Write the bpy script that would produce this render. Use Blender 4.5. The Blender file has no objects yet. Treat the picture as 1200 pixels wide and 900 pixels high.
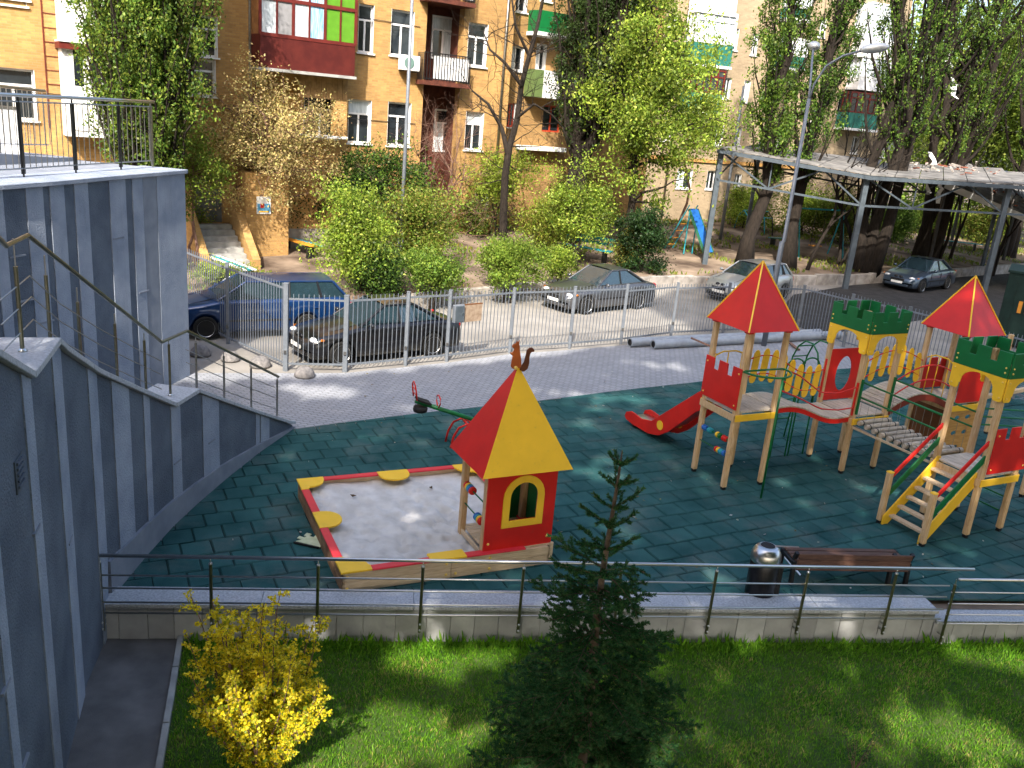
import bpy, bmesh, math, random
import numpy as np
from math import sin, cos, pi, radians as rad, atan2, hypot
from mathutils import Vector as V, Matrix

S = bpy.context.scene
COL = S.collection
# ------------------------------------------------------------------ camera
CAMH, FPX, PITCH, ROLL = 6.2, 1020.0, rad(17.2337), rad(5.0597)
_f = V((0, cos(PITCH), -sin(PITCH)))
_u0 = V((0, sin(PITCH), cos(PITCH)))
_r0 = V((1, 0, 0))
RT = _r0 * cos(ROLL) + _u0 * sin(ROLL) * 1
UP = -_r0 * sin(ROLL) + _u0 * cos(ROLL)
CAM = V((0, 0, CAMH))
cd = bpy.data.cameras.new("camera")
cam = bpy.data.objects.new("camera", cd)
COL.objects.link(cam)
cd.sensor_width = 36.0
cd.lens = FPX * 36.0 / 1200.0
cd.clip_start = 0.1
cd.clip_end = 2000
m3 = Matrix((RT, UP, -_f)).transposed()
cam.matrix_world = Matrix.Translation(CAM) @ m3.to_4x4()
S.camera = cam
# ------------------------------------------------------------------ light
SUN_EL, SHADOW_DIR = rad(43), rad(83)          # the direction shadows fall on the ground
SUNV = V((-cos(SHADOW_DIR) * cos(SUN_EL), -sin(SHADOW_DIR) * cos(SUN_EL), sin(SUN_EL)))
W = bpy.data.worlds.new("World")
S.world = W
W.use_nodes = True
nt = W.node_tree
sky = nt.nodes.new("ShaderNodeTexSky")
sky.sky_type = 'NISHITA'
sky.sun_disc = False
sky.sun_elevation = SUN_EL
sky.sun_rotation = atan2(SUNV.x, SUNV.y)
sky.air_density = 1.0
sky.dust_density = 4.0
sky.ozone_density = 0.4
nt.links.new(sky.outputs[0], nt.nodes["Background"].inputs[0])
nt.nodes["Background"].inputs[1].default_value = 0.14
sl = bpy.data.lights.new("sun", 'SUN')
sl.energy = 2.8
sl.angle = rad(0.6)
sl.color = (1.0, 0.93, 0.82)
so = bpy.data.objects.new("sun", sl)
COL.objects.link(so)
so.rotation_euler = SUNV.to_track_quat('Z', 'Y').to_euler()
S.view_settings.view_transform = 'Standard'
S.view_settings.look = 'None'
S.view_settings.gamma = 1.0
S.view_settings.exposure = 1.9
S.cycles.max_bounces = 6
S.cycles.transparent_max_bounces = 4
S.cycles.diffuse_bounces = 3
# ------------------------------------------------------------------ from a pixel of the photograph to a place in the world


def ray(px, py):
    return RT * (px - 600) + UP * (450 - py) + _f * FPX


def at(px, py, z=0.0):
    d = ray(px, py)
    return CAM + d * ((z - CAMH) / d.z)


def aty(px, py, y):
    d = ray(px, py)
    return CAM + d * (y / d.y)


def onplane(px, py, o, n):
    d = ray(px, py)
    return CAM + d * ((o - CAM).dot(n) / d.dot(n))


# ------------------------------------------------------------------ mesh builder
class M:
    def __init__(s):
        s.v = []
        s.f = []

    def add(s, vs, fs):
        k = len(s.v)
        s.v += [tuple(p) for p in vs]
        s.f += [tuple(i + k for i in q) for q in fs]
        return s

    def ob(s, c, ax, ay, az):
        c, ax, ay, az = V(c), V(ax), V(ay), V(az)
        if ax.cross(ay).dot(az) < 0:
            ax = -ax
        vs = [c + ax * i + ay * j + az * k for k in (-1, 1) for j in (-1, 1) for i in (-1, 1)]
        return s.add(vs, [(0, 2, 3, 1), (4, 5, 7, 6), (0, 1, 5, 4), (2, 6, 7, 3), (0, 4, 6, 2), (1, 3, 7, 5)])

    def box(s, x0, x1, y0, y1, z0, z1):
        return s.ob(((x0 + x1) / 2, (y0 + y1) / 2, (z0 + z1) / 2), ((x1 - x0) / 2, 0, 0), (0, (y1 - y0) / 2, 0), (0, 0, (z1 - z0) / 2))

    def bar(s, p, q, w, h, up=(0, 0, 1)):
        p, q, up = V(p), V(q), V(up)
        d = (q - p)
        L = d.length
        d.normalize()
        if abs(d.dot(up)) > .99:
            up = V((1, 0, 0))
        sd = d.cross(up).normalized()
        u2 = sd.cross(d).normalized()
        return s.ob((p + q) / 2, d * L / 2, sd * w / 2, u2 * h / 2)

    def tube(s, pts, r, n=8, cap=True):
        pts = [V(p) for p in pts]
        if not hasattr(r, '__len__'):
            r = [r] * len(pts)
        vs = []
        fs = []
        ref = None
        for i, p in enumerate(pts):
            t = (pts[min(i + 1, len(pts) - 1)] - pts[max(i - 1, 0)])
            if t.length < 1e-9:
                t = V((0, 0, 1))
            t.normalize()
            if ref is None:
                ref = V((0, 0, 1)) if abs(t.z) < .9 else V((1, 0, 0))
            a = t.cross(ref)
            if a.length < 1e-6:
                a = t.cross(V((0, 1, 0)))
            a.normalize()
            b = t.cross(a).normalized()
            ref = a.cross(t) if False else ref
            for k in range(n):
                w = 2 * pi * k / n
                vs.append(p + (a * cos(w) + b * sin(w)) * r[i])
        for i in range(len(pts) - 1):
            for k in range(n):
                k2 = (k + 1) % n
                fs.append((i * n + k, i * n + k2, (i + 1) * n + k2, (i + 1) * n + k))
        if cap:
            fs.append(tuple(range(n - 1, -1, -1)))
            fs.append(tuple((len(pts) - 1) * n + k for k in range(n)))
        return s.add(vs, fs)

    def prism(s, poly, o, ex, ey, ez):
        """flat outline poly (2-D) at o + ex*x + ey*y, thickened along ez"""
        o, ex, ey, ez = V(o), V(ex), V(ey), V(ez)
        n = len(poly)
        a = [o + ex * x + ey * y for x, y in poly]
        b = [p + ez for p in a]
        fs = [tuple(range(n - 1, -1, -1)), tuple(range(n, 2 * n))]
        for i in range(n):
            j = (i + 1) % n
            fs.append((i, j, n + j, n + i))
        return s.add(a + b, fs)

    def holed(s, outer, holes, o, ex, ey, ez):
        o, ex, ey, ez = V(o), V(ex), V(ey), V(ez)
        bm = bmesh.new()
        es = []
        for lp in [outer] + holes:
            vs = [bm.verts.new((x, y, 0)) for x, y in lp]
            for i in range(len(vs)):
                es.append(bm.edges.new((vs[i], vs[(i + 1) % len(vs)])))
        bmesh.ops.triangle_fill(bm, use_beauty=True, use_dissolve=False, edges=es)
        bm.verts.index_update()
        pts = [v.co.copy() for v in bm.verts]
        tris = []
        for f in bm.faces:
            ix = [v.index for v in f.verts]
            if f.normal.z < 0:
                ix.reverse()
            tris.append(ix)
        bm.free()
        n = len(pts)
        vs = [o + ex * p.x + ey * p.y for p in pts]
        vs += [q + ez for q in vs]
        fs = [tuple(reversed(t)) for t in tris] + [tuple(i + n for i in t) for t in tris]
        k = 0
        for lp in [outer] + holes:
            L = len(lp)
            for i in range(L):
                j = (i + 1) % L
                fs.append((k + i, k + j, n + k + j, n + k + i))
            k += L
        return s.add(vs, fs)

    def lathe(s, prof, o=(0, 0, 0), n=16, ax=(0, 0, 1)):
        o, ax = V(o), V(ax).normalized()
        a = ax.orthogonal().normalized()
        b = ax.cross(a)
        vs = []
        fs = []
        for r, z in prof:
            for k in range(n):
                w = 2 * pi * k / n
                vs.append(o + ax * z + (a * cos(w) + b * sin(w)) * r)
        for i in range(len(prof) - 1):
            for k in range(n):
                k2 = (k + 1) % n
                fs.append((i * n + k, i * n + k2, (i + 1) * n + k2, (i + 1) * n + k))
        fs.append(tuple(range(n - 1, -1, -1)))
        fs.append(tuple((len(prof) - 1) * n + k for k in range(n)))
        return s.add(vs, fs)

    def ball(s, c, r, n=8, sq=(1, 1, 1)):
        c = V(c)
        prof = [(max(1e-3, sin(pi * i / n)), -cos(pi * i / n)) for i in range(n + 1)]
        k = len(s.v)
        s.lathe(prof, (0, 0, 0), n * 2)
        for i in range(k, len(s.v)):
            x, y, z = s.v[i]
            s.v[i] = (c.x + x * r * sq[0], c.y + y * r * sq[1], c.z + z * r * sq[2])
        return s

    def build(s, name, mt, parent=None, smooth=False, bevel=0.0, world=False, kind=None, fixn=False):
        me = bpy.data.meshes.new(name)
        vs = s.v
        if world and parent is not None:
            inv = full(parent).inverted()
            vs = [tuple(inv @ V(p)) for p in vs]
        me.from_pydata(vs, [], s.f)
        if fixn:
            bm = bmesh.new()
            bm.from_mesh(me)
            bmesh.ops.recalc_face_normals(bm, faces=bm.faces)
            bm.to_mesh(me)
            bm.free()
        me.materials.append(mt)
        if smooth:
            me.shade_smooth()
        o = bpy.data.objects.new(name, me)
        COL.objects.link(o)
        if parent is not None:
            o.parent = parent
        if bevel:
            b = o.modifiers.new("bevel", 'BEVEL')
            b.width = bevel
            b.segments = 1
            b.limit_method = 'ANGLE'
        if kind:
            o["kind"] = kind
        return o


def full(o):
    m = o.matrix_basis.copy()
    while o.parent is not None:
        o = o.parent
        m = o.matrix_basis @ m
    return m


def tag(o, label, cat, group=None, kind=None):
    o["label"] = label
    o["category"] = cat
    if group:
        o["group"] = group
    if kind:
        o["kind"] = kind
    return o


def thing(name, label, cat, loc=(0, 0, 0), rz=0.0, group=None):
    o = bpy.data.objects.new(name, None)
    o.empty_display_size = .2
    COL.objects.link(o)
    o.location = loc
    o.rotation_euler = (0, 0, rz)
    return tag(o, label, cat, group)


def struct(o):
    o["kind"] = "structure"
    return o


def inst(me, name, parent, loc, rot=(0, 0, 0), sc=None):
    o = bpy.data.objects.new(name, me)
    COL.objects.link(o)
    o.parent = parent
    o.location = loc
    o.rotation_euler = rot
    if sc:
        o.scale = sc
    return o


# ------------------------------------------------------------------ materials
def mat(name, c, r=.6, m=0.0, v=.1, s=5.0, c2=None, bump=0.0, bs=60.0, st=(1, 1, 1), rnd=0.0, coat=0.0, isl=0.0, spec=.3, det=5.0, lo=.35, hi=.65, world=False, wear=None):
    mt = bpy.data.materials.new(name)
    mt.use_nodes = True
    N, L = mt.node_tree.nodes, mt.node_tree.links
    b = N["Principled BSDF"]
    b.inputs["Roughness"].default_value = r
    b.inputs["Metallic"].default_value = m
    b.inputs["Specular IOR Level"].default_value = spec
    if coat:
        b.inputs["Coat Weight"].default_value = coat
        b.inputs["Coat Roughness"].default_value = .08
    if world:
        tc = N.new("ShaderNodeNewGeometry")
        src = tc.outputs["Position"]
    else:
        tc = N.new("ShaderNodeTexCoord")
        src = tc.outputs["Object"]
    mp = N.new("ShaderNodeMapping")
    mp.inputs["Scale"].default_value = st
    L.new(src, mp.inputs[0])
    no = N.new("ShaderNodeTexNoise")
    no.inputs["Scale"].default_value = s
    no.inputs["Detail"].default_value = det
    L.new(mp.outputs[0], no.inputs["Vector"])
    rp = N.new("ShaderNodeValToRGB")
    rp.color_ramp.elements[0].position = lo
    rp.color_ramp.elements[1].position = hi
    a = [x * (1 - v) for x in c] if c2 is None else c
    d = [min(1, x * (1 + v)) for x in c] if c2 is None else c2
    rp.color_ramp.elements[0].color = (*a, 1)
    rp.color_ramp.elements[1].color = (*d, 1)
    L.new(no.outputs["Fac"], rp.inputs[0])
    out = rp.outputs[0]
    if rnd or isl:
        for amt, node, sock in ((rnd, "ShaderNodeObjectInfo", "Random"), (isl, "ShaderNodeNewGeometry", "Random Per Island")):
            if not amt:
                continue
            oi = N.new(node)
            mr = N.new("ShaderNodeMapRange")
            mr.inputs["To Min"].default_value = 1 - amt
            mr.inputs["To Max"].default_value = 1 + amt
            L.new(oi.outputs[sock], mr.inputs[0])
            mx = N.new("ShaderNodeVectorMath")
            mx.operation = 'SCALE'
            L.new(out, mx.inputs[0])
            L.new(mr.outputs[0], mx.inputs["Scale"])
            out = mx.outputs[0]
    if wear:
        nw = N.new("ShaderNodeTexNoise")
        nw.inputs["Scale"].default_value = wear[1]
        nw.inputs["Detail"].default_value = 10
        nw.inputs["Roughness"].default_value = .7
        g2 = N.new("ShaderNodeNewGeometry")
        mw = N.new("ShaderNodeMapping")
        mw.inputs["Scale"].default_value = wear[4] if len(wear) > 4 else (1, 1, 1)
        L.new(g2.outputs["Position"], mw.inputs[0])
        L.new(mw.outputs[0], nw.inputs["Vector"])
        rw = N.new("ShaderNodeMapRange")
        rw.inputs["From Min"].default_value = wear[2]
        rw.inputs["From Max"].default_value = wear[2] + .16
        rw.inputs["To Max"].default_value = wear[3]
        L.new(nw.outputs["Fac"], rw.inputs[0])
        mxw = N.new("ShaderNodeMix")
        mxw.data_type = 'RGBA'
        L.new(rw.outputs[0], mxw.inputs["Factor"])
        L.new(out, mxw.inputs["A"])
        mxw.inputs["B"].default_value = (*wear[0], 1)
        out = mxw.outputs["Result"]
    L.new(out, b.inputs["Base Color"])
    if bump:
        n2 = N.new("ShaderNodeTexNoise")
        n2.inputs["Scale"].default_value = bs
        n2.inputs["Detail"].default_value = 4
        L.new(mp.outputs[0], n2.inputs["Vector"])
        bp = N.new("ShaderNodeBump")
        bp.inputs["Strength"].default_value = bump
        bp.inputs["Distance"].default_value = .02
        L.new(n2.outputs["Fac"], bp.inputs["Height"])
        L.new(bp.outputs[0], b.inputs["Normal"])
    return mt


def brickmat(name, c, c2, mortar, bw, bh, ms, rot=0.0, r=.85, off=.5, bump=.4, dirt=.25, vertical=None):
    """bricks or paving blocks; vertical = facade direction for a standing wall"""
    mt = bpy.data.materials.new(name)
    mt.use_nodes = True
    N, L = mt.node_tree.nodes, mt.node_tree.links
    b = N["Principled BSDF"]
    b.inputs["Roughness"].default_value = r
    ge = N.new("ShaderNodeNewGeometry")
    mp = N.new("ShaderNodeMapping")
    if vertical is not None:
        mp.vector_type = 'TEXTURE'
        mp.inputs["Rotation"].default_value = (pi / 2, 0, vertical)
    else:
        mp.inputs["Rotation"].default_value = (0, 0, rot)
    L.new(ge.outputs["Position"], mp.inputs[0])
    br = N.new("ShaderNodeTexBrick")
    br.offset = off
    br.inputs["Color1"].default_value = (*c, 1)
    br.inputs["Color2"].default_value = (*c2, 1)
    br.inputs["Mortar"].default_value = (*mortar, 1)
    br.inputs["Scale"].default_value = 1
    br.inputs["Brick Width"].default_value = bw
    br.inputs["Row Height"].default_value = bh
    br.inputs["Mortar Size"].default_value = ms
    L.new(mp.outputs[0], br.inputs[0])
    no = N.new("ShaderNodeTexNoise")
    no.inputs["Scale"].default_value = .55
    no.inputs["Detail"].default_value = 12
    no.inputs["Roughness"].default_value = .74
    L.new(ge.outputs["Position"], no.inputs["Vector"])
    mr = N.new("ShaderNodeMapRange")
    mr.inputs["From Min"].default_value = .3
    mr.inputs["From Max"].default_value = .7
    mr.inputs["To Min"].default_value = 1 - dirt
    mr.inputs["To Max"].default_value = 1 + dirt * .6
    L.new(no.outputs["Fac"], mr.inputs[0])
    sc = N.new("ShaderNodeVectorMath")
    sc.operation = 'SCALE'
    L.new(br.outputs["Color"], sc.inputs[0])
    L.new(mr.outputs[0], sc.inputs["Scale"])
    L.new(sc.outputs[0], b.inputs["Base Color"])
    bp = N.new("ShaderNodeBump")
    bp.inputs["Strength"].default_value = bump
    bp.inputs["Distance"].default_value = .01
    bp.invert = True
    L.new(br.outputs["Fac"], bp.inputs["Height"])
    L.new(bp.outputs[0], b.inputs["Normal"])
    return mt


def leafmat(name, trans=.45):
    mt = bpy.data.materials.new(name)
    mt.use_nodes = True
    N, L = mt.node_tree.nodes, mt.node_tree.links
    out = N["Material Output"]
    N.remove(N["Principled BSDF"])
    at_ = N.new("ShaderNodeVertexColor")
    at_.layer_name = "tint"
    d = N.new("ShaderNodeBsdfDiffuse")
    t = N.new("ShaderNodeBsdfTranslucent")
    g = N.new("ShaderNodeBsdfGlossy")
    g.inputs["Roughness"].default_value = .45
    mx = N.new("ShaderNodeMixShader")
    mx.inputs[0].default_value = trans
    mg = N.new("ShaderNodeMixShader")
    mg.inputs[0].default_value = .012
    L.new(at_.outputs[0], d.inputs[0])
    L.new(at_.outputs[0], t.inputs[0])
    L.new(d.outputs[0], mx.inputs[1])
    L.new(t.outputs[0], mx.inputs[2])
    L.new(mx.outputs[0], mg.inputs[1])
    L.new(g.outputs[0], mg.inputs[2])
    L.new(mg.outputs[0], out.inputs[0])
    return mt


LEAF = leafmat("leaf")
NEEDLE = leafmat("needle", .15)


def foliage(name, P, size, tint, parent=None, mt=None, rng=None, updir=None, kind=None, aspect=.55, D=None):
    """a leaf-shaped quad at every row of P; tint (N,3); D optional long axes"""
    rng = rng or np.random.default_rng(1)
    n = len(P)
    if D is None:
        D = rng.normal(size=(n, 3))
        if updir is not None:
            D = D + np.array(updir) * 1.4
    D = D / np.linalg.norm(D, axis=1)[:, None]
    A = np.cross(D, rng.normal(size=(n, 3)))
    A /= np.linalg.norm(A, axis=1)[:, None] + 1e-9
    sz = (np.asarray(size) * rng.uniform(.65, 1.3, n))[:, None]
    v = np.empty((n, 4, 3))
    v[:, 0] = P - D * sz * .5
    v[:, 1] = P + A * sz * aspect * .5
    v[:, 2] = P + D * sz * .5
    v[:, 3] = P - A * sz * aspect * .5
    if parent is not None:
        inv = np.array(full(parent).inverted())
        v = v @ inv[:3, :3].T + inv[:3, 3]
    me = bpy.data.meshes.new(name)
    me.vertices.add(4 * n)
    me.vertices.foreach_set("co", v.reshape(-1).astype(np.float32))
    me.loops.add(4 * n)
    me.loops.foreach_set("vertex_index", np.arange(4 * n, dtype=np.int32))
    me.polygons.add(n)
    me.polygons.foreach_set("loop_start", np.arange(0, 4 * n, 4, dtype=np.int32))
    me.polygons.foreach_set("loop_total", np.full(n, 4, dtype=np.int32))
    me.update(calc_edges=True)
    ca = me.color_attributes.new("tint", 'FLOAT_COLOR', 'CORNER')
    c = np.ones((n, 4, 4), dtype=np.float32)
    c[:, :, :3] = np.asarray(tint)[:, None, :]
    ca.data.foreach_set("color", c.reshape(-1))
    me.materials.append(mt or LEAF)
    o = bpy.data.objects.new(name, me)
    COL.objects.link(o)
    if parent is not None:
        o.parent = parent
    if kind:
        o["kind"] = kind
    return o


def tints(rng, n, pal, jit=.18):
    pal = np.array(pal)
    k = rng.integers(0, len(pal), n)
    return np.clip(pal[k] * rng.uniform(1 - jit, 1 + jit, (n, 1)) * rng.uniform(.93, 1.07, (n, 3)), 0, 1)


# woods, paints, metals
WOOD = mat("pale_pine", (.50, .31, .14), .55, v=.0, c2=(.62, .44, .26), s=6, st=(9, 9, .7), bump=.15, bs=30, rnd=.08, wear=((.24, .16, .09), 7, .58, .6))
WOODH = mat("pale_pine_board", (.50, .36, .22), .6, c2=(.64, .49, .32), s=5, st=(1, 9, 9), bump=.12, bs=25, rnd=.1)
PLANKW = mat("weathered_plank", (.42, .36, .28), .7, c2=(.58, .50, .40), s=5, st=(6, 1.2, 6), bump=.2, bs=30, rnd=.12)
LOGM = mat("peeled_log", (.32, .265, .20), .75, c2=(.50, .43, .34), s=6, st=(1.5, 8, 8), bump=.3, bs=20, rnd=.12)
RED = mat("red_paint", (.56, .016, .010), .38, v=.07, s=3, coat=.06, bump=.04, bs=40, wear=((.30, .05, .03), 9, .60, .55))
YEL = mat("yellow_paint", (.84, .50, .030), .4, v=.05, s=3, coat=.05, bump=.04, bs=40, wear=((.42, .27, .06), 9, .60, .5))
GRN = mat("green_paint", (.006, .13, .035), .4, v=.08, s=3, coat=.05, bump=.04, bs=40, wear=((.05, .12, .06), 9, .60, .6))
BLUEP = mat("blue_paint", (.02, .12, .42), .4, v=.1)
CYANP = mat("turquoise_paint", (.02, .26, .32), .45, v=.15, s=8)
ORANGEP = mat("orange_paint", (.62, .25, .03), .5, v=.15, s=8)
CAPRED = mat("rose_red_paint", (.66, .035, .05), .4, v=.08, s=4)
BROWNP = mat("brown_plywood", (.16, .06, .02), .55, v=.15)
BLACKR = mat("black_rubber", (.012, .012, .013), .7, v=.2)
BOLT = mat("yellow_bolt_cap", (.80, .55, .12), .4, v=.05)
STEEL = mat("brushed_steel", (.52, .52, .52), .28, 1.0, v=.06, s=20, st=(1, 1, 8))
STEELD = mat("dull_steel", (.30, .29, .27), .38, 1.0, v=.12, s=15)
BRASSY = mat("olive_steel", (.20, .19, .13), .33, 1.0, v=.12, s=14)
GALV = mat("grey_fence_paint", (.17, .19, .22), .5, .3, v=.08, s=8)
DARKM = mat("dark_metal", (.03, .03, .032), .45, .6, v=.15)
GREYM = mat("blue_grey_metal", (.070, .088, .105), .6, .1, v=.15, s=4, bump=.1)
ASPH = mat("asphalt", (.045, .045, .05), .9, v=.25, s=3, bump=.35, bs=140, det=8, world=True)
WHITEP = mat("white_upvc", (.70, .71, .72), .4, v=.05)
CONC = mat("concrete", (.30, .30, .29), .9, v=.2, s=4, bump=.3, bs=50, det=8)
BARK = mat("dark_bark", (.011, .008, .006), .95, c2=(.028, .021, .016), s=7, st=(3, 3, .6), bump=.8, bs=14)
BARKR = mat("reddish_bark", (.11, .06, .045), .9, c2=(.22, .13, .10), s=8, st=(3, 3, .6), bump=.6, bs=16)
RNG = random.Random(7)
# ================================================================== ground
def sheet(name, pts, z, mt):
    m = M()
    m.add([(p[0], p[1], z) for p in pts], [tuple(range(len(pts)))])
    o = m.build(name, mt, fixn=False)
    if o.data.polygons[0].normal.z < 0:
        o.data.flip_normals()
    return struct(o)


SOIL = mat("dry_soil", (.060, .040, .028), .95, c2=(.25, .19, .14), s=.8, bump=.5, bs=20, det=9, world=True)
LAWNSOIL = mat("lawn_soil", (.035, .080, .012), .95, c2=(.09, .11, .03), s=2.2, bump=.5, bs=60, det=8, world=True)
ROADM = mat("pale_road_concrete", (.185, .172, .156), .9, c2=(.27, .252, .228), s=.8, bump=.2, bs=90, det=9, world=True)
PAVE = brickmat("grey_paving_blocks", (.30, .31, .335), (.25, .26, .285), (.16, .165, .18), .2, .1, .012, rot=rad(-38), dirt=.14)
RUBBERB = mat("dark_rubber_base", (.012, .035, .036), .95, v=.2, world=True)
RUBBER = mat("teal_rubber_tile", (.016, .068, .070), .85, c2=(.034, .106, .106), s=1.6, bump=.5, bs=90, rnd=.09, isl=.09, det=8, world=True, spec=.12, wear=((.095, .125, .12), 1.1, .50, .6))

# plan of the curved wall on the left: x as a function of y
WPL = [(-3.35, 4.6), (-4.15, 7.17), (-4.56, 8.4), (-4.80, 9.5), (-4.83, 10.6), (-4.82, 11.5), (-4.76, 12.26), (-4.64, 13.33), (-4.47, 14.48), (-4.19, 15.85)]
WYS = [p[1] for p in WPL]
WXS = [p[0] for p in WPL]


def wallx(y):
    return float(np.interp(y, WYS, WXS))


EDGE = [at(*p) for p in ((343, 503), (400, 495), (500, 483), (627, 470), (720, 458), (820, 447), (975, 433), (1090, 424), (1250, 412))]
CF = (at(145, 708, .06), at(1105, 716, .06))                      # front top edge of the low wall's coping
cdir = (CF[1] - CF[0]).normalized()
cnor = V((cdir.y, -cdir.x, 0))                                  # towards the lawn


def cpt(x, off=0.0, z=0.0):
    """point on the coping's front line at world x, off = distance towards the lawn"""
    k = (x - CF[0].x) / cdir.x
    p = CF[0] + cdir * k + cnor * off
    return V((p.x, p.y, z))


RUBPOLY = [cpt(-4.6, -.42), cpt(6.2, -.42), cpt(17, -.42), V((20, 18, 0))] + [EDGE[-1]] + list(reversed(EDGE[:-1])) + [V((wallx(y), y, 0)) for y in (15.8, 14.48, 13.33, 12.26, 11.5, 10.6, 9.9)]
ground = sheet("ground", [cpt(-7, -.3), cpt(22, -.3), (60, 5), (400, 60), (400, 400), (-400, 400), (-400, 5), (-60, 8)], -.09, SOIL)
base = sheet("rubber_surface", RUBPOLY, -.03, RUBBERB)
FENCE = [(-11.2, 25.2), (-9.4, 23.4), (-7.3, 21.3), (-5.33, 19.5), (-4.0, 19.83), (-2.69, 20.77), (-1.73, 21.47), (-.15, 22.85), (1.52, 23.85), (3.08, 24.9), (4.78, 26.35), (6.6, 27.4), (9.3, 28.5), (10.4, 27.1), (11.57, 25.6), (12.5, 24.3), (13.5, 22.7), (14.9, 20.6)]
FH = [2.05, 2.05, 2.06, 2.06, 1.83, 1.85, 1.84, 1.77, 1.77, 1.77, 1.70, 1.66, 1.62, 1.7, 1.72, 1.72, 1.72, 1.72]
paving = sheet("paving", [(p.x, p.y) for p in EDGE] + [(22, 21)] + [(p[0] + .05, p[1] - .12) for p in reversed(FENCE[4:])] + [(-5.2, 19.3), (-7.2, 18.7), (-8.5, 14), (-6.5, 12.0), (-4.6, 15)], -.004, PAVE)
BACK = [at(*p) for p in ((225, 345), (330, 350), (430, 364), (478, 362), (612, 345), (700, 340), (786, 337), (880, 334), (1000, 333), (1150, 322), (1300, 312))]
road = sheet("road", [(-45, 12), (-9, 17)] + [(p.x + .05, p.y - .1) for p in EDGE] + [(30, 19), (70, 30), (90, 65)] + [(p.x, p.y) for p in reversed(BACK)] + [(-14, 26), (-45, 22)], -.014, ROADM)

# the yard beyond the road: rises behind a low retaining wall
backx = [p.x for p in BACK]
backy = [p.y for p in BACK]


def yard_step(x):
    return float(np.interp(x, [-7, -5.2, 20, 40], [0, .42, .42, .3]))


def yardz(x, y):
    yb = float(np.interp(x, backx, backy))
    d = max(0, y - yb) * .88
    return yard_step(x) * (1 if d > 0 else 0) + min(.75, d * .075) + .05 * sin(x * .9) * sin(y * .7) * min(1, d)


xs = list(np.arange(-40, 90, 1.0))
ds = [0, .06, .4, 1, 1.8, 2.6, 3.5, 4.5, 6, 7.5, 9, 11, 13, 16, 20, 26, 34, 45, 60, 90, 150, 260]
mv = []
for x in xs:
    yb = float(np.interp(x, backx, backy))
    for d in ds:
        y = yb + d
        mv.append((x, y, -.02 if d == 0 else yardz(x, y)))
nd = len(ds)
mf = [(i * nd + j, (i + 1) * nd + j, (i + 1) * nd + j + 1, i * nd + j + 1) for i in range(len(xs) - 1) for j in range(nd - 1)]
m = M()
m.add(mv, mf)
yard = struct(m.build("yard_ground", SOIL, smooth=True))

# retaining kerb of old slabs along the back of the road
KERBM = mat("old_kerb_concrete", (.22, .20, .18), .95, c2=(.38, .35, .32), s=3, bump=.5, bs=30, rnd=.15, det=8)
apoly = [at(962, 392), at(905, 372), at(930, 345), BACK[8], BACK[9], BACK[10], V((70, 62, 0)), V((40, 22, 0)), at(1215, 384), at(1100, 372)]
ayard = sheet("asphalt_shade_sheet", [(p.x, p.y - (.12 if 3 <= i <= 5 else 0)) for i, p in enumerate(apoly)], -.009, mat("shade_darkened_asphalt", (.022, .021, .021), .9, c2=(.04, .038, .037), s=2.5, bump=.35, bs=120, det=9, world=True))  # darker asphalt sheet; the shade under the canopy is put into its colour
rk = thing("retaining_wall", "low retaining wall of old concrete slabs along the back of the road", "retaining wall", (0, 0, 0))
k = 0
pts = [p for p in BACK if p.x > -6]
pts[0] = BACK[2]
for a, b in zip(pts, pts[1:]):
    L = (b - a).length
    n = max(1, round(L / 1.25))
    for i in range(n):
        p, q = a.lerp(b, (i + .012) / n), a.lerp(b, (i + .988) / n)
        h = .46 + RNG.uniform(-.03, .04)
        m = M()
        m.bar((p.x, p.y, h / 2 - .05), (q.x, q.y, h / 2 - .05 + RNG.uniform(-.02, .02)), .22, h + .1)
        m.build("slab", KERBM, rk, bevel=.02)
        k += 1

# rubber tiles, half-bond rows along the playground's own axis
TH = .477
TU, TV = V((cos(TH), sin(TH), 0)), V((-sin(TH), cos(TH), 0))
T0 = at(847, 573.5)


def clip(poly, a, b):
    out = []
    n = (-(b[1] - a[1]), b[0] - a[0])
    for i in range(len(poly)):
        p, q = poly[i], poly[(i + 1) % len(poly)]
        dp = (p[0] - a[0]) * n[0] + (p[1] - a[1]) * n[1]
        dq = (q[0] - a[0]) * n[0] + (q[1] - a[1]) * n[1]
        if dp >= 0:
            out.append(p)
        if (dp >= 0) != (dq >= 0):
            t = dp / (dp - dq)
            out.append((p[0] + (q[0] - p[0]) * t, p[1] + (q[1] - p[1]) * t))
    return out


def inside(p, poly):
    c = False
    for i in range(len(poly)):
        a, b = poly[i], poly[i - 1]
        if (a[1] > p[1]) != (b[1] > p[1]) and p[0] < (b[0] - a[0]) * (p[1] - a[1]) / (b[1] - a[1]) + a[0]:
            c = not c
    return c


def topix(p):
    d = V(p) - CAM
    z = d.dot(_f)
    return 600 + FPX * d.dot(RT) / z, 450 - FPX * d.dot(UP) / z


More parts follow.
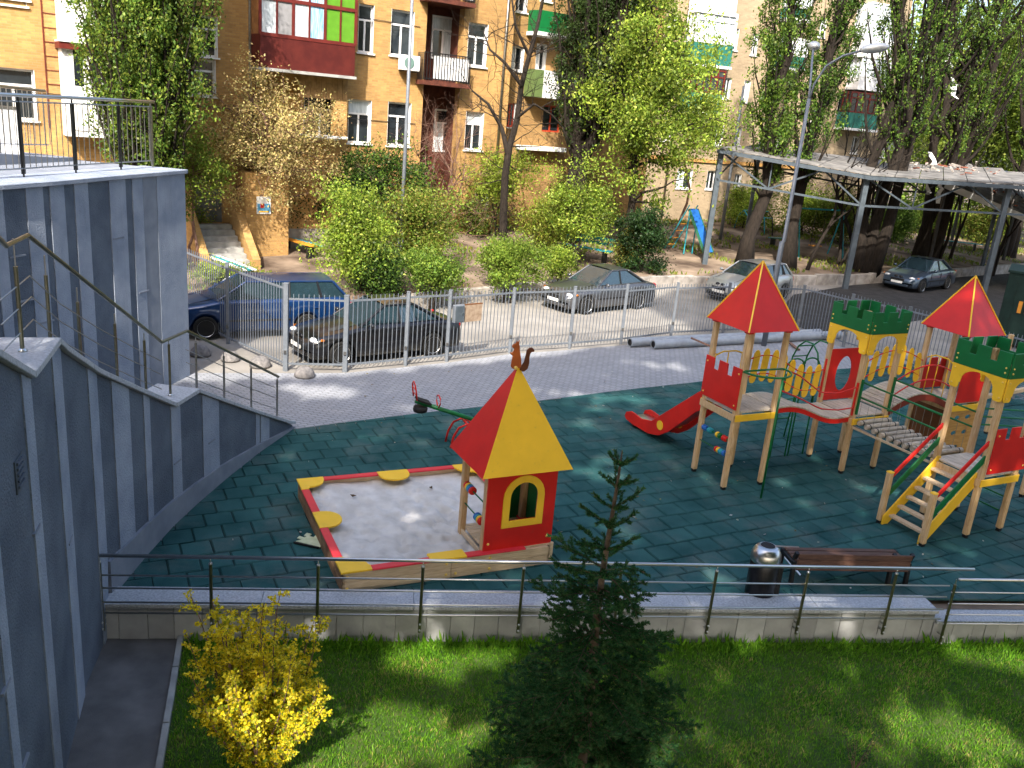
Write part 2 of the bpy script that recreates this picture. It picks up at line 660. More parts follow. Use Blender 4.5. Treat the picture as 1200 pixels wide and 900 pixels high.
TS = .42
rub2 = [(p.x, p.y) for p in RUBPOLY]
full_t, part_t = [], []
for j in range(-24, 30):
    for i in range(-36, 36):
        c = T0 + TU * ((i + .5 * (j % 2)) * TS) + TV * (j * TS)
        h = TS / 2 - .008
        cs = [c + TU * a * h + TV * b * h for a, b in ((-1, -1), (1, -1), (1, 1), (-1, 1))]
        ins = [inside((q.x, q.y), rub2) for q in cs]
        if all(ins):
            px = topix(c)
            (full_t if 0 < px[0] < 1200 and px[1] < 900 else part_t).append((c, cs))
        elif any(ins):
            part_t.append((c, cs))
full_t.sort(key=lambda t: -topix(t[0])[1])
m = M()
h = TS / 2 - .008
b_ = .017
vs = [(-h, -h, -.03), (h, -h, -.03), (h, h, -.03), (-h, h, -.03), (-h, -h, -b_), (h, -h, -b_), (h, h, -b_), (-h, h, -b_), (-h + b_, -h + b_, 0), (h - b_, -h + b_, 0), (h - b_, h - b_, 0), (-h + b_, h - b_, 0)]
fs = []
for i in range(4):
    j = (i + 1) % 4
    fs += [(i, j, 4 + j, 4 + i), (4 + i, 4 + j, 8 + j, 8 + i)]
fs.append((8, 9, 10, 11))
tm = M().add(vs, fs)
first = tm.build("rubber_tile", RUBBER, base)
tme = first.data
first.location = full_t[0][0]
first.rotation_euler = (0, 0, TH)
for c, cs in full_t[1:300]:
    inst(tme, "rubber_tile", base, c + V((0, 0, RNG.uniform(-.004, .004))), (RNG.uniform(-.013, .013), RNG.uniform(-.013, .013), TH + RNG.uniform(-.012, .012)))
m = M()
for c, cs in full_t[300:]:
    dz = RNG.uniform(-.004, .004)
    R = Matrix.Translation(c + V((0, 0, dz))) @ Matrix.Rotation(TH, 4, 'Z')
    m.add([R @ V(q) for q in vs], fs)
for c, cs in part_t:                                              # tiles cut along the edges
    if all(inside((q.x, q.y), rub2) for q in cs):
        R = Matrix.Translation(c) @ Matrix.Rotation(TH, 4, 'Z')
        m.add([R @ V(q) for q in vs], fs)
        continue
    # clip by sampling: shrink a fine grid of cells
    poly = [(q.x, q.y) for q in cs]
    for a, b2 in zip(EDGE, EDGE[1:]):
        if min(a.x, b2.x) - .6 < c.x < max(a.x, b2.x) + .6 and abs(c.y - (a.y + b2.y) / 2) < 3:
            poly = clip(poly, (b2.x, b2.y), (a.x, a.y)) if poly else poly
    cb = [cpt(-8, -.43), cpt(20, -.43)]
    poly = clip(poly, (cb[0].x, cb[0].y), (cb[1].x, cb[1].y)) if poly else poly
    if c.x < -3.5 and poly:
        for y0, y1 in zip(WYS[3:], WYS[4:]):
            if y0 - .5 < c.y < y1 + .5:
                poly = clip(poly, (wallx(y1), y1), (wallx(y0), y0)) if poly else poly
    if len(poly) > 2:
        k = len(poly)
        m.add([(x, y, -.003) for x, y in poly] + [(x, y, -.03) for x, y in poly], [tuple(range(k))] + [(i, (i + 1) % k + 0, k + (i + 1) % k, k + i) for i in range(k)])
m.build("rubber_tile_field", RUBBER, base, kind="stuff", fixn=True)

# lawn, asphalt path and its kerb, below the low wall
LZ = -.48
KL = [at(213, 743, LZ), at(187, 900, LZ)]
kd = (KL[1] - KL[0]).normalized()
kerb_far, kerb_near = KL[0] - kd * .2, KL[0] + kd * 9
lawn = sheet("lawn", [cpt(-4.2, -.1), cpt(22, -.1), (24, -6), (-8, -6), (-8, 8.5)], LZ, LAWNSOIL)
path = sheet("path", [kerb_far, kerb_near, (-6, -4), (-7, 8), cpt(-5.2, -.1)], LZ + .03, mat("worn_asphalt", (.095, .092, .09), .92, c2=(.16, .152, .15), s=2.2, bump=.35, bs=120, det=9, world=True, wear=((.30, .29, .28), 2.6, .66, .6)))
kb = thing("path_kerb", "narrow grey concrete kerb between the asphalt path and the lawn", "kerb", (0, 0, 0))
for i in range(9):
    a, b = kerb_far + kd * i, kerb_far + kd * (i + .985)
    M().bar((a.x, a.y, LZ + .0), (b.x, b.y, LZ + .0), .07, .16).build("kerb_stone", CONC, kb, bevel=.008)

# ================================================================== the low wall with the granite coping
GRAN = mat("grey_granite", (.26, .275, .30), .45, c2=(.48, .50, .53), s=38, det=8, bump=.08, bs=120, lo=.3, hi=.7)
SLATE = mat("grey_stone_cladding", (.30, .30, .305), .6, c2=(.40, .40, .40), s=3, det=8, bump=.25, bs=12, rnd=.14)
lw = thing("low_wall", "low stone clad retaining wall with speckled grey granite coping between lawn and playground", "wall", (0, 0, 0))
M().bar(cpt(-4.95, -.20, -.3), cpt(6.24, -.20, -.3), .28, .6).build("wall_core", CONC, lw)
M().bar(cpt(6.25, -.20, -.38), cpt(18, -.20, -.38), .28, .5).build("wall_core", CONC, lw)
x = -4.93
while x < 6.2:
    w = RNG.choice([.24, .31, .34, .40])
    w = min(w, 6.23 - x)
    if w > .05:
        d = RNG.uniform(-.005, .004)
        M().bar(cpt(x + .003, -.045 + d, -.295), cpt(x + w - .003, -.045 + d, -.295), .03, .57).build("stone_slab", SLATE, lw, bevel=.004)
    x += w
x = 6.24
while x < 13:
    w = RNG.choice([.19, .24, .31, .31, .34])
    d = RNG.uniform(-.004, .004)
    M().bar(cpt(x + .003, -.045 + d, -.36), cpt(x + w - .003, -.045 + d, -.36), .03, .42).build("stone_slab", SLATE, lw, bevel=.004)
    x += w
xs_ = [-4.78, -2.9, -1.0, .85, 2.7, 4.5, 6.26]
for a, b in zip(xs_, xs_[1:]):
    M().bar(cpt(a, -.21, .035), cpt(b - .004, -.21, .035), .42, .05).build("coping_slab", GRAN, lw, bevel=.006)
for a, b in ((6.0, 8.0), (8.0, 10.2), (10.2, 12.5)):
    M().bar(cpt(a + (.265 if a < 6.1 else 0), -.20, -.125), cpt(b - .004, -.20, -.125), .42, .05).build("coping_slab", GRAN, lw, bevel=.006)

# stainless railing on the low wall
rl = thing("steel_railing", "long stainless steel railing with three thin rods fixed to the low granite wall", "railing", (0, 0, 0))
RZ = .765


def rp(x, z):
    return cpt(x, .07, z)


xpost = [-4.74, -3.47, -2.2, -.92, .35, 1.62, 2.9, 4.17, 5.43]
for x in xpost:
    t = M()
    t.tube([rp(x, -.27), rp(x, .67)], .021, 10)
    po = t.build("post", BRASSY, rl, smooth=False)
    t = M().tube([rp(x, .66), rp(x, RZ)], .007, 6)
    t.ball(rp(x, .675), .024, 5)
    t.build("post_pin", STEEL, po, smooth=True)
    t = M()
    for z in (-.14, -.23):
        t.tube([cpt(x, -.03, z), cpt(x, .1, z)], .011, 6)
        t.ball(cpt(x, .1, z), .016, 4)
    t.build("wall_clamp", STEEL, po, smooth=True)
M().tube([rp(-4.86, RZ), rp(6.55, RZ - .005)], .023, 12).build("handrail", STEEL, rl, smooth=True)
for z in (.5, .325, .13, -.02):
    M().tube([rp(-4.8, z), rp(6.25, z)], .0115, 6).build("rod", STEEL, rl, smooth=True)
r2 = thing("steel_railing", "lower stainless steel railing over the stepped down coping at the right edge", "railing", (0, 0, 0))
for x in (6.33, 8.1, 9.8):
    po = M().tube([cpt(x, .07, -.44), cpt(x, .07, .52)], .021, 10).build("post", BRASSY, r2)
    t = M()
    for z in (-.3, -.4):
        t.tube([cpt(x, -.03, z), cpt(x, .1, z)], .011, 6)
        t.ball(cpt(x, .1, z), .016, 4)
    t.build("wall_clamp", STEEL, po, smooth=True)
    M().tube([cpt(x, .07, .5), cpt(x, .07, .60)], .007, 6).build("post_pin", STEEL, po)
M().tube([cpt(6.36, .07, .60), cpt(11, .07, .60)], .021, 10).build("handrail", STEEL, r2, smooth=True)
for z in (.4, .22, .05, -.1):
    M().tube([cpt(6.3, .07, z), cpt(11, .07, z)], .010, 6).build("rod", STEEL, r2, smooth=True)

# ================================================================== curved blue-grey wall beside the stairs
PLAST = mat("dark_blue_plaster", (.086, .105, .138), .9, c2=(.124, .148, .185), s=2.0, bump=1.0, bs=42, det=9, wear=((.115, .13, .16), 1.3, .56, .35, (3, 3, .35)))
PLASTL = mat("light_blue_plaster", (.215, .25, .315), .9, c2=(.30, .335, .40), s=2.0, bump=.9, bs=42, det=9, wear=((.12, .135, .165), 1.3, .55, .3, (3, 3, .35)))
PLINTH = mat("blue_grey_plinth", (.165, .185, .225), .75, c2=(.22, .24, .28), s=3, bump=.15, bs=60, det=8)


def walln(y, f=wallx):
    d = V((f(y + .15) - f(y - .15), .3, 0)).normalized()
    return V((d.y, -d.x, 0))


def wallhit(px, py, f=wallx, y0=3.0, y1=16.4):
    d = ray(px, py)
    best = None
    lo = None
    y = y0
    while y < y1:
        k = y / d.y
        e = d.x * k - f(y)
        if lo is not None and (e > 0) != (lo[1] > 0):
            t = lo[1] / (lo[1] - e)
            yy = lo[0] + (y - lo[0]) * t
            return V((f(yy), yy, CAMH + d.z * yy / d.y))
        lo = (y, e)
        y += .04
    return V((f(y1), y1, 0))


TOPY = [2.6, 6.95, 8.05, 11.7, 12.41, 15.85]
TOPZ = [5.95, 3.76, 3.74, 1.83, 1.82, .10]


def topz(y):
    return float(np.interp(y, TOPY, TOPZ))


def curved(mb, ys, f, off0, off1, z0f, z1f):
    vs = []
    for y in ys:
        n = walln(y, f)
        p = V((f(y), y, 0))
        a, b = p + n * off0, p + n * off1
        z0, z1 = z0f(y), z1f(y)
        vs += [(a.x, a.y, z0), (a.x, a.y, z1), (b.x, b.y, z1), (b.x, b.y, z0)]
    fs = []
    for i in range(len(ys) - 1):
        for k in range(4):
            k2 = (k + 1) % 4
            fs.append((i * 4 + k, i * 4 + k2, i * 4 + 4 + k2, i * 4 + 4 + k))
    fs += [(3, 2, 1, 0), tuple(len(ys) * 4 - 4 + k for k in range(4))]
    return mb.add(vs, fs)


def lin(a, b, st=.2):
    n = max(1, int(math.ceil((b - a) / st)))
    return [a + (b - a) * i / n for i in range(n + 1)]


YS = sorted(set(lin(4.7, 15.85, .15) + TOPY[1:]))
sw = thing("stair_wall", "curved dark blue plastered stair wall with pale vertical stripes and sloping stone coping", "wall", (0, 0, 0))
curved(M(), YS, wallx, 0, -.30, lambda y: -.7, lambda y: topz(y) - .045).build("wall", PLAST, sw, fixn=True)
curved(M(), lin(9.5, 15.85, .2), wallx, .045, -.01, lambda y: -.1, lambda y: float(np.interp(y, [9.5, 13, 15.85], [.50, .30, .02]))).build("plinth", PLINTH, sw, fixn=True)
# coping slabs: sloping runs and flat landings
cy = [4.7, 5.9, 6.95, 8.05, 9.27, 10.48, 11.7, 12.41, 13.56, 14.7, 15.9]
for a, b in zip(cy, cy[1:]):
    flat = abs(topz(a) - topz(b)) < .05
    inn = -1.3 if flat and a < 9 else (-.62 if flat else -.36)
    curved(M(), lin(a, b - .006, .2), wallx, .06, inn, lambda y: topz(y) - .04, lambda y: topz(y) + .025).build("coping_slab", GRAN, sw, fixn=True, bevel=.006)
STR = [((0, 760), (10, 760)), ((37, 600), (47, 600)), ((73, 600), (83, 600)), ((112, 605), (122, 605)), ((138, 605), (157, 605)), ((169, 515), (176, 515)), ((200, 503), (211, 503)), ((237, 503), (256, 503)), ((299, 499), (303.5, 499)), ((305, 498), (315, 498)),
       ((-40, 760), (-22, 760))]
for a, b in STR:
    ya, yb = wallhit(*a).y, wallhit(*b).y
    if yb - ya < .03:
        continue
    st_ = curved(M(), lin(ya, yb, .2), wallx, .014, -.01, lambda y: float(np.interp(y, [9.5, 13, 15.85], [.48, .29, .0])) if y > 9.4 else -.6, lambda y: topz(y) - .05).build("stripe", PLASTL, sw, fixn=True)
for q in ((41, 621), (81, 633), (207, 541), (247, 517), (5, 805), (28, 893)):
    p = wallhit(*q)
    w = .10
    c = M()
    curved(c, [p.y - w, p.y + w], wallx, .022, .0, lambda y: p.z - .012, lambda y: p.z + .012).build("joint_bead", PLINTH, sw, fixn=True)
p = wallhit(22, 552)
vg = thing("vent_grille", "small louvred vent grille set in the blue stair wall", "vent", (0, 0, 0))
curved(M(), [p.y - .13, p.y + .10], wallx, .012, .0, lambda y: p.z - .15, lambda y: p.z + .13).build("frame", GREYM, vg, fixn=True)
for i in range(5):
    z = p.z - .11 + i * .05
    curved(M(), [p.y - .10, p.y + .07], wallx, .028, .0, lambda y: z, lambda y: z + .022).build("louvre", PLAST, vg, fixn=True)

# railing on the stair wall: handrail polyline read off the photograph
sr = thing("stair_railing", "brassy steel stair railing running down on top of the curved blue wall", "railing", (0, 0, 0))


def srp(y, dz, off=-.17):
    n = walln(y)
    p = V((wallx(y), y, topz(y) + dz)) + n * off
    return p


rail = [srp(5.2, 1.18), srp(7.3, 1.02), srp(8.1, 1.02), srp(11.75, .88), srp(12.5, .92), srp(15.6, .86)]
M().tube(rail, .023, 10).build("handrail", BRASSY, sr, smooth=False)
for y in (5.9, 7.55, 8.6, 9.55, 10.45, 11.25, 11.95, 12.75, 13.65, 14.6, 15.55):
    po = M().tube([srp(y, .02), srp(y, .80)], .019, 8).build("post", BRASSY if y < 12 else STEELD, sr)
    M().tube([srp(y, .78), srp(y, float(np.interp(y, [5.2, 8.1, 11.75, 12.5, 15.6], [1.14, 1.02, .88, .92, .86])))], .007, 6).build("post_pin", STEEL, po)
    M().lathe([(.04, 0), (.04, .012), (.022, .03)], srp(y, .025), 10).build("base_flange", STEEL, po, smooth=True)
for dz in (.2, .42, .62):
    M().tube([srp(y, dz) for y in (6.95, 8.05, 9, 10, 11, 11.7)], .0065, 6).build("rod", STEELD, sr, smooth=True)
    M().tube([srp(y, dz) for y in (12.45, 13.5, 14.6, 15.55)], .0065, 6).build("rod", STEELD, sr, smooth=True)

# ------------------------------------------------------------------ the stairs behind it and the upper terrace wall
UYS = [5, 9.6, 12.6, 13.43, 14.45, 15.9, 18.5]
UXS = [-9.7, -8.95, -8.33, -8.08, -7.86, -7.66, -7.22]


def upx(y):
    return float(np.interp(y, UYS, UXS))


stairs = thing("stair_flight", "flight of grey stone steps between the two blue walls", "stairs", (0, 0, 0))
ny = 26
for i in range(ny):
    y1 = 15.6 - i * .32
    z = max(.02, topz(y1) - .12)
    xa, xb = upx(y1) - .05, wallx(y1) - .3
    M().box(xa, xb, y1 - .33, y1, z - .16, z).build("step", GRAN, stairs)
UZ = 4.5
tw = thing("terrace_wall", "tall blue terrace wall with dark and pale vertical stripes and a rounded pale end", "wall", (0, 0, 0))
UY2 = sorted(set(lin(5, 18.5, .3) + UYS))
curved(M(), UY2, upx, 0, -9.0, lambda y: -.3, lambda y: UZ - .08).build("wall", PLAST, tw, fixn=True)
curved(M(), UY2 + [18.55], upx, .07, -.9, lambda y: UZ - .08, lambda y: UZ).build("coping", PLASTL, tw, fixn=True, bevel=.01)
curved(M(), UY2, upx, -.9, -8.9, lambda y: UZ - .1, lambda y: UZ - .02).build("terrace_floor", PLINTH, tw, fixn=True)
for a, b, lev in ((30, 50, 1), (58, 75, 1), (87, 103, 1), (128, 147, 1), (155, 167, 1), (167.5, 183, .5), (183.5, 226, 1), (-10, 3, 1), (-45, -25, 1)):
    ya = wallhit(a, 235, upx, 5, 18.5).y
    yb = wallhit(b, 235, upx, 5, 18.5).y if b < 220 else 18.5
    curved(M(), lin(ya, yb, .2), upx, .016 if lev == 1 else .01, -.01, lambda y: -.2, lambda y: UZ - .085).build("stripe", PLASTL if lev == 1 else PLINTH, tw, fixn=True)
for q in ((138, 279), (168, 342), (30, 352), (20, 300), (54, 377)):
    p = wallhit(q[0], q[1], upx, 5, 18.5)
    curved(M(), [p.y - .16, p.y + .16], upx, .026, 0, lambda y: p.z - .015, lambda y: p.z + .015).build("joint_bead", PLINTH, tw, fixn=True)

# terrace railings
tr = thing("terrace_railing", "dark steel baluster railing with wide posts at the front of the blue terrace", "railing", (0, 0, 0))


def trp(y, z, off=-.55):
    return V((upx(y), y, z)) + walln(y, upx) * off


RTOP = 5.80
M().tube([trp(y, RTOP) for y in (9, 12, 13.4, 14.5, 15.9, 17.2, 18.35)], .032, 10).build("handrail", STEEL, tr, smooth=True)
for z in (RTOP - .1, UZ + .14):
    M().tube([trp(y, z) for y in (9, 12, 13.4, 14.5, 15.9, 17.2, 18.3)], .014, 6).build("rail", STEELD, tr)
for y in (11.7, 13.1, 14.55, 15.9, 17.2, 18.25):
    t = M()
    a, b = trp(y - .03, UZ + .05), trp(y + .03, UZ + .05)
    for p in (a, b):
        t.bar(p, p + V((0, 0, RTOP - UZ - .15)), .05, .014)
    t.tube([trp(y, UZ - .01), trp(y, RTOP)], .016, 6)
    t.build("post", STEELD if y > 17.5 else DARKM, tr)
for i in range(64):
    y = 9.3 + i * .143
    if y > 18.25:
        break
    M().tube([trp(y, UZ + .14), trp(y, RTOP - .1)], .0075, 5).build("baluster", STEELD, tr)
t2 = thing("terrace_railing", "paler steel railing along the ramp at the back of the blue terrace", "railing", (0, 0, 0))
RO = -2.6
M().tube([trp(y, RTOP + float(np.interp(y, [9, 18], [.35, .02])), RO + (18 - y) * .05) for y in (9, 12, 14, 16, 17.8)], .03, 8).build("handrail", STEEL, t2, smooth=True)
M().tube([trp(y, UZ + .25 + float(np.interp(y, [9, 18], [.35, .02])), RO + (18 - y) * .05) for y in (9, 12, 14, 16, 17.8)], .014, 6).build("rail", STEEL, t2)
for i in range(60):
    y = 9.3 + i * .145
    zz = float(np.interp(y, [9, 18], [.35, .02]))
    big = i % 11 == 5
    M().tube([trp(y, UZ + (.05 if big else .25) + zz, RO + (18 - y) * .05), trp(y, RTOP + zz, RO + (18 - y) * .05)], .02 if big else .008, 5).build("post" if big else "baluster", STEELD if big else STEEL, t2)
rampm = curved(M(), lin(9, 18, .5), upx, -2.2, -3.4, lambda y: UZ - .04, lambda y: UZ + float(np.interp(y, [9, 17.6], [.75, .06])))
tag(rampm.build("ramp_slab", PLINTH, fixn=True), "grey concrete wheelchair ramp rising to the left on the terrace", "ramp")
p = trp(16.9, UZ, -3.0)
sg = thing("sign_board", "plain white board leaning behind the terrace railing", "board", p, .6)
M().box(-.42, .42, -.02, .02, .1, .95).build("board", WHITEP, sg)
M().box(-.45, .45, -.03, .03, .94, 1.0).build("top_edge", STEELD, sg)

# ================================================================== the long steel fence along the road
fe = thing("steel_fence", "long grey steel bar fence curving between the paving and the road", "fence", (0, 0, 0))
mb = M()
nbar = 0
for i, (a, b) in enumerate(zip(FENCE, FENCE[1:])):
    h = min(FH[i], FH[i + 1]) - .12
    p, q = V((*a, 0)), V((*b, 0))
    d = (q - p).normalized()
    p2, q2 = p + d * .05, q - d * .05
    for z in (.16, h):
        M().bar(p2 + V((0, 0, z)), q2 + V((0, 0, z)), .03, .045).build("panel_rail", GALV, fe)
    L = (q2 - p2).length
    n = int(L / .112)
    for k in range(n + 1):
        c = p2 + d * (L * k / n)
        mb.ob((c.x, c.y, (.1 + h + .12) / 2), d * .0075, V((d.y, -d.x, 0)) * .0075, (0, 0, (h + .12 - .1) / 2))
mb.build("bars", GALV, fe, kind="stuff")
for i, (a, h) in enumerate(zip(FENCE, FH)):
    big = .055 if i in (3, 4) else .038
    po = M().box(a[0] - big, a[0] + big, a[1] - big, a[1] + big, -.05, h).build("post", GALV, fe, bevel=.006)
    M().box(a[0] - big - .006, a[0] + big + .006, a[1] - big - .006, a[1] + big + .006, h + .001, h + .02).build("cap", GALV, po)
    if i > 1:
        M().box(a[0] - .03, a[0] + .03, a[1] - big - .03, a[1] - big + .001, .42, .50).build("hinge", STEELD, po)
g0, g1 = V((*FENCE[6], 0)), V((*FENCE[7], 0))
gd = (g1 - g0).normalized()
gn = V((gd.y, -gd.x, 0))
bx = thing("metal_box", "small grey metal lock box fixed to the fence post beside the gate", "box", g0 + gd * .22 + gn * .09 + V((0, 0, 1.02)), atan2(gd.y, gd.x))
M().box(-.16, .16, -.05, .06, 0, .46).build("case", GALV, bx, bevel=.012)
M().box(-.13, .13, -.062, -.048, .03, .43).build("door", GREYM, bx, bevel=.004)
M().box(.08, .10, -.075, -.06, .2, .26).build("latch", STEEL, bx)
bb = thing("notice_board", "brown plywood notice board hung on the steel fence next to the grey box", "board", g0 + gd * .72 + gn * .05 + V((0, 0, 1.0)), atan2(gd.y, gd.x))
M().box(-.27, .27, -.012, .012, 0, .46).build("board", mat("weathered_ply", (.22, .15, .10), .8, c2=(.33, .25, .18), s=9), bb)
M().box(-.285, .285, -.018, .018, .45, .47).build("top_batten", BROWNP, bb)
# concrete hemispheres
HB = M()
HB.lathe([(.30, 0), (.31, .05), (.30, .08), (.27, .16), (.20, .24), (.1, .29), (.001, .30)], (0, 0, 0), 20)
hb0 = HB.build("bollard", mat("rough_grey_concrete", (.12, .115, .115), .95, c2=(.22, .205, .20), s=9, bump=.5, bs=40), smooth=True)
for i, (q, sc, lb) in enumerate((((235, 416), 1.0, "grey concrete half sphere bollard nearest the tall blue wall"), ((270, 422), .9, "grey concrete half sphere bollard second from the blue wall"), ((305, 429), 1.0, "grey concrete half sphere bollard seen through the stair railing end"), ((357, 441), .95, "dark concrete half sphere bollard in front of the black sedan"))):
    o = hb0 if i == 0 else hb0.copy()
    if i:
        COL.objects.link(o)
    o.location = at(*q)
    o.scale = (sc * .82,) * 3
    tag(o, lb, "bollard", "concrete half sphere bollards")
# ================================================================== the play complex (local axes u, v)
pc = thing("play_complex", "large wooden play complex with red roofs, green battlements, bridges, stairs and slide", "play complex", T0, TH)


def bolts(parent, pts, ax, r=.017):
    m = M()
    for p in pts:
        m.lathe([(r, 0), (r, .006), (r * .6, .014)], p, 8, ax)
    m.build("bolt_caps", BOLT, parent, smooth=True, kind="stuff")


def post(u, v, z1, z0=.0, s=.048, par=pc, name="post"):
    po = M().box(u - s, u + s, v - s, v + s, z0 + .05, z1).build(name, WOOD, par, bevel=.014)
    M().box(u - s * .7, u + s * .7, v - s * .7, v + s * .7, -.02, .06).build("foot", DARKM, po)
    return po


def crenel(w, z0, z1, dip, n=3, mw=.24):
    """outline of a crenellated board w wide"""
    gap = (w - n * mw * w) / (n - 1)
    mw = mw * w
    p = [(0, z0), (w, z0)]
    x = w
    for i in range(n):
        p += [(x, z1), (x - mw, z1)]
        x -= mw
        if i < n - 1:
            p += [(x - .008, z1 - dip), (x - gap + .008, z1 - dip)]
            x -= gap
    return p


def archboard(w, z0, z1, leg=.17, rise=.26, n=10):
    p = [(0, z1), (0, z0 + .03), (.03, z0), (leg - .03, z0), (leg, z0 + .03)]
    c, r = w / 2, w / 2 - leg - .02
    p += [(leg, z0 + .1)]
    for i in range(n + 1):
        a = pi - pi * i / n
        p.append((c + r * cos(a), z0 + .1 + max(0, sin(a)) ** .7 * rise))
    p += [(w - leg, z0 + .1), (w - leg, z0 + .03), (w - leg + .03, z0), (w - .03, z0), (w, z0 + .03), (w, z1)]
    return p


def sides(u0, v0, w, off):
    """the four outer faces of a square tower: origin, along, outward"""
    a = off
    return [(V((u0 - a, v0 - a, 0)), V((1, 0, 0)), V((0, -1, 0))), (V((u0 + w + a, v0 - a, 0)), V((0, 1, 0)), V((1, 0, 0))),
            (V((u0 + w + a, v0 + w + a, 0)), V((-1, 0, 0)), V((0, 1, 0))), (V((u0 - a, v0 + w + a, 0)), V((0, -1, 0)), V((-1, 0, 0)))]


def deck(u0, v0, w, z):
    n = 7
    st = (w + .06) / n
    for i in range(n):
        M().box(u0 - .03 + i * st, u0 - .03 + (i + 1) * st - .007, v0 - .03 + (.02), v0 + w + .03 - .02, z - .035, z).build("deck_plank", PLANKW, pc, bevel=.004)


def tower(u0, v0, w, z, ztop, kind):
    for a, b in ((0, 0), (w, 0), (0, w), (w, w)):
        post(u0 + a, v0 + b, ztop)
    deck(u0, v0, w, z)
    for k, (o, e, nrm) in enumerate(sides(u0, v0, w, .049)):
        bm_ = YEL if k in (0, 1, 2) else WOOD
        M().prism([(.0, z - .17), (w + .098, z - .17), (w + .098, z - .045), (.0, z - .045)], o + nrm * .001, e, (0, 0, 1), nrm * .024).build("deck_beam", bm_, pc, bevel=.004)
    W_ = w + .15
    if kind == "roof":
        zb, za = ztop - .02, ztop + 1.10
        c = V((u0 + w / 2, v0 + w / 2, za))
        h = w / 2 + .135
        cs = [V((u0 + w / 2 + a * h, v0 + w / 2 + b * h, zb)) for a, b in ((-1, -1), (1, -1), (1, 1), (-1, 1))]
        for i in range(4):
            p, q = cs[i], cs[(i + 1) % 4]
            nrm = (q - p).cross(c - p).normalized()
            t = -nrm * .018
            m = M()
            m.add([p, q, c, p + t, q + t, c + t], [(0, 1, 2), (5, 4, 3), (0, 3, 4, 1), (1, 4, 5, 2), (2, 5, 3, 0)])
            m.build("roof_panel", RED, pc, fixn=True)
        for i in range(4):
            p = cs[i]
            M().bar(p + (c - p) * .0 + V((0, 0, .004)), c + V((0, 0, .012)), .026, .022).build("roof_ridge", ORANGEP if False else YEL, pc)
        for a, b in ((0, 0), (w, 0), (0, w), (w, w)):
            M().box(u0 + a - .06, u0 + a + .06, v0 + b - .06, v0 + b + .06, zb - .05, zb - .004).build("roof_bracket", RED, pc)
    else:
        for o, e, nrm in sides(u0, v0, w, .056):
            wd = w + .112
            M().prism(crenel(wd, 2.83, 3.25, .19), o, e, (0, 0, 1), nrm * .03).build("battlement_board", GRN, pc, bevel=.005, fixn=True)
            ab = M().prism(archboard(wd, 2.43, 2.829), o, e, (0, 0, 1), nrm * .026).build("arch_board", YEL, pc, bevel=.004, fixn=True)
            pts = [o + e * x + V((0, 0, zz)) + nrm * .030 for x in (.05, wd - .05) for zz in (2.92, 3.0)]
            bolts(pc, pts, nrm)
            pts = [o + e * x + V((0, 0, zz)) + nrm * .026 for x in (.05, wd - .05) for zz in (2.5, 2.76)]
            bolts(ab, pts, nrm)


tower(0, 0, .87, 1.50, 3.0, "roof")
tower(2.93, 0, .87, 1.20, 3.05, "fort")
tower(2.94, -2.79, .87, 1.12, 3.05, "fort")
tower(5.73, .02, .87, 1.25, 2.72, "roof")

# tower one: red crenellated wall, sliding pole with green ring, counting beads, gate rails, slide
o = V((-.05, .87 + .06, 0))
M().prism(crenel(.99, 1.545, 2.30, .20), o + V((-.002, 0, 0)), (0, -1, 0), (0, 0, 1), (-.022, 0, 0)).build("crenellated_panel", RED, pc, bevel=.004, fixn=True)
bolts(pc, [o + V((-.024, -.06, 1.62)), o + V((-.024, -.93, 1.62)), o + V((-.024, -.06, 2.2)), o + V((-.024, -.93, 2.2))], (-1, 0, 0))
t = M().tube([(.46, -.50, -.01), (.46, -.50, 2.26)], .020, 10)
t.build("sliding_pole", GRN, pc, smooth=True)
arc = [(.0, -.05, 2.26)] + [(.435 + .47 * cos(a), -.07 - .44 * sin(a), 2.26) for a in [pi * (1 - i / 12) for i in range(13)]] + [(.87, -.05, 2.26)]
M().tube(arc, .019, 8).build("pole_ring", GRN, pc, smooth=True)
M().tube([(.0, -.06, 2.27), (.87, -.06, 2.27)], .019, 8).build("cross_rail", GRN, pc, smooth=True)
BC = {"b": BLUEP, "c": CYANP, "y": YEL, "r": RED, "g": GRN}


def beads(par, a, b, seq, t0, r=.045, w=.045):
    a, b = V(a), V(b)
    d = (b - a).normalized()
    L = (b - a).length
    M().tube([a, b], .011, 6).build("bead_rod", GRN, par, smooth=True)
    for i, (ch, x) in enumerate(seq):
        p = a + d * (L * x)
        M().lathe([(.012, -w / 2), (r * .85, -w / 2), (r, -w / 4), (r, w / 4), (r * .85, w / 2), (.012, w / 2)], p, 14, d).build("bead", BC[ch], par, smooth=True)


beads(pc, (.0, .83, .93), (.0, .04, .93), [("b", .08), ("b", .15), ("c", .28), ("c", .35), ("y", .58), ("g", .66), ("r", .80), ("r", .87)], 0, .055, .055)
beads(pc, (.0, .83, .66), (.0, .04, .66), [("r", .62), ("y", .69), ("c", .76), ("c", .82), ("b", .89)], 0, .055, .05)
# yellow gate rails over the slide
M().tube([(.06, .87, 2.28), (.3, .92, 2.34), (.6, .92, 2.34), (.82, .87, 2.28)], .015, 8).build("gate_rail", YEL, pc, smooth=True)
for u in (.12, .42, .75):
    M().tube([(u, .90, 1.75), (u, .91, 2.32)], .012, 6).build("gate_bar", YEL, pc, smooth=True)
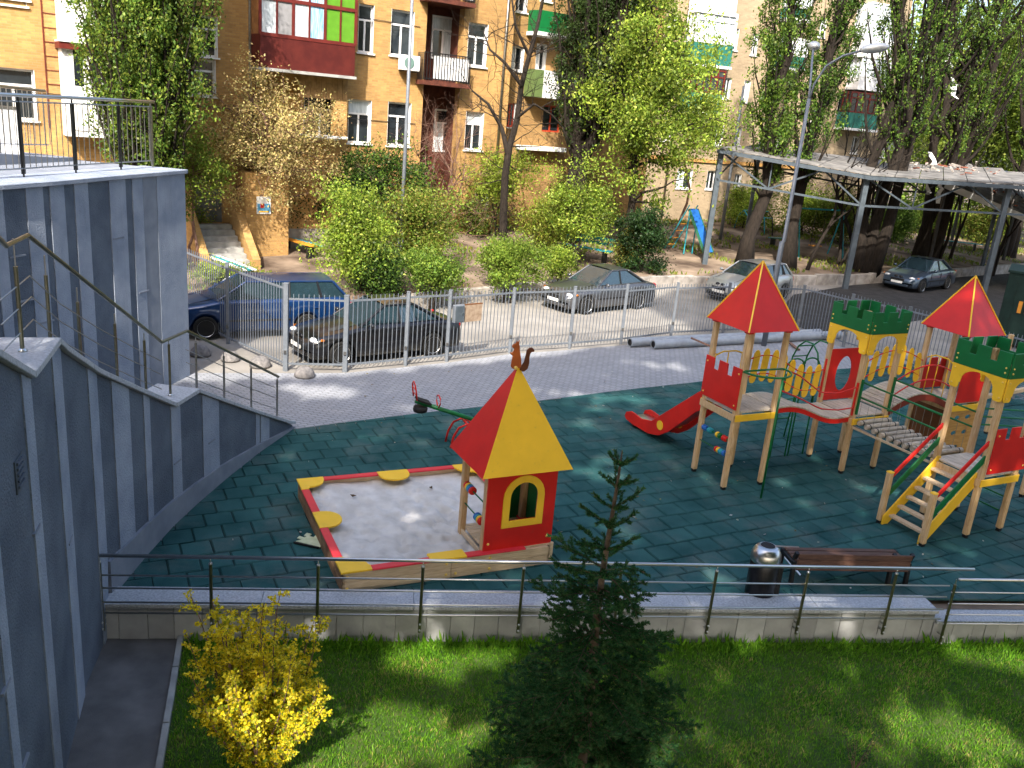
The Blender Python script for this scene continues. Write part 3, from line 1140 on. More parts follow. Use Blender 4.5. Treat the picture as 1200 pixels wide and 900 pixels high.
# slide
prof = [(.90, 1.46), (1.25, 1.22), (2.0, .52), (2.28, .33), (2.7, .22), (3.25, .22), (3.45, .20)]
sm = STEEL
m = M()
for k in range(len(prof) - 1):
    (v0, z0), (v1, z1) = prof[k], prof[k + 1]
    m.add([(.19, v0, z0), (.63, v0, z0), (.63, v1, z1), (.19, v1, z1), (.19, v0, z0 - .02), (.63, v0, z0 - .02), (.63, v1, z1 - .02), (.19, v1, z1 - .02)], [(0, 1, 2, 3), (7, 6, 5, 4), (0, 3, 7, 4), (1, 5, 6, 2)])
m.build("slide_chute", STEEL, pc, fixn=True)
outl = [(.93, 1.24), (1.25, 1.05), (2.0, .36), (2.3, .17), (2.65, .08), (3.25, .07), (3.5, .10), (3.56, .17), (3.52, .26), (3.35, .33), (3.2, .33), (2.95, .30), (2.6, .38), (2.2, .70), (1.25, 1.46), (.95, 1.62)]
for u in (.15, .64):
    sd = M().prism(outl, (u, 0, 0), (0, 1, 0), (0, 0, 1), (.035, 0, 0)).build("slide_side", RED, pc, bevel=.006, fixn=True)
    for s_ in (-.012, .036):
        M().lathe([(.10, 0), (.10, .012), (.085, .014)], (u + s_, 2.28, .40), 18, (1, 0, 0)).build("slide_disc", YEL, sd)
M().box(.2, .62, 3.2, 3.3, -.02, .2).build("slide_foot", DARKM, pc)


# wave bridge tower one to two
def bz(u):
    x = (u - .92) / 1.96
    return 1.50 - .30 * x + .055 * sin(x * 2 * pi) * 1.4


n = 21
for i in range(n):
    ua, ub = .93 + 1.94 * i / n, .93 + 1.94 * (i + 1) / n - .008
    m = M()
    m.bar(((ua), .435, bz(ua) - .015), (ub, .435, bz(ub) - .015), .84, .03)
    m.build("bridge_plank", PLANKW, pc, bevel=.004)
for v in (.03, .84):
    us = [.9 + 2.0 * i / 16 for i in range(17)]
    poly = [(u, bz(u) - .032) for u in us] + [(u, bz(u) - .12) for u in reversed(us)]
    M().prism(poly, (0, v - .015, 0), (1, 0, 0), (0, 0, 1), (0, .03, 0)).build("bridge_beam", BROWNP if False else RED, pc, fixn=True)


def rail_along(f, v, u0, u1, name="bridge_rail", mt=RED, r=.014):
    us = [u0 + (u1 - u0) * i / 14 for i in range(15)]
    return M().tube([(u, v, f(u)) for u in us], r, 8).build(name, mt, pc, smooth=True)


PK = [(-.08, -.24), (-.08, .18), (-.07, .25), (-.04, .305), (0, .325), (.04, .305), (.07, .25), (.08, .18), (.08, -.24), (.065, -.295), (.03, -.33), (-.03, -.33), (-.065, -.295)]


def picket(u, v, z, tilt=0.0):
    m = M().prism(PK, (u, v, z), (cos(tilt), 0, sin(tilt)), (-sin(tilt), 0, cos(tilt)), (0, -.022, 0))
    return m.build("picket", YEL, pc, bevel=.004, fixn=True)


def railf(dz):
    return lambda u: bz(u) + dz + .05 * sin((u - .9) * 3.2)


for i in range(8):
    u = 1.06 + i * .235
    picket(u, .87, bz(u) + .50 + .04 * sin((u - .9) * 3.2), -.05)
rail_along(railf(.68), .86, .88, 2.92)
rail_along(railf(.32), .86, .88, 2.92)
f_up = lambda u: float(np.interp(u, [.9, 1.3, 1.94, 2.4, 2.9], [2.26, 2.12, 1.74, 1.70, 1.80]))
f_lo = lambda u: float(np.interp(u, [.9, 1.4, 2.0, 2.45, 2.9], [1.86, 1.68, 1.42, 1.36, 1.38]))
rail_along(f_up, -.03, .9, 2.9)
rail_along(f_lo, -.03, .9, 2.9)
M().box(2.85, 2.88, -.045, -.01, 1.22, 1.88).build("rail_end_plate", RED, pc)
M().box(2.87, 2.90, .83, .87, 1.3, 2.1).build("rail_end_plate", RED, pc)

# tower two: red panel with an oval hole and the green arched climber behind it
ov = [(.45 + .21 * cos(2 * pi * i / 28), 1.78 + .36 * sin(2 * pi * i / 28)) for i in range(28)]
M().holed([(.02, 1.24), (.85, 1.24), (.85, 2.30), (.02, 2.30)], [ov], (2.93, .87 - .03, 0), (1, 0, 0), (0, 0, 1), (0, -.02, 0)).build("oval_panel", RED, pc, fixn=True)
for u in (2.45, 2.85, 3.25):
    a = [(u, 1.0, 1.15), (u, 1.0, 1.9), (u, 1.08, 2.15), (u, 1.25, 2.3), (u, 1.45, 2.3), (u, 1.62, 2.15), (u, 1.72, 1.9), (u, 1.85, 1.0), (u, 1.95, 0)]
    if u > 2.5:
        M().tube(a, .017, 8).build("climber_arch", GRN, pc, smooth=True)
for (v, z) in ((1.73, 1.9), (1.80, 1.4), (1.87, .9), (1.92, .45), (1.63, 2.15)):
    M().tube([(2.85, v, z), (3.25, v, z)], .014, 6).build("climber_rung", GRN, pc, smooth=True)
for vv in (1.05, 1.5):
    a = [(2.2 + .0, vv, 1.3)]
for u0 in (2.02, 2.42):
    M().tube([(u0 + .24 - .24 * cos(pi * i / 10), 1.02, 1.88 + .2 * sin(pi * i / 10)) for i in range(11)], .017, 8).build("climber_arch", GRN, pc, smooth=True)
    for du in (0, .48):
        M().tube([(u0 + du, 1.02, 0), (u0 + du, 1.02, 1.88)], .016, 6).build("climber_leg", GRN, pc, smooth=True)


# arched bridge tower two to four
def az(u):
    x = (u - 3.82) / 1.9
    return 1.21 + .04 * x + .30 * max(0, sin(pi * min(max(x, 0), 1)))


n = 20
for i in range(n):
    ua, ub = 3.86 + 1.82 * i / n, 3.86 + 1.82 * (i + 1) / n - .008
    M().bar((ua, .435, az(ua) - .015), (ub, .435, az(ub) - .015), .84, .03).build("bridge_plank", PLANKW, pc, bevel=.004)
for v in (.03, .84):
    us = [3.83 + 1.88 * i / 16 for i in range(17)]
    poly = [(u, az(u) - .032) for u in us] + [(u, az(u) - .16) for u in reversed(us)]
    M().prism(poly, (0, v - .015, 0), (1, 0, 0), (0, 0, 1), (0, .03, 0)).build("bridge_beam", mat("brown_red_stain", (.20, .03, .015), .5), pc, fixn=True)
for i in range(7):
    u = 3.98 + i * .265
    picket(u, .87, az(u) + .47, (4.78 - u) * -.12)
rail_along(lambda u: az(u) + .66, .86, 3.8, 5.74)
rail_along(lambda u: az(u) + .32, .86, 3.8, 5.74)
rail_along(lambda u: az(u) + .60, -.02, 3.8, 5.74)
rail_along(lambda u: az(u) + .30, -.02, 3.8, 5.74)
# tower four: red arched front panel, plywood climbing wall below, rear panels
ap = [(0, 1.26), (.77, 1.26), (.77, 1.80)] + [(.385 + .385 * cos(pi * i / 10), 1.80 + .26 * sin(pi * i / 10)) for i in range(1, 10)] + [(0, 1.80)]
M().prism(ap, (5.78, -.032, 0), (1, 0, 0), (0, 0, 1), (0, -.02, 0)).build("arched_panel", RED, pc, bevel=.004, fixn=True)
hs = [[(x + .085 * cos(2 * pi * i / 10), z + .05 * sin(2 * pi * i / 10)) for i in range(10)] for x, z in ((.22, .92), (.55, .92), (.22, .58), (.55, .58), (.38, .25))]
M().holed([(0, .06), (.77, .06), (.77, 1.075), (0, 1.075)], hs, (5.78, .0, 0), (1, 0, 0), (0, 0, 1), (0, -.02, 0)).build("climbing_panel", mat("honey_plywood", (.40, .20, .05), .5, c2=(.52, .29, .09), s=4, st=(1, 1, 6)), pc, fixn=True)
M().box(5.72, 5.74, .06, .85, .06, 1.07).build("side_panel", BROWNP, pc)
M().prism(crenel(.95, 1.27, 1.95, .16), (5.69, .96, 0), (1, 0, 0), (0, 0, 1), (0, -.022, 0)).build("crenellated_panel", RED, pc, fixn=True)
M().tube([(5.73, .8, 2.02), (5.72, .6, 2.12), (5.72, .3, 2.12), (5.73, .1, 2.02)], .015, 8).build("gate_rail", YEL, pc, smooth=True)
for v in (.25, .5, .7):
    M().tube([(5.72, v, 1.3), (5.72, v, 2.1)], .011, 6).build("gate_bar", YEL, pc, smooth=True)
# tunnel beam and green bars leading off to the right from tower four
M().bar((6.66, .05, 1.3), (8.6, .05, 1.42), .09, .09).build("side_beam", WOODH, pc, bevel=.01)
for z in (1.0, .82, .64):
    M().tube([(6.6, -.05, z + .1), (8.4, -.4, z)], .018, 8).build("side_bar", GRN, pc, smooth=True)
post(8.5, .02, 2.4)
post(8.5, .9, 2.4)
post(5.73, -1.9, 1.9)
post(5.73, -2.75, 1.9)

# log bridge tower two to tower three
nl = 10
for i in range(nl):
    v = -.14 - i * .178
    z = 1.10 - .07 * sin(pi * (i + .5) / nl)
    lg = M().tube([(2.98, v, z), (3.05, v, z), (3.4, v + RNG.uniform(-.01, .01), z + .005), (3.75, v, z), (3.83, v, z)], [.050, .056, .055, .056, .050], 12).build("log", LOGM, pc, smooth=False)
    for u in (3.06, 3.72):
        M().lathe([(.059, -.012), (.059, .012)], (u, v, z), 10, (1, 0, 0)).build("cable_clamp", DARKM, lg)
    for u in (2.94, 3.80):
        M().tube([(u, v, z + .02), (u, v, 1.58)], .0045, 4).build("hanger_rod", STEELD, pc)
for u in (2.93, 3.80):
    for z0, z1 in ((1.90, 1.86), (1.60, 1.58)):
        M().tube([(u, .0, z0), (u, -1.92, z1)], .018, 8).build("bridge_handrail", GRN, pc, smooth=True)
    M().box(u - .02, u + .02, -.09, -.055, 1.25, 1.95).build("handrail_bracket", GRN, pc)
    M().tube([(u, -.02, 1.03), (u, -.95, .97), (u, -1.9, 1.0)], .012, 6).build("chain_cable", STEELD, pc)
    M().bar((u, -.03, .98), (u, -1.9, .98), .03, .04).build("bridge_beam", WOODH, pc)

# stairs up to tower three from the left
for v in (-1.92, -2.80):
    nw = post(1.86, v, .94)
    M().lathe([(.068, 0), (.062, .02), (.0, .03)], (1.86, v, .94), 4).build("cap", YEL, nw)
    m = M()
    s_ = 1 if v < -2.4 else -1
    poly = [(1.84, -.0), (1.98, -.0), (2.96, .95), (2.96, 1.16), (2.88, 1.17)] + [(1.84, .16)]
    M().prism(poly, (0, v + s_ * .05, 0), (1, 0, 0), (0, 0, 1), (0, s_ * .03, 0)).build("stringer", YEL, pc, bevel=.006, fixn=True)
    M().bar((1.90, v, .86), (2.93, v, 1.74), .035, .075).build("stair_rail", RED, pc, bevel=.008)
    M().bar((1.92, v, .54), (2.93, v, 1.46), .035, .11).build("stair_rail", GRN, pc, bevel=.008)
for i in range(6):
    x, z = 2.02 + i * .158, .16 + i * .158
    M().box(x - .06, x + .06, -2.72, -2.0, z - .025, z + .02).build("tread", WOODH, pc, bevel=.005)
post(2.42, -2.36, .52, s=.03)
# tower three: red crenellated front panel, green rungs on the right side
M().prism(crenel(.96, 1.17, 1.97, .20), (2.97, -2.842, 0), (1, 0, 0), (0, 0, 1), (0, -.022, 0)).build("crenellated_panel", RED, pc, bevel=.004, fixn=True)
bolts(pc, [V((3.03, -2.864, 1.25)), V((3.86, -2.864, 1.25)), V((3.03, -2.864, 1.85)), V((3.86, -2.864, 1.85))], (0, -1, 0))
for z in (.35, .62, .88):
    M().tube([(3.81, -1.92, z), (3.81, -2.79, z)], .014, 6).build("ladder_rung", GRN, pc, smooth=True)

# ================================================================== sandbox
SB = [at(*p, .3) for p in ((401, 672), (643, 639), (548, 545), (340, 563))]
su = (SB[1] - SB[0])
sang = atan2(su.y, su.x)
sb = thing("sandbox", "square wooden sandbox with red rim, yellow corner seats and half round seats", "sandbox", (SB[0].x, SB[0].y, 0), sang)
SL = 3.04
ZT = .30
for k, (o, e, nrm) in enumerate(sides(0, 0, SL, 0)):
    for zz in ((0, .142), (.146, .285)):
        halves = ((0, SL / 2 - .003), (SL / 2 + .003, SL)) if k == 0 else ((0, SL),)
        for a, b in halves:
            M().prism([(a, zz[0]), (b, zz[0]), (b, zz[1]), (a, zz[1])], o, e, (0, 0, 1), -nrm * .045).build("side_plank", WOODH if k != 3 else mat("brown_board", (.22, .12, .06), .6, c2=(.34, .2, .11), s=6), sb, bevel=.004, fixn=True)
    if k == 0:
        bolts(sb, [o + e * x + V((0, 0, z)) + nrm * .001 for x in (.07, SL / 2 - .07, SL / 2 + .07, SL * .69) for z in (.06, .23)], nrm, .022)
    # rim boards between seats
    segs = [(.40, 1.22), (1.74, SL - .40)] if k != 1 else [(.40, SL - .40)]
    for a, b in segs:
        M().prism([(a, -.02), (b, -.02), (b, .10), (a, .10)], o + V((0, 0, .288)), e, -nrm, (0, 0, .026)).build("rim_board", CAPRED, sb, bevel=.004, fixn=True)
    if k != 1:
        arc = [(1.22, -.02), (1.74, -.02), (1.74, .10)] + [(1.48 + .26 * cos(pi * i / 12), .12 + .24 * sin(pi * i / 12)) for i in range(13)] + [(1.22, .10)]
        if k == 0:
            arc = [(1.16, -.03), (1.56, -.03), (1.56, .16), (1.16, .16)]
            arc = [(1.22, -.02), (1.74, -.02), (1.74, .19), (1.22, .19)]
        M().prism(arc, o + V((0, 0, .289)), e, -nrm, (0, 0, .03)).build("half_round_seat", YEL, sb, bevel=.004, fixn=True)
    if k != 1:
        pass
for k, (cx, cy) in enumerate(((0, 0), (SL, 0), (SL, SL), (0, SL))):
    if k == 1:
        continue
    sx, sy = (1 if cx == 0 else -1), (1 if cy == 0 else -1)
    poly = [(-.02, -.02), (.40, -.02), (.40, .10)] + [(.12 + .26 * cos(a), .12 + .2 * sin(a)) for a in [pi / 2 * i / 6 for i in range(7)]] + [(.10, .40), (-.02, .40)]
    M().prism(poly, (cx, cy, .290), (sx, 0, 0), (0, sy, 0), (0, 0, .03)).build("corner_seat", YEL, sb, bevel=.004, fixn=True)
# the sand, with hollows and prints
rng = np.random.default_rng(5)
G = 90
xs = np.linspace(.046, SL - .046, G)
X, Y = np.meshgrid(xs, xs, indexing='ij')
Zs = .17 + .02 * np.sin(X * 2.1 + 1) * np.cos(Y * 1.7) - .012 * np.sin(X * 5 + Y * 3)
edge = np.minimum(np.minimum(X, SL - X), np.minimum(Y, SL - Y))
Zs += .05 * np.exp(-edge / .2)
for _ in range(420):
    cx, cy = rng.uniform(.1, SL - .1, 2)
    if rng.random() < .5:
        cx, cy = rng.normal(1.9, .55), rng.normal(1.25, .6)
    r = rng.uniform(.03, .10)
    Zs -= rng.uniform(.010, .045) * np.exp(-((X - cx) ** 2 + (Y - cy) ** 2) / r ** 2)
    Zs += rng.uniform(.006, .026) * np.exp(-((X - cx - r) ** 2 + (Y - cy - r * .5) ** 2) / (r * .8) ** 2)
Zs += rng.normal(0, .0018, Zs.shape)
m = M()
m.add([(X[i, j], Y[i, j], Zs[i, j]) for i in range(G) for j in range(G)], [(i * G + j, (i + 1) * G + j, (i + 1) * G + j + 1, i * G + j + 1) for i in range(G - 1) for j in range(G - 1)])
SAND = mat("pale_sand", (.52, .49, .45), .95, c2=(.66, .63, .59), s=4, bump=.5, bs=120, det=9)
sd = m.build("sand", SAND, smooth=True, kind="stuff")
sd.location = sb.location + V((0, 0, 0))
sd.rotation_euler = sb.rotation_euler
tag(sd, "pale grey sand with scuffed footprints filling the sandbox", "sand", kind="stuff")
LF = mat("dead_leaf", (.10, .06, .03), .8)
for i, (x, y, lb) in enumerate(((.75, 2.45, "small brown dry leaf on the sand near the left corner seat"), (2.05, 2.45, "curled brown dry leaf on the sand in front of the far rim"))):
    z = .21
    lo_ = M().add([(-.05, 0, .02), (0, -.03, .0), (.06, 0, .025), (0, .035, .01)], [(0, 1, 2, 3)]).build("dry_leaf", LF)
    p = full(sb) @ V((x, y, z))
    lo_.location = p
    lo_.rotation_euler = (0.1, .1, i * 1.3)
    tag(lo_, lb, "leaf", "dry leaves on the sand")

# ================================================================== playhouse on the sandbox corner
hp = at(566, 648, .25)
PH = thing("playhouse", "red and yellow playhouse with pyramid roof and arched window at the sandbox corner", "playhouse", (hp.x, hp.y, 0), TH - .01)
HW, HD = .99, .80
for a, b in ((0, 0), (HW, 0), (0, HD), (HW, HD)):
    s = .048
    M().box(a - s + (.0 if a == 0 else 0), a + s, b - s, b + s, .16, 1.58).build("post", WOOD, PH, bevel=.012)
M().box(-.1, HW + .1, -.075, -.05, .0, .30).build("base_board", WOODH, PH, bevel=.004)
M().box(HW + .05, HW + .08, -.05, HD + .05, .0, .30).build("base_board", WOODH, PH, bevel=.004)
for i in range(8):
    y = .0 + i * .104
    M().box(.03, HW - .05, y, y + .097, .26, .295).build("floor_plank", WOODH, PH, bevel=.004)
M().box(-.03, .0, -.0, HD, .19, .258).build("floor_beam", WOODH, PH)
wx, wz0, wr = .53, .74, .25
hole = [(wx - .22, wz0), (wx + .22, wz0), (wx + .22, wz0 + .36)] + [(wx + .22 * cos(pi * i / 12), wz0 + .36 + .22 * sin(pi * i / 12)) for i in range(1, 12)] + [(wx - .22, wz0 + .36)]
M().holed([(-.04, .28), (HW + .05, .28), (HW + .05, 1.53), (-.04, 1.53)], [hole], (0, -.051, 0), (1, 0, 0), (0, 0, 1), (0, -.02, 0)).build("front_panel", RED, PH, fixn=True)
outer = [(wx - .32, wz0 - .10), (wx + .32, wz0 - .10), (wx + .32, wz0 + .36)] + [(wx + .32 * cos(pi * i / 12), wz0 + .36 + .32 * sin(pi * i / 12)) for i in range(1, 12)] + [(wx - .32, wz0 + .36)]
hol2 = [(wx + (x - wx) * .97, wz0 + .003 + (z - wz0) * .985) for x, z in hole]
M().holed(outer, [hol2], (0, -.072, 0), (1, 0, 0), (0, 0, 1), (0, -.016, 0)).build("window_trim", YEL, PH, fixn=True)
bolts(PH, [V((x, -.072, z)) for x in (.03, HW - .03) for z in (.42, 1.46)], (0, -1, 0), .02)
M().box(HW + .049, HW + .07, -.04, HD + .04, .28, 1.53).build("side_panel", GRN, PH)
M().box(.55, HW, HD + .049, HD + .07, .28, 1.53).build("back_panel", GRN, PH)
for (z, seq) in ((.98, [("r", .06), ("y", .13), ("c", .20), ("b", .27), ("r", .34)]), (.68, [("b", .66), ("c", .73), ("y", .80), ("r", .87)])):
    beads(PH, (0, HD - .05, z), (0, .05, z), seq, 0, .062, .05)
ctr = V((HW / 2, HD / 2, 2.88))
ox, oy = .20, .20
cs = [V((-ox, -oy - .02, 1.50)), V((HW + ox, -oy - .02, 1.50)), V((HW + ox, HD + oy, 1.50)), V((-ox, HD + oy, 1.50))]
for i, mt_ in enumerate((YEL, RED, YEL, RED)):
    p, q = cs[i], cs[(i + 1) % 4]
    nrm = (q - p).cross(ctr - p).normalized()
    t = -nrm * .02
    M().add([p, q, ctr, p + t, q + t, ctr + t], [(0, 1, 2), (5, 4, 3), (0, 3, 4, 1), (1, 4, 5, 2), (2, 5, 3, 0)]).build("roof_panel", mt_, PH, fixn=True)
FOX = mat("fox_orange_paint", (.42, .10, .02), .5, v=.15, s=6)
FOXD = mat("dark_brown_paint", (.11, .032, .012), .5, v=.15, s=6)
# wooden squirrel on the peak, cut from board
sq = [(-.02, 0), (.06, 0), (.085, .05), (.075, .13), (.06, .19), (.045, .25), (.045, .29), (.03, .31), (.035, .37), (.012, .335), (-.005, .36), (-.01, .325), (-.04, .31), (-.065, .285), (-.055, .265), (-.03, .26), (-.035, .22), (-.06, .2), (-.08, .21), (-.075, .185), (-.04, .165), (-.05, .1), (-.055, .03)]
tl = [(.04, .0), (.10, -.02), (.15, .02), (.165, .09), (.16, .16), (.165, .21), (.185, .235), (.215, .235), (.22, .255), (.19, .285), (.15, .285), (.115, .25), (.105, .18), (.09, .1), (.06, .05)]
so_ = V((HW / 2 - .05, HD / 2, 2.82))
M().prism([(x * 1.15, z * 1.15) for x, z in sq], so_, (.86, -.3, 0), (0, 0, 1), (.012, .034, 0)).build("squirrel_body", FOX, PH, bevel=.008, fixn=True)
M().prism([(x * 1.15, z * 1.15) for x, z in tl], so_ + V((.01, -.035, 0)), (.86, -.3, 0), (0, 0, 1), (.012, .034, 0)).build("squirrel_tail", FOXD, PH, bevel=.008, fixn=True)
M().ball((HW / 2 - .05, HD / 2 - .03, 2.85), .028, 6).build("peak_knob", BOLT, PH, smooth=True)

# ================================================================== seesaw
ss = thing("seesaw", "green beam seesaw with red seat hoops and red pivot frame behind the playhouse", "seesaw", (-.85, 15.80, 0), atan2(.42, 1.0))
e1, e2 = V((-1.0, 0, .92)), V((1.2, 0, .12))
M().tube([e1, e2], .042, 12).build("beam", GRN, ss, smooth=True)
ax = (e2 - e1).normalized()
upv = V((-ax.z * -1, 0, ax.x))
upv = V((0, 1, 0)).cross(ax) * -1
for s_, p in ((1, e1 + ax * .06), (-1, e2 - ax * .06)):
    d = ax * s_
    M().box(-.14, .14, -.12, .12, -.012, .02).build("seat", BLACKR, ss).matrix_basis = Matrix.Translation(p + d * .10 + V((0, 0, .05))) @ Matrix.Rotation(-atan2(ax.z, ax.x), 4, 'Y')
    hoop = [p - d * .06 + V((0, y, 0)) * 1 + V((0, 0, z)) - d * (z * .15) for y, z in ((-.13, .05), (-.13, .22), (-.09, .32), (0, .37), (.09, .32), (.13, .22), (.13, .05))]
    M().tube(hoop, .014, 8).build("backrest_hoop", RED, ss, smooth=True)
    for zz in (.14, .24):
        M().tube([p - d * .06 + V((0, -.12, zz)) - d * zz * .15, p - d * .06 + V((0, .12, zz)) - d * zz * .15], .011, 6).build("hoop_bar", RED, ss)
    hoop = [p + d * .42 + V((0, y, z)) for y, z in ((-.03, .02), (-.12, .12), (-.10, .22), (0, .26), (.10, .22), (.12, .12), (.03, .02))]
    M().tube(hoop, .014, 8).build("grip_hoop", RED, ss, smooth=True)
    M().lathe([(.04, 0), (.13, .0), (.14, .05), (.13, .1), (.04, .1)], p + d * .05 + V((0, 0, -.17)), 14).build("tyre_buffer", BLACKR, ss, smooth=True)
for y in (-.17, .17):
    pts = [(-.3, y, 0), (-.26, y, .22), (-.16, y, .40), (0, y, .47), (.16, y, .40), (.26, y, .22), (.3, y, 0)]
    M().tube(pts, .022, 8).build("pivot_arch", RED, ss, smooth=True)
M().tube([(0, -.2, .47), (0, .2, .47)], .024, 8).build("axle", RED, ss, smooth=True)

# ================================================================== small things on the rubber
bn = thing("litter_bin", "black round litter bin with a polished steel dome lid beside the bench", "litter bin", at(889, 697, 0), 0)
M().lathe([(.19, 0), (.20, .02), (.20, .55), (.185, .57)], (0, 0, 0), 24).build("body", mat("black_powder_coat", (.008, .008, .011), .35, v=.1), bn, smooth=True)
M().lathe([(.205, .55), (.21, .60), (.20, .68), (.16, .75), (.105, .785), (.10, .78)], (0, 0, 0), 24).build("dome_lid", STEEL, bn, smooth=True)
M().lathe([(.10, .781), (.095, .787), (.0, .779)], (0, 0, 0), 20).build("opening", BLACKR, bn)
M().box(.19, .26, -.05, .05, .0, .50).build("side_stand", DARKM, bn)
b0 = V((5.2, 11.52, 0))
bang = atan2(cdir.y, cdir.x)
be = thing("park_bench", "dark brown slatted park bench with black end frames seen from behind", "bench", b0, bang)
BRW = mat("dark_brown_slat", (.075, .035, .025), .5, c2=(.13, .07, .05), s=6, st=(1, 8, 8), rnd=.12)
for i, (y, z) in enumerate(((-.02, .28), (-.03, .375), (-.04, .47))):
    M().bar((-.88, y, z), (.88, y, z), .03, .085).build("back_slat", BRW, be, bevel=.006)
for i in range(4):
    M().bar((-.88, .06 + i * .105, .36), (.88, .06 + i * .105, .36), .085, .03).build("seat_slat", BRW, be, bevel=.006)
for x in (-.90, .90, .62):
    f = M()
    f.bar((x, .0, 0), (x, .02, .36), .06, .05)
    f.bar((x, .42, 0), (x, .40, .36), .06, .05)
    f.bar((x, -.0, .32), (x, .44, .32), .05, .05)
    f.bar((x, .03, .40), (x, -.02, .52), .05, .05)
    f.build("end_frame", DARKM, be)
pb = thing("steel_strip", "loose pale steel strips lying bent between the litter bin and the bench", "scrap metal", at(925, 672, 0), .3)
M().bar((-.15, .25, .32), (.12, -.1, .02), .05, .01).build("strip", STEEL, pb)
M().bar((-.2, .28, .32), (.25, .22, .30), .05, .01).build("strip", STEEL, pb)
cr = at(366, 634, 0)
nb = thing("cut_board", "pale green notched offcut board lying on the rubber by the sandbox", "offcut", (cr.x, cr.y, .012), -.25)
M().prism([(-.19, -.14), (.20, -.16), (.22, .10), (.12, .10), (.12, .05), (.06, .06), (.06, .13), (-.02, .14), (-.02, .07), (-.09, .08), (-.09, .15), (-.17, .15), (-.17, .06), (-.12, .05), (-.13, .01), (-.22, .02), (-.22, -.05), (-.14, -.06)], (0, 0, 0), (1, 0, 0), (0, 1, 0), (0, 0, .014)).build("board", mat("pale_green_paint", (.50, .56, .34), .6, c2=(.62, .66, .46), s=9), nb, fixn=True)
M().box(-.2, .2, -.19, -.165, -.005, .02).build("dark_edge", DARKM, nb)
# pipes by the fence
pa, pb_ = at(757, 404, .13), at(985, 392, .13)
pd = (pb_ - pa).normalized()
for i, (off, lb) in enumerate(((0, "grey steel pipe on the paving, the nearer one of the pair by the fence"), (.32, "grey steel pipe lying behind the nearer pipe against the fence"))):
    nrm = V((-pd.y, pd.x, 0))
    a = pa + nrm * off - pd * (off * 1.1) + pd * (.25 if i == 0 else 0)
    L = 7.6
    pp = thing("steel_pipe", lb, "pipe", a, atan2(pd.y, pd.x), "steel pipes on the paving")
    m = M()
    prof = [(.10, 0), (.135, 0), (.135, L), (.10, L)]
    m.lathe(prof, (0, 0, 0), 20, (1, 0, 0))
    m.f = m.f[:-2]
    m.build("pipe", mat("pipe_grey", (.30, .33, .37), .5, .2, v=.1) if i == 0 else bpy.data.materials["pipe_grey"], pp, smooth=False)
    M().lathe([(.102, .02), (.102, .6)], (0, 0, 0), 16, (1, 0, 0)).build("inner_wall", DARKM, pp)
for i, (a, b, lb) in enumerate((((808, 407), (838, 412), "short brown plank lying across the pipes behind the red tower"), ((925, 402), (936, 410), "small brown plank on the grey paving right of the red tower"))):
    p, q = at(*a, .06), at(*b, .03)
    o = M().bar((0, 0, .29 if i == 0 else .02), tuple((q - p) + V((0, 0, .1 if i == 0 else 0))), .1, .04).build("plank", BARKR)
    o.location = p
    tag(o, lb, "plank")
# ================================================================== cars
GLASS = mat("car_glass", (.014, .030, .040), .04, v=.1, spec=.8, coat=.5)
TYRE = mat("tyre_rubber", (.013, .013, .013), .8, v=.2)
ALLOY = mat("alloy_rim", (.62, .62, .62), .3, .8, v=.05)
LAMPM = mat("clear_lamp", (.62, .64, .66), .12, .2, v=.1, coat=.6)
TAILM = mat("red_lamp", (.42, .012, .01), .15, v=.1, coat=.5)
PLATE = mat("number_plate", (.7, .7, .68), .5, v=.05)
AMBER = mat("amber_lamp", (.7, .2, .01), .3)


def carpaint(name, c, metal=.35):
    return mat(name, c, .3, metal, v=.05, s=2, coat=.8, bump=.015, bs=6)


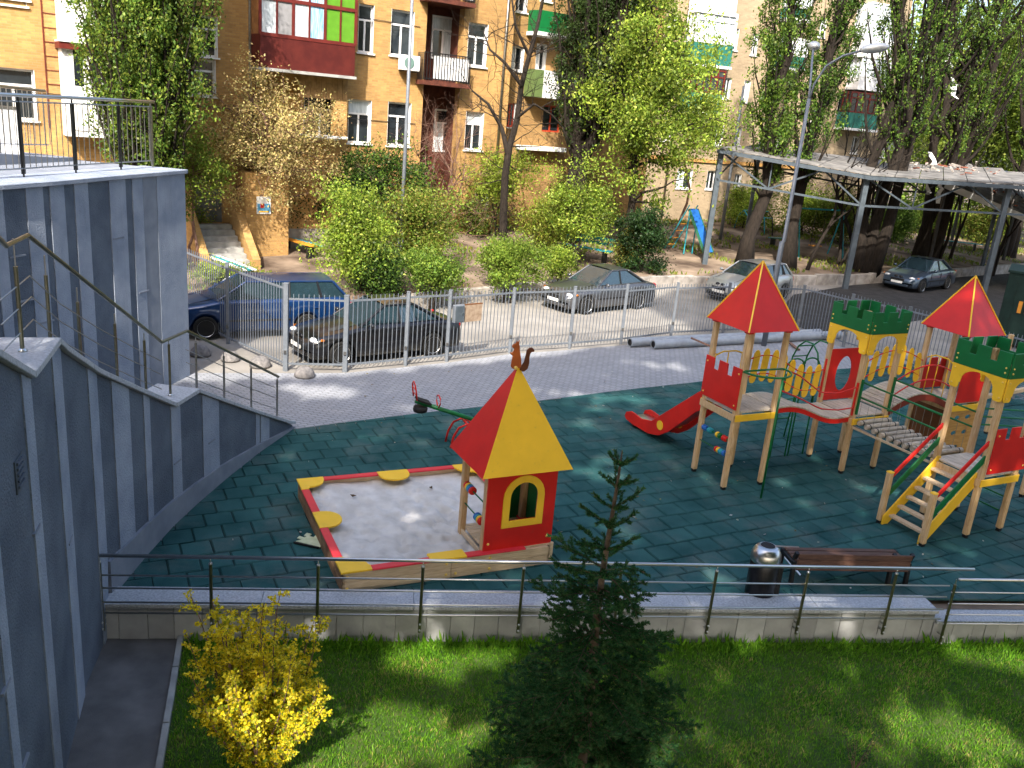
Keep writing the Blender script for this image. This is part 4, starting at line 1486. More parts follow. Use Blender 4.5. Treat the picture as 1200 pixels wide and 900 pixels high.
def car(label, loc, ang, paint, L=4.3, Wd=1.74, style="sedan", wb=2.66, Hh=1.42, rim=ALLOY, wr=.31):
    t = thing("parked_car", label, "car", loc, ang, None)
    hw0 = Wd / 2
    x0, x1 = -L / 2, L / 2
    fx, rx = x1 - .80, x1 - .80 - wb
    cx = {"sedan": [(x0, .62), (x0 + .06, .84), (x0 + .5, .93), (x0 + 1.0, .95), (fx - .95, .93), (fx - .5, .90), (x1 - .35, .74), (x1 - .04, .60), (x1, .5)],
          "hatch": [(x0, .62), (x0 + .05, .90), (x0 + .4, .99), (fx - .7, .96), (fx - .3, .95), (x1 - .30, .80), (x1 - .04, .64), (x1, .5)]}[style]
    zb = lambda x: float(np.interp(x, [p[0] for p in cx], [p[1] for p in cx])) * Hh / 1.42
    hw = lambda x: hw0 * float(np.interp(x, [x0, x0 + .12, x0 + .6, x1 - .7, x1 - .2, x1], [.82, .92, 1, 1, .90, .72]))
    ar = wr + .055
    xs = sorted(set([x0, x0 + .03, x0 + .1, x1 - .1, x1 - .03, x1] + list(np.linspace(x0 + .15, x1 - .15, 46))))
    m = M()
    ring = []
    for x in xs:
        h = hw(x)
        zl = .20 + (.12 if x < x0 + .1 or x > x1 - .1 else 0)
        z = zb(x)
        arch = zl
        for c in (fx, rx):
            if abs(x - c) < ar:
                arch = max(arch, wr + math.sqrt(ar * ar - (x - c) ** 2))
        half = [(.0, zl), (.70 * h, zl), (.965 * h, arch), (h * .995, max(arch + .02, zl + .10)), (h, max(arch + .04, .58 * z)), (.975 * h, z - .09), (.93 * h, z - .03), (.84 * h, z), (0, z + .025)]
        ring.append([(x, y, zz) for y, zz in half] + [(x, -y, zz) for y, zz in reversed(half[1:-1])])
    k = len(ring[0])
    m.v = [p for r in ring for p in r]
    for i in range(len(xs) - 1):
        for j in range(k):
            m.f.append((i * k + j, i * k + (j + 1) % k, (i + 1) * k + (j + 1) % k, (i + 1) * k + j))
    m.f += [tuple(range(k)), tuple((len(xs) - 1) * k + j for j in reversed(range(k)))]
    m.build("body", paint, t, smooth=True, fixn=True)
    if style == "sedan":
        A, B, C, D = fx - .52, fx - 1.28, x0 + 1.45, x0 + .62
    else:
        A, B, C, D = fx - .30, fx - 1.05, x0 + .55, x0 + .10
    zr = Hh - .05
    za, zd = zb(A) - .01, zb(D) - .01
    hb, ht = .84 * hw0, .64 * hw0

    def pt(x, s, z, h):
        return V((x, s * h, z))
    # glass cabin: windscreen, rear window, side windows
    M().add([pt(A, -1, za, hb), pt(A, 1, za, hb), pt(B, 1, zr, ht), pt(B, -1, zr, ht)], [(0, 1, 2, 3)]).build("windscreen", GLASS, t)
    M().add([pt(D, 1, zd, hb * .96), pt(D, -1, zd, hb * .96), pt(C, -1, zr, ht), pt(C, 1, zr, ht)], [(0, 1, 2, 3)]).build("rear_window", GLASS, t)
    mid = (B + C) / 2 + .05
    for s in (-1, 1):
        zm = zb(mid) - .01
        M().add([pt(A, s, za, hb), pt(B, s, zr, ht), pt(mid, s, zr + .01, ht), pt(mid, s, zm, hb)], [(0, 1, 2, 3)]).build("side_window", GLASS, t, fixn=False)
        M().add([pt(mid, s, zm, hb), pt(mid, s, zr + .01, ht), pt(C, s, zr, ht), pt(D, s, zd, hb * .96)], [(0, 1, 2, 3)]).build("side_window", GLASS, t)
        # pillars
        M().bar(pt(A, s, za, hb), pt(B, s, zr, ht), .055, .05).build("pillar", paint, t, bevel=.015)
        M().bar(pt(D, s, zd, hb * .96), pt(C, s, zr, ht), .15 if style == "sedan" else .12, .06).build("pillar", paint, t, bevel=.02)
        M().bar(pt(mid, s, zm, hb), pt(mid - .02, s, zr, ht), .035, .07).build("pillar", DARKM, t)
        if style == "hatch":
            q = (C + mid) / 2 - .25
            M().bar(pt(q, s, zb(q), hb), pt(q + .1, s, zr, ht), .035, .07).build("pillar", DARKM, t)
        M().bar(pt(B, s, zr, ht), pt(C, s, zr, ht), .06, .05).build("roof_rail", paint, t, bevel=.015)
        mr = M().ball((A - .22, s * (hw0 + .09), zb(A) + .07), .1, 6, (.55, .9, .65))
        mr.build("wing_mirror", paint, t, smooth=True)
        M().bar((A - .2, s * hw0 * .86, zb(A) + .03), (A - .22, s * (hw0 + .04), zb(A) + .05), .05, .03).build("mirror_arm", DARKM, t)
        for xd in (mid - .1 + .25, mid - .95 + .25):
            M().bar((xd - .08, s * (hw0 + .003), .80), (xd + .08, s * (hw0 + .003), .80), .03, .025).build("door_handle", paint, t, bevel=.008)
        M().bar((rx + .45, s * (hw0 + .003), .50), (fx - .45, s * (hw0 + .003), .50), .02, .05).build("side_strip", DARKM, t)
        for xd in (mid + .98, mid + .02, mid - .92):
            for z0, z1 in ((.30, .62), (.62, .86)):
                M().bar((xd, s * (hw0 + .001), z0), (xd - .02, s * (hw0 * .99 + .001), z1), .012, .014).build("door_gap", DARKM, t)
        M().bar((A + .02, s * .62 * hw0, zb(A) + .022), (x1 - .25, s * .58 * hw0, zb(x1 - .25) + .018), .014, .012).build("bonnet_gap", DARKM, t)
        # lamps
        M().ball((x1 - .19, s * hw0 * .66, .635 * Hh / 1.42), .15, 6, (.62, 1.0, .5)).build("headlight", LAMPM, t, smooth=True)
        M().ball((x0 + .09, s * hw0 * .74, .76 * Hh / 1.42), .14, 6, (.5, .9, .75 if style == "sedan" else 1.3)).build("tail_light", TAILM, t, smooth=True)
        M().box(fx + .45, fx + .52, s * hw0 * .93 - .02, s * hw0 * .93 + .02, .66, .70).build("side_lamp", AMBER, t)
        for c in (fx, rx):
            yo = s * (hw0 - .10)
            w = M().lathe([(wr - .10, -.10), (wr - .02, -.105), (wr, -.07), (wr, .07), (wr - .02, .105), (wr - .10, .10)], (c, yo, wr), 22, (0, 1, 0)).build("wheel", TYRE, t, smooth=False)
            rm = M().lathe([(.03, .06), (.07, .075), (.07, .05), (.03, .03)], (c, yo, wr), 12, (0, s, 0))
            rm.lathe([(wr - .12, .075), (wr - .09, .108), (wr - .10, .06), (wr - .13, .05)], (c, yo, wr), 22, (0, s, 0))
            for q in range(6):
                a = 2 * pi * q / 6 + .3
                d = V((cos(a), 0, sin(a)))
                rm.bar(V((c, yo + s * .08, wr)) + d * .05, V((c, yo + s * .085, wr)) + d * (wr - .10), .06, .03, (0, 1, 0))
            rm.build("rim", rim, w)
            M().lathe([(wr - .11, .02), (.0, .03)], (c, yo, wr), 16, (0, s, 0)).build("brake_disc", DARKM, w)
    # roof skin
    n = 8
    m = M()
    vs = []
    for i in range(n + 1):
        x = B + (C - B) * i / n
        for j in range(7):
            y = -1 + 2 * j / 6
            vs.append((x, y * ht, zr + .012 + .045 * (1 - y * y * .8) * (.4 + .6 * sin(pi * (.15 + .7 * i / n)))))
    m.add(vs, [(i * 7 + j, i * 7 + j + 1, (i + 1) * 7 + j + 1, (i + 1) * 7 + j) for i in range(n) for j in range(6)])
    m.build("roof", paint, t, smooth=True)
    # nose and tail
    M().bar((x1 - .015, -.32, .52), (x1 - .015, .32, .52), .05, .13, (0, 0, 1)).build("lower_grille", DARKM, t, bevel=.01)
    for s in (-1, 1):
        M().ball((x1 - .07, s * .11, .66 * Hh / 1.42), .1, 6, (.5, 1.0, .62)).build("grille", DARKM, t, smooth=True)
    M().box(x1 - .005, x1 + .02, -.26, .26, .37, .47).build("number_plate", PLATE, t)
    M().box(x0 - .02, x0 + .005, -.26, .26, .58, .69).build("number_plate", PLATE, t)
    M().bar((x1 - .02, -hw0 * .62, .30), (x1 - .02, hw0 * .62, .30), .08, .10).build("bumper", DARKM if style == "hatch" else paint, t, bevel=.02)
    return t


fdir = V((-.76, -.65, 0))
aF = atan2(fdir.y, fdir.x)
car("black sedan parked close behind the steel fence with a white oval sticker on its nose", (-3.62, 21.75, -.014), atan2(-1.5, -1.9), carpaint("black_car_paint", (.010, .010, .012)), 4.35, 1.74, "sedan", 2.6)
car("bright blue estate car parked furthest left beside the tall blue wall", (-6.95, 22.95, -.014), rad(208), carpaint("blue_car_paint", (.004, .028, .105)), 4.7, 1.74, "hatch", 2.6, 1.50)
car("dark grey sedan with silver alloy wheels parked alone in the middle of the road", (2.75, 30.1, -.014), atan2(-1.57, -1.84), carpaint("grey_car_paint", (.085, .088, .098), .6), 4.3, 1.74, "sedan", 2.52)
car("silver white hatchback behind the red roof of the nearest play tower", (9.0, 34.3, -.014), rad(222), carpaint("silver_car_paint", (.42, .43, .43), .5), 4.0, 1.68, "hatch", 2.45, 1.45)
car("dark blue grey sedan in the shade under the canopy", (18.6, 41.0, -.014), rad(222), carpaint("slate_car_paint", (.06, .085, .12), .5), 4.4, 1.74, "sedan", 2.6)
car("dark red car mostly hidden behind the green container at the right edge", (26.2, 43.5, -.014), rad(222), carpaint("red_car_paint", (.30, .012, .02), .3), 4.3, 1.72, "hatch", 2.55)
# oval sticker on the black sedan
# ================================================================== yellow brick house
def facade(px, py, ang):
    return V((cos(ang), sin(ang), 0)), V((sin(ang), -cos(ang), 0))


FA = rad(36)
FE, FN = facade(0, 0, FA)
FO = V((-5.61, 36.0, 0))
YBR = brickmat("yellow_brick", (.45, .265, .085), (.34, .19, .06), (.34, .22, .10), .25, .075, .008, vertical=FA, dirt=.38)
YBR2 = brickmat("ochre_brick", (.38, .22, .075), (.29, .16, .055), (.30, .20, .09), .25, .075, .008, vertical=rad(38), dirt=.38)
BEI = brickmat("beige_brick", (.36, .275, .175), (.29, .22, .14), (.31, .25, .17), .25, .075, .006, vertical=rad(22), dirt=.28)
DKRED = mat("dark_red_brick", (.06, .018, .012), .85, c2=(.11, .033, .02), s=5, bump=.4, bs=30)
MAROON = mat("maroon_paint", (.060, .0065, .005), .6, c2=(.088, .012, .008), s=2.5, bump=.1)
DKFRAME = mat("dark_red_frame", (.11, .016, .012), .5, v=.15)
PANE = mat("dark_pane", (.015, .02, .025), .06, v=.4, s=1.3, spec=.7, rnd=.5)
CURT = mat("pale_curtain_pane", (.36, .42, .46), .25, c2=(.60, .66, .70), s=5, st=(8, 8, .5), spec=.6)
CURTB = mat("blue_curtain_pane", (.10, .28, .50), .25, c2=(.45, .60, .72), s=5, st=(8, 8, .5))
GRNPANE = mat("green_sheet_pane", (.09, .24, .02), .3, v=.08)
GREYPANE = mat("grey_sheet_pane", (.24, .24, .25), .4, v=.1)


class Fac:
    """a facade plane: pixel rectangles of the photograph become openings at their real size"""

    def __init__(s, o, ang):
        s.o = V(o)
        s.e = V((cos(ang), sin(ang), 0))
        s.n = V((sin(ang), -cos(ang), 0))

    def sz(s, px, py, out=0.0):
        p = onplane(px, py, s.o + s.n * out, s.n)
        return (p - s.o).dot(s.e), p.z

    def rect(s, x0, y0, x1, y1, out=0.0):
        ym = (y0 + y1) / 2
        xm = (x0 + x1) / 2
        a, b = s.sz(x0, ym, out)[0], s.sz(x1, ym, out)[0]
        return a, b, s.sz(xm, y1, out)[1], s.sz(xm, y0, out)[1]

    def p(s, a, z, out=0.0):
        return s.o + s.e * a + s.n * out + V((0, 0, z))

    def slab(s, mb, a, b, z0, z1, o0, o1):
        c = s.p((a + b) / 2, (z0 + z1) / 2, (o0 + o1) / 2)
        return mb.ob(c, s.e * ((b - a) / 2), s.n * ((o1 - o0) / 2), (0, 0, (z1 - z0) / 2))

    def wall(s, name, mt, par, a, b, z0, z1, holes, thick=.38, out=0.0):
        hl = []
        for h in holes:
            h0, h1, h2, h3 = max(h[0], a + .02), min(h[1], b - .02), max(h[2], z0 + .02), min(h[3], z1 - .02)
            if h1 - h0 > .05 and h3 - h2 > .05:
                hl.append([(h0, h2), (h1, h2), (h1, h3), (h0, h3)])
        m = M().holed([(a, z0), (b, z0), (b, z1), (a, z1)], hl, s.o + s.n * out, s.e, V((0, 0, 1)), -s.n * thick)
        return m.build(name, mt, par, fixn=True, world=True)

    def window(s, par, r, frame=WHITEP, pane=None, depth=.13, bars="T", fw=.07, sill=True, out=0.0, two=None):
        a, b, z0, z1 = r
        w, h = b - a, z1 - z0
        m = M()
        d0, d1 = out - depth - .06, out - depth
        zt = z0 + h * .68
        for q in ((a, a + fw, z0, z1), (b - fw, b, z0, z1), (a + fw, b - fw, z0, z0 + fw), (a + fw, b - fw, z1 - fw, z1)):
            s.slab(m, *q, d0, d1)
        if bars in ("T", "H"):
            s.slab(m, a + fw, b - fw, zt - fw / 2, zt + fw / 2, d0, d1 - .004)
        if bars in ("T", "V"):
            s.slab(m, (a + b) / 2 - fw * .5, (a + b) / 2 + fw * .5, z0 + fw, (zt - fw / 2) if bars == "T" else z1 - fw, d0, d1 - .004)
        if bars == "G":
            for i in (1, 2, 3):
                s.slab(m, a + w * i / 4 - fw * .3, a + w * i / 4 + fw * .3, z0 + fw, z1 - fw, d0, d1 - .004)
            s.slab(m, a + fw, b - fw, z0 + h * .6, z0 + h * .6 + fw * .6, d0, d1 - .006)
        wn = m.build("window", frame, par, world=True)
        mid = (a + b) / 2
        cells = [(a + .02, mid, z0 + .02, zt), (mid, b - .02, z0 + .02, zt), (a + .02, b - .02, zt, z1 - .02)] if bars == "T" else ([(a + .02, mid, z0 + .02, z1 - .02), (mid, b - .02, z0 + .02, z1 - .02)] if bars == "V" else [(a + .02, b - .02, z0 + .02, z1 - .02)])
        for c in cells:
            g = M()
            s.slab(g, *c, d0 + .005, d0 + .025)
            pm = pane if pane is not None else (CURT if RNG.random() < .22 else PANE)
            g.build("pane", pm, wn, world=True)
        if sill:
            g = M()
            s.slab(g, a - .06, b + .06, z0 - .06, z0 - .004, out - .05, out + .07)
            g.build("sill", WHITEP, wn, world=True)
            for q in ((a - .0, a + .012), (b - .012, b)):
                g = M()
                s.slab(g, q[0], q[1], z0, z1, out - depth, out + .003)
                g.build("reveal", WHITEP, wn, world=True)
        return wn


F1 = Fac(FO, FA)
h1 = thing("brick_house", "yellow brick apartment house with white windows, red glazed balcony and brown recess", "building", F1.p(0, 0), FA)
R_ = F1.rect
WL = {k: R_(*v) for k, v in dict(u1=(420, 5, 438, 62), u2=(458, 12, 485, 66), l1=(408, 117, 435, 168), l2=(454, 120, 481, 171), r1=(548, 27, 571, 78), r2=(545, 131, 566, 176), left=(-10, 80, 42, 140), lefttop=(-10, -25, 30, 5), st1=(222, 18, 255, 66), st2=(218, 69, 253, 112), bas=(308, 220, 328, 256), log=(356, 112, 396, 162)).items()}
# lower storey openings mostly hidden by the shrubs
g1 = R_(452, 228, 481, 276)
g2 = R_(404, 226, 434, 276)
g3 = R_(556, 222, 572, 262)
rec = (F1.sz(497, 90)[0], F1.sz(540, 90)[0])
bay = (F1.sz(68, 60)[0], F1.sz(140, 60)[0])
aL, aR = -19.5, F1.sz(597, 100)[0]
ZB, ZTOP = .3, 16.5
holes_l = [WL[k] for k in ("u1", "u2", "l1", "l2", "left", "lefttop", "st1", "st2", "bas", "log")] + [g1, g2]
# repeat windows of the storeys above the picture
up = 3.55
for k in ("u1", "u2", "left", "st1"):
    a, b, z0, z1 = WL[k]
    holes_l.append((a, b, z0 + up, z1 + up))
door = R_(225, 200, 262, 244)
holes_l.append((door[0], door[1], 1.45, 3.7))
F1.wall("wall", YBR, h1, aL, rec[0], ZB, ZTOP, holes_l)
hr = [WL["r1"], WL["r2"], g3, (WL["r1"][0], WL["r1"][1], WL["r1"][2] + up, WL["r1"][3] + up)]
F1.wall("wall", YBR, h1, rec[1], aR, ZB, ZTOP, hr)
m = M()
F1.slab(m, aR - .38, aR, ZB, ZTOP, -6, -.385)
m.build("end_wall", YBR, h1, world=True)
m = M()
F1.slab(m, rec[0] - .02, rec[1] + .02, ZB, ZTOP, -1.30, -1.0)
rw = m.build("recess_wall", DKRED, h1, world=True)
for a in (rec[0], rec[1]):
    m = M()
    F1.slab(m, a - .0 - (.3 if a == rec[0] else -.004), a + (.3 if a == rec[1] else -.004), ZB, ZTOP, -1.0, -.385)
    m.build("recess_cheek", DKRED, h1, world=True)
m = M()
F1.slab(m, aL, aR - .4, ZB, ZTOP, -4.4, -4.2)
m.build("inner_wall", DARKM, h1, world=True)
for k in ("u1", "u2", "l1", "l2", "r1", "r2"):
    F1.window(h1, WL[k])
F1.window(h1, WL["left"], pane=PANE)
F1.window(h1, WL["lefttop"])
F1.window(h1, WL["st1"], bars="T", pane=PANE)
F1.window(h1, WL["st2"], bars="T", pane=PANE)
F1.window(h1, WL["bas"], bars="V")
F1.window(h1, WL["log"], bars="T")
for g in (g1, g2, g3):
    F1.window(h1, g)
for k in ("u1", "u2", "left", "st1", "r1"):
    a, b, z0, z1 = WL[k]
    F1.window(h1, (a, b, z0 + up, z1 + up))
m = M()
F1.slab(m, door[0] - .02, door[1] + .02, 1.45, 3.7, -.32, -.26)
m.build("door", mat("grey_steel_door", (.10, .11, .12), .5, v=.2), h1, world=True)
# door at the back of the recess seen above its balcony
F1.window(h1, F1.rect(505, 19, 531, 70, -1.0), out=-.93, depth=.02, sill=False)
F1.window(h1, F1.rect(508, 128, 528, 178, -1.0), out=-.93, depth=.02, sill=False)
# plinth band
m = M()
F1.slab(m, aL, rec[0], ZB, 1.25, .002, .06)
m.build("plinth", mat("grey_render", (.24, .21, .18), .9, v=.2, s=3, bump=.3), h1, world=True)
# drainpipes / quoin lines
for px in (52, 71):
    a, _ = F1.sz(px, 60)
    m = M()
    F1.slab(m, a - .018, a + .018, 4.5, ZTOP, .003, .03)
    m.build("joint_strip", DKFRAME, h1, world=True)
for i in range(14):
    a0, a1 = F1.sz(52, 60)[0], F1.sz(71, 60)[0]
    m = M()
    z = 5.4 + i * .42
    F1.slab(m, a0 + .02, a1 - .02, z, z + .025, .003, .02)
    m.build("joint_strip", DKFRAME, h1, world=True)
for px in (590, 292):
    a, _ = F1.sz(px, 60)
    M().tube([F1.p(a, .6, .10), F1.p(a, ZTOP, .10)], .055, 8).build("drainpipe", STEELD, h1, smooth=True, world=True)
    for z in (3.0, 6.2, 9.4):
        M().tube([F1.p(a, z, .0), F1.p(a, z, .10)], .03, 6).build("pipe_bracket", DARKM, h1, world=True)
for z0, z1, o_ in ((9.3, 9.1, .03), (5.55, 5.45, .03)):
    M().tube([F1.p(aL + 6.2, z0, o_), F1.p(rec[0] - .3, z1, o_)], .012, 5).build("cable", DARKM, h1, world=True)
# white glazed bay on the left
bo = .75
m = M()
F1.slab(m, bay[0], bay[1], 4.3, ZTOP, .003, bo - .12)
bb_ = m.build("white_bay", WHITEP, h1, world=True)
b0_, b1_ = bay
for zz, hh in ((4.5, 2.9), (8.3, 2.2), (11.9, 2.2)):
    for i in range(3):
        a = b0_ + .25 + i * (b1_ - b0_ - .3) / 3
        w = (b1_ - b0_ - .3) / 3 - .1
        m = M()
        F1.slab(m, a, a + w, zz, zz + hh * .95, bo - .118, bo - .09)
        wn = m.build("window", WHITEP, h1, world=True)
        for z0, z1 in ((zz + .08, zz + hh * .42), (zz + hh * .47, zz + hh * .87)):
            m = M()
            F1.slab(m, a + .07, a + w - .07, z0, z1, bo - .089, bo - .08)
            m.build("pane", PANE if z0 > zz + .2 or zz > 5 else WHITEP, wn, world=True)
zband = F1.sz(105, 52, bo)[1]
for z in (zband, zband + 3.6):
    m = M()
    F1.slab(m, bay[0] - .08, bay[1] + .08, z - .20, z, .0, bo + .06)
    m.build("bay_slab", DKFRAME, h1, world=True)
    m = M()
    F1.slab(m, bay[0] - .08, bay[1] + .08, z + .002, z + .06, .0, bo + .1)
    m.build("bay_ledge", WHITEP, h1, world=True)
# red glazed balcony
BO = 1.05
ra, rb, rz0, rz1 = F1.rect(305, 46, 416, 84, BO)
blc = M()
F1.slab(blc, ra, rb, rz0, rz1, .0, BO)
rbal = blc.build("balcony", MAROON, h1, world=True)
rzt = F1.sz(360, -40, BO)[1]
m = M()
n = 3
for i in range(n + 1):
    a = ra + (rb - ra) * i / n
    F1.slab(m, a - .05, a + .05, rz1, rzt, BO - .06, BO + .01)
for z in (rz1, F1.sz(360, 4, BO)[1], rzt - .1):
    F1.slab(m, ra, rb, z - .06, z + .06, BO - .055, BO + .015)
for i in range(n):
    a = ra + (rb - ra) * (i + .5) / n
    F1.slab(m, a - .03, a + .03, rz1, rzt, BO - .05, BO + .005)
m.build("glazing_frame", DKFRAME, rbal, world=True)
pm_ = [CURT, GREYPANE, CURT, CURTB, GRNPANE, GRNPANE]
for i in range(6):
    a = ra + (rb - ra) * i / 6
    m = M()
    F1.slab(m, a, a + (rb - ra) / 6, rz1, rzt, BO - .045, BO - .03)
    m.build("pane", pm_[i], rbal, world=True)
for i in range(7):
    m = M()
    o0 = .06 + i * .14
    F1.slab(m, ra - .0, ra + .03, rz1, rzt, o0, o0 + .132)
    m.build("side_board", mat("brown_board_b", (.20, .09, .03), .7, c2=(.30, .14, .05), s=6) if i == 0 else bpy.data.materials["brown_board_b"], rbal, world=True)
m = M()
F1.slab(m, ra + .03, rb, rz1, rzt, .05, .09)
m.build("back_wall", DKRED, rbal, world=True)
m = M()
F1.slab(m, ra - .1, rb + .1, rzt, rzt + .15, 0, BO + .1)
m.build("balcony_roof", DKFRAME, rbal, world=True)
m = M()
F1.slab(m, ra - .06, rb + .06, rz0 - .10, rz0 - .002, 0, BO + .06)
m.build("balcony_slab", CONC, rbal, world=True)
# lower loggia: brown boards over a recessed window
la, lb, lz0, lz1 = F1.rect(352, 88, 408, 116, .5)
for i in range(9):
    a = la + (lb - la) * i / 9
    m = M()
    F1.slab(m, a, a + (lb - la) / 9 - .012, lz0, lz1, .44, .47)
    m.build("board", mat("faded_brown_board", (.22, .13, .05), .8, c2=(.32, .2, .09), s=5) if i == 0 else bpy.data.materials["faded_brown_board"], h1, world=True)
m = M()
F1.slab(m, F1.sz(394, 138, .5)[0], F1.sz(407, 138, .5)[0], F1.sz(400, 160, .5)[1], F1.sz(400, 117, .5)[1], .003, .47)
m.build("loggia_pier", YBR, h1, world=True)
m = M()
F1.slab(m, la, lb + .03, F1.sz(400, 163, .5)[1], F1.sz(400, 160, .5)[1], .003, .52)
m.build("loggia_ledge", WHITEP, h1, world=True)
# open balcony across the recess and the slab above it
pa0, pa1, pz0, pz1 = F1.rect(497, 64, 551, 96, .55)
for zz in (0, 3.05):
    m = M()
    F1.slab(m, pa0 - .05, pa1 + .05, pz0 - .18 + zz, pz0 - .02 + zz, -1.0, .6)
    bal = m.build("balcony", DKRED, h1, world=True)
    m = M()
    for z in (pz0 + .06 + zz, pz1 + zz):
        F1.slab(m, pa0, pa1, z - .02, z + .02, .53, .57)
    for i in range(17):
        a = pa0 + (pa1 - pa0) * i / 16
        F1.slab(m, a - .012, a + .012, pz0 + .0 + zz, pz1 + zz, .54, .56)
    for i in range(6):
        a = .0 + i * .1
        F1.slab(m, pa0, pa0 + .02, pz0 + zz, pz1 + zz, a - .012, a + .012)
        F1.slab(m, pa1 - .02, pa1, pz0 + zz, pz1 + zz, a - .012, a + .012)
    m.build("balustrade", DARKM, bal, world=True)
    m = M()
    F1.slab(m, pa0 + .45, pa1 - .05, pz0 + .06 + zz, pz1 - .08 + zz, .48, .50)
    m.build("white_screen", WHITEP, bal, world=True)
# entrance stairs with side walls on the left, awning board
sa0, sa1 = F1.sz(222, 244)[0], F1.sz(268, 250)[0]
z_d = 1.45
ns = 8
for i in range(ns):
    m = M()
    F1.slab(m, sa0, sa1, .2, z_d - i * .16, .05 + i * .32, .05 + (i + 1) * .32 + .003 * (ns - i))
    m.build("step", CONC, h1, world=True)
for a, w in ((sa0 - .3, .28), (sa1 + .02, .28)):
    o_, e_ = F1.p(a, 0, .05), F1.e
    m = M().prism([(0, .2), (2.5, .2), (2.5, .55), (.0, 2.5)], F1.p(a, 0, .07), F1.n, (0, 0, 1), F1.e * w)
    m.build("stair_cheek", YBR if a > sa0 else YBR, h1, world=True, fixn=True)
m = M()
F1.slab(m, sa1 + .3, sa1 + 1.9, .3, 3.4, .03, 1.0)
m.build("porch_block", YBR, h1, world=True)
nb_ = thing("notice_poster", "blue and white poster with a red mark on the yellow porch wall by the stairs", "poster", F1.p(sa1 + .95, 2.25, 1.02), FA)
nb_.scale = (.62, 1, .62)
M().box(-.42, .42, -.02, .0, -.5, .5).build("sheet", PLATE, nb_)
M().box(-.38, .38, -.026, -.021, -.42, .1).build("blue_field", mat("poster_blue", (.10, .30, .50), .5), nb_)
M().box(-.2, .02, -.031, -.027, -.15, .1).build("red_mark", RED, nb_)
M().box(-.3, .3, -.03, -.027, -.40, -.32).build("yellow_band", YEL, nb_)
# roof edge far above the frame
m = M()
F1.slab(m, aL - .3, aR + .3, ZTOP, ZTOP + .4, -8, .5)
m.build("roof", CONC, h1, world=True)
# air conditioner
ac_s, ac_z = F1.sz(476, 74)
ac = thing("air_conditioner", "white air conditioner unit on the yellow wall below a window", "air conditioner", F1.p(ac_s, ac_z, .25), FA)
M().box(-.40, .40, -.16, .16, -.28, .28).build("case", WHITEP, ac, bevel=.02)
M().lathe([(.22, 0), (.22, .015), (.20, .02)], (-.08, -.161, 0), 20, (0, -1, 0)).build("fan_grille", mat("grey_green_grille", (.12, .2, .18), .5), ac)
for x in (-.3, .3):
    M().box(x - .02, x + .02, -.15, .25, -.32, -.283).build("bracket", DARKM, ac)

# ---- the ochre wing behind it
F2 = Fac((-1.0, 41.0, 0), rad(38))
h2 = thing("brick_house", "ochre brick wing set back behind the yellow house with red window frames", "building", F2.p(0, 0), 0)
w2 = [F2.rect(*r) for r in ((602, -6, 618, 14), (597, 54, 614, 83), (594, 121, 604, 149), (636, 124, 658, 155), (628, 51, 640, 83), (690, 54, 706, 83), (730, 50, 744, 80), (690, 124, 706, 152), (735, 120, 750, 150))]
w2 += [(a, b, z0 + 2.9, z1 + 2.9) for a, b, z0, z1 in w2[4:7]]
a0 = F2.sz(560, 100)[0]
aEnd2 = F2.sz(770, 100)[0]
F2.wall("wall", YBR2, h2, a0, aEnd2, .4, 17, w2)
for i, r in enumerate(w2):
    F2.window(h2, r, frame=mat("red_window_frame", (.42, .05, .02), .5) if i in (2, 3) and i == 2 else (bpy.data.materials["red_window_frame"] if i == 3 else WHITEP), bars="V", sill=(i != 3))
ba, bb2, bz0, bz1 = F2.rect(632, 15, 676, 40, .8)
m = M()
F2.slab(m, ba, bb2, bz0, bz1, 0, .8)
bl = m.build("balcony", GRN, h2, world=True)
m = M()
F2.slab(m, ba - .05, bb2 + .05, bz0 - .16, bz0 - .003, 0, .85)
m.build("balcony_slab", WHITEP, bl, world=True)
ba, bb2, bz0, bz1 = F2.rect(627, 84, 676, 116, .8)
m = M()
F2.slab(m, ba, ba + .45, bz0, bz1, 0, .8)
bl = m.build("balcony", mat("moss_green_paint", (.10, .15, .05), .6), h2, world=True)
m = M()
F2.slab(m, ba + .453, bb2, bz0, bz1, 0, .8)
m.build("white_parapet", WHITEP, bl, world=True)
la, lb, lz0, lz1 = F2.rect(612, 172, 664, 177, .5)
m = M()
F2.slab(m, la, lb, lz0, lz1, 0, .5)
m.build("porch_ledge", WHITEP, h2, world=True)
m = M()
F2.slab(m, a0, aEnd2, 17, 17.5, -9, .4)
m.build("roof", CONC, h2, world=True)
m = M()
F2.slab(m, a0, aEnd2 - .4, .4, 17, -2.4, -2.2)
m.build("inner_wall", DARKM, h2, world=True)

# ---- the beige block at the back right
F3 = Fac((9.5, 51.2, 0), rad(22))
h3 = thing("apartment_block", "beige brick apartment block with green balconies and white glazed loggias", "building", F3.p(0, 0), 0)
w3 = [F3.rect(*r) for r in ((857, 33, 865, 59), (881, 39, 888, 65), (848, 91, 856, 116), (871, 94, 878, 120), (835, 146, 847, 170), (863, 149, 868, 170), (782, 17, 793, 32), (793, 198, 811, 221), (828, 200, 838, 222), (1003, 10, 1011, 33), (992, 67, 1000, 86), (982, 111, 991, 134), (775, 80, 786, 106), (775, 140, 786, 165), (906, 46, 914, 70), (900, 100, 908, 124), (896, 152, 904, 174), (960, 20, 968, 44), (952, 120, 960, 143), (925, 60, 934, 84), (860, 204, 868, 224), (905, 160, 912, 180), (998, 160, 1006, 180), (1030, 165, 1037, 184))]
aS, aE = F3.sz(755, 100)[0], F3.sz(1058, 60)[0]
F3.wall("wall", BEI, h3, aS, aE, .5, 18, w3)
for r in w3:
    F3.window(h3, r, bars="V", fw=.06)
m = M()
F3.slab(m, aE - .38, aE, .5, 18, -10, -.385)
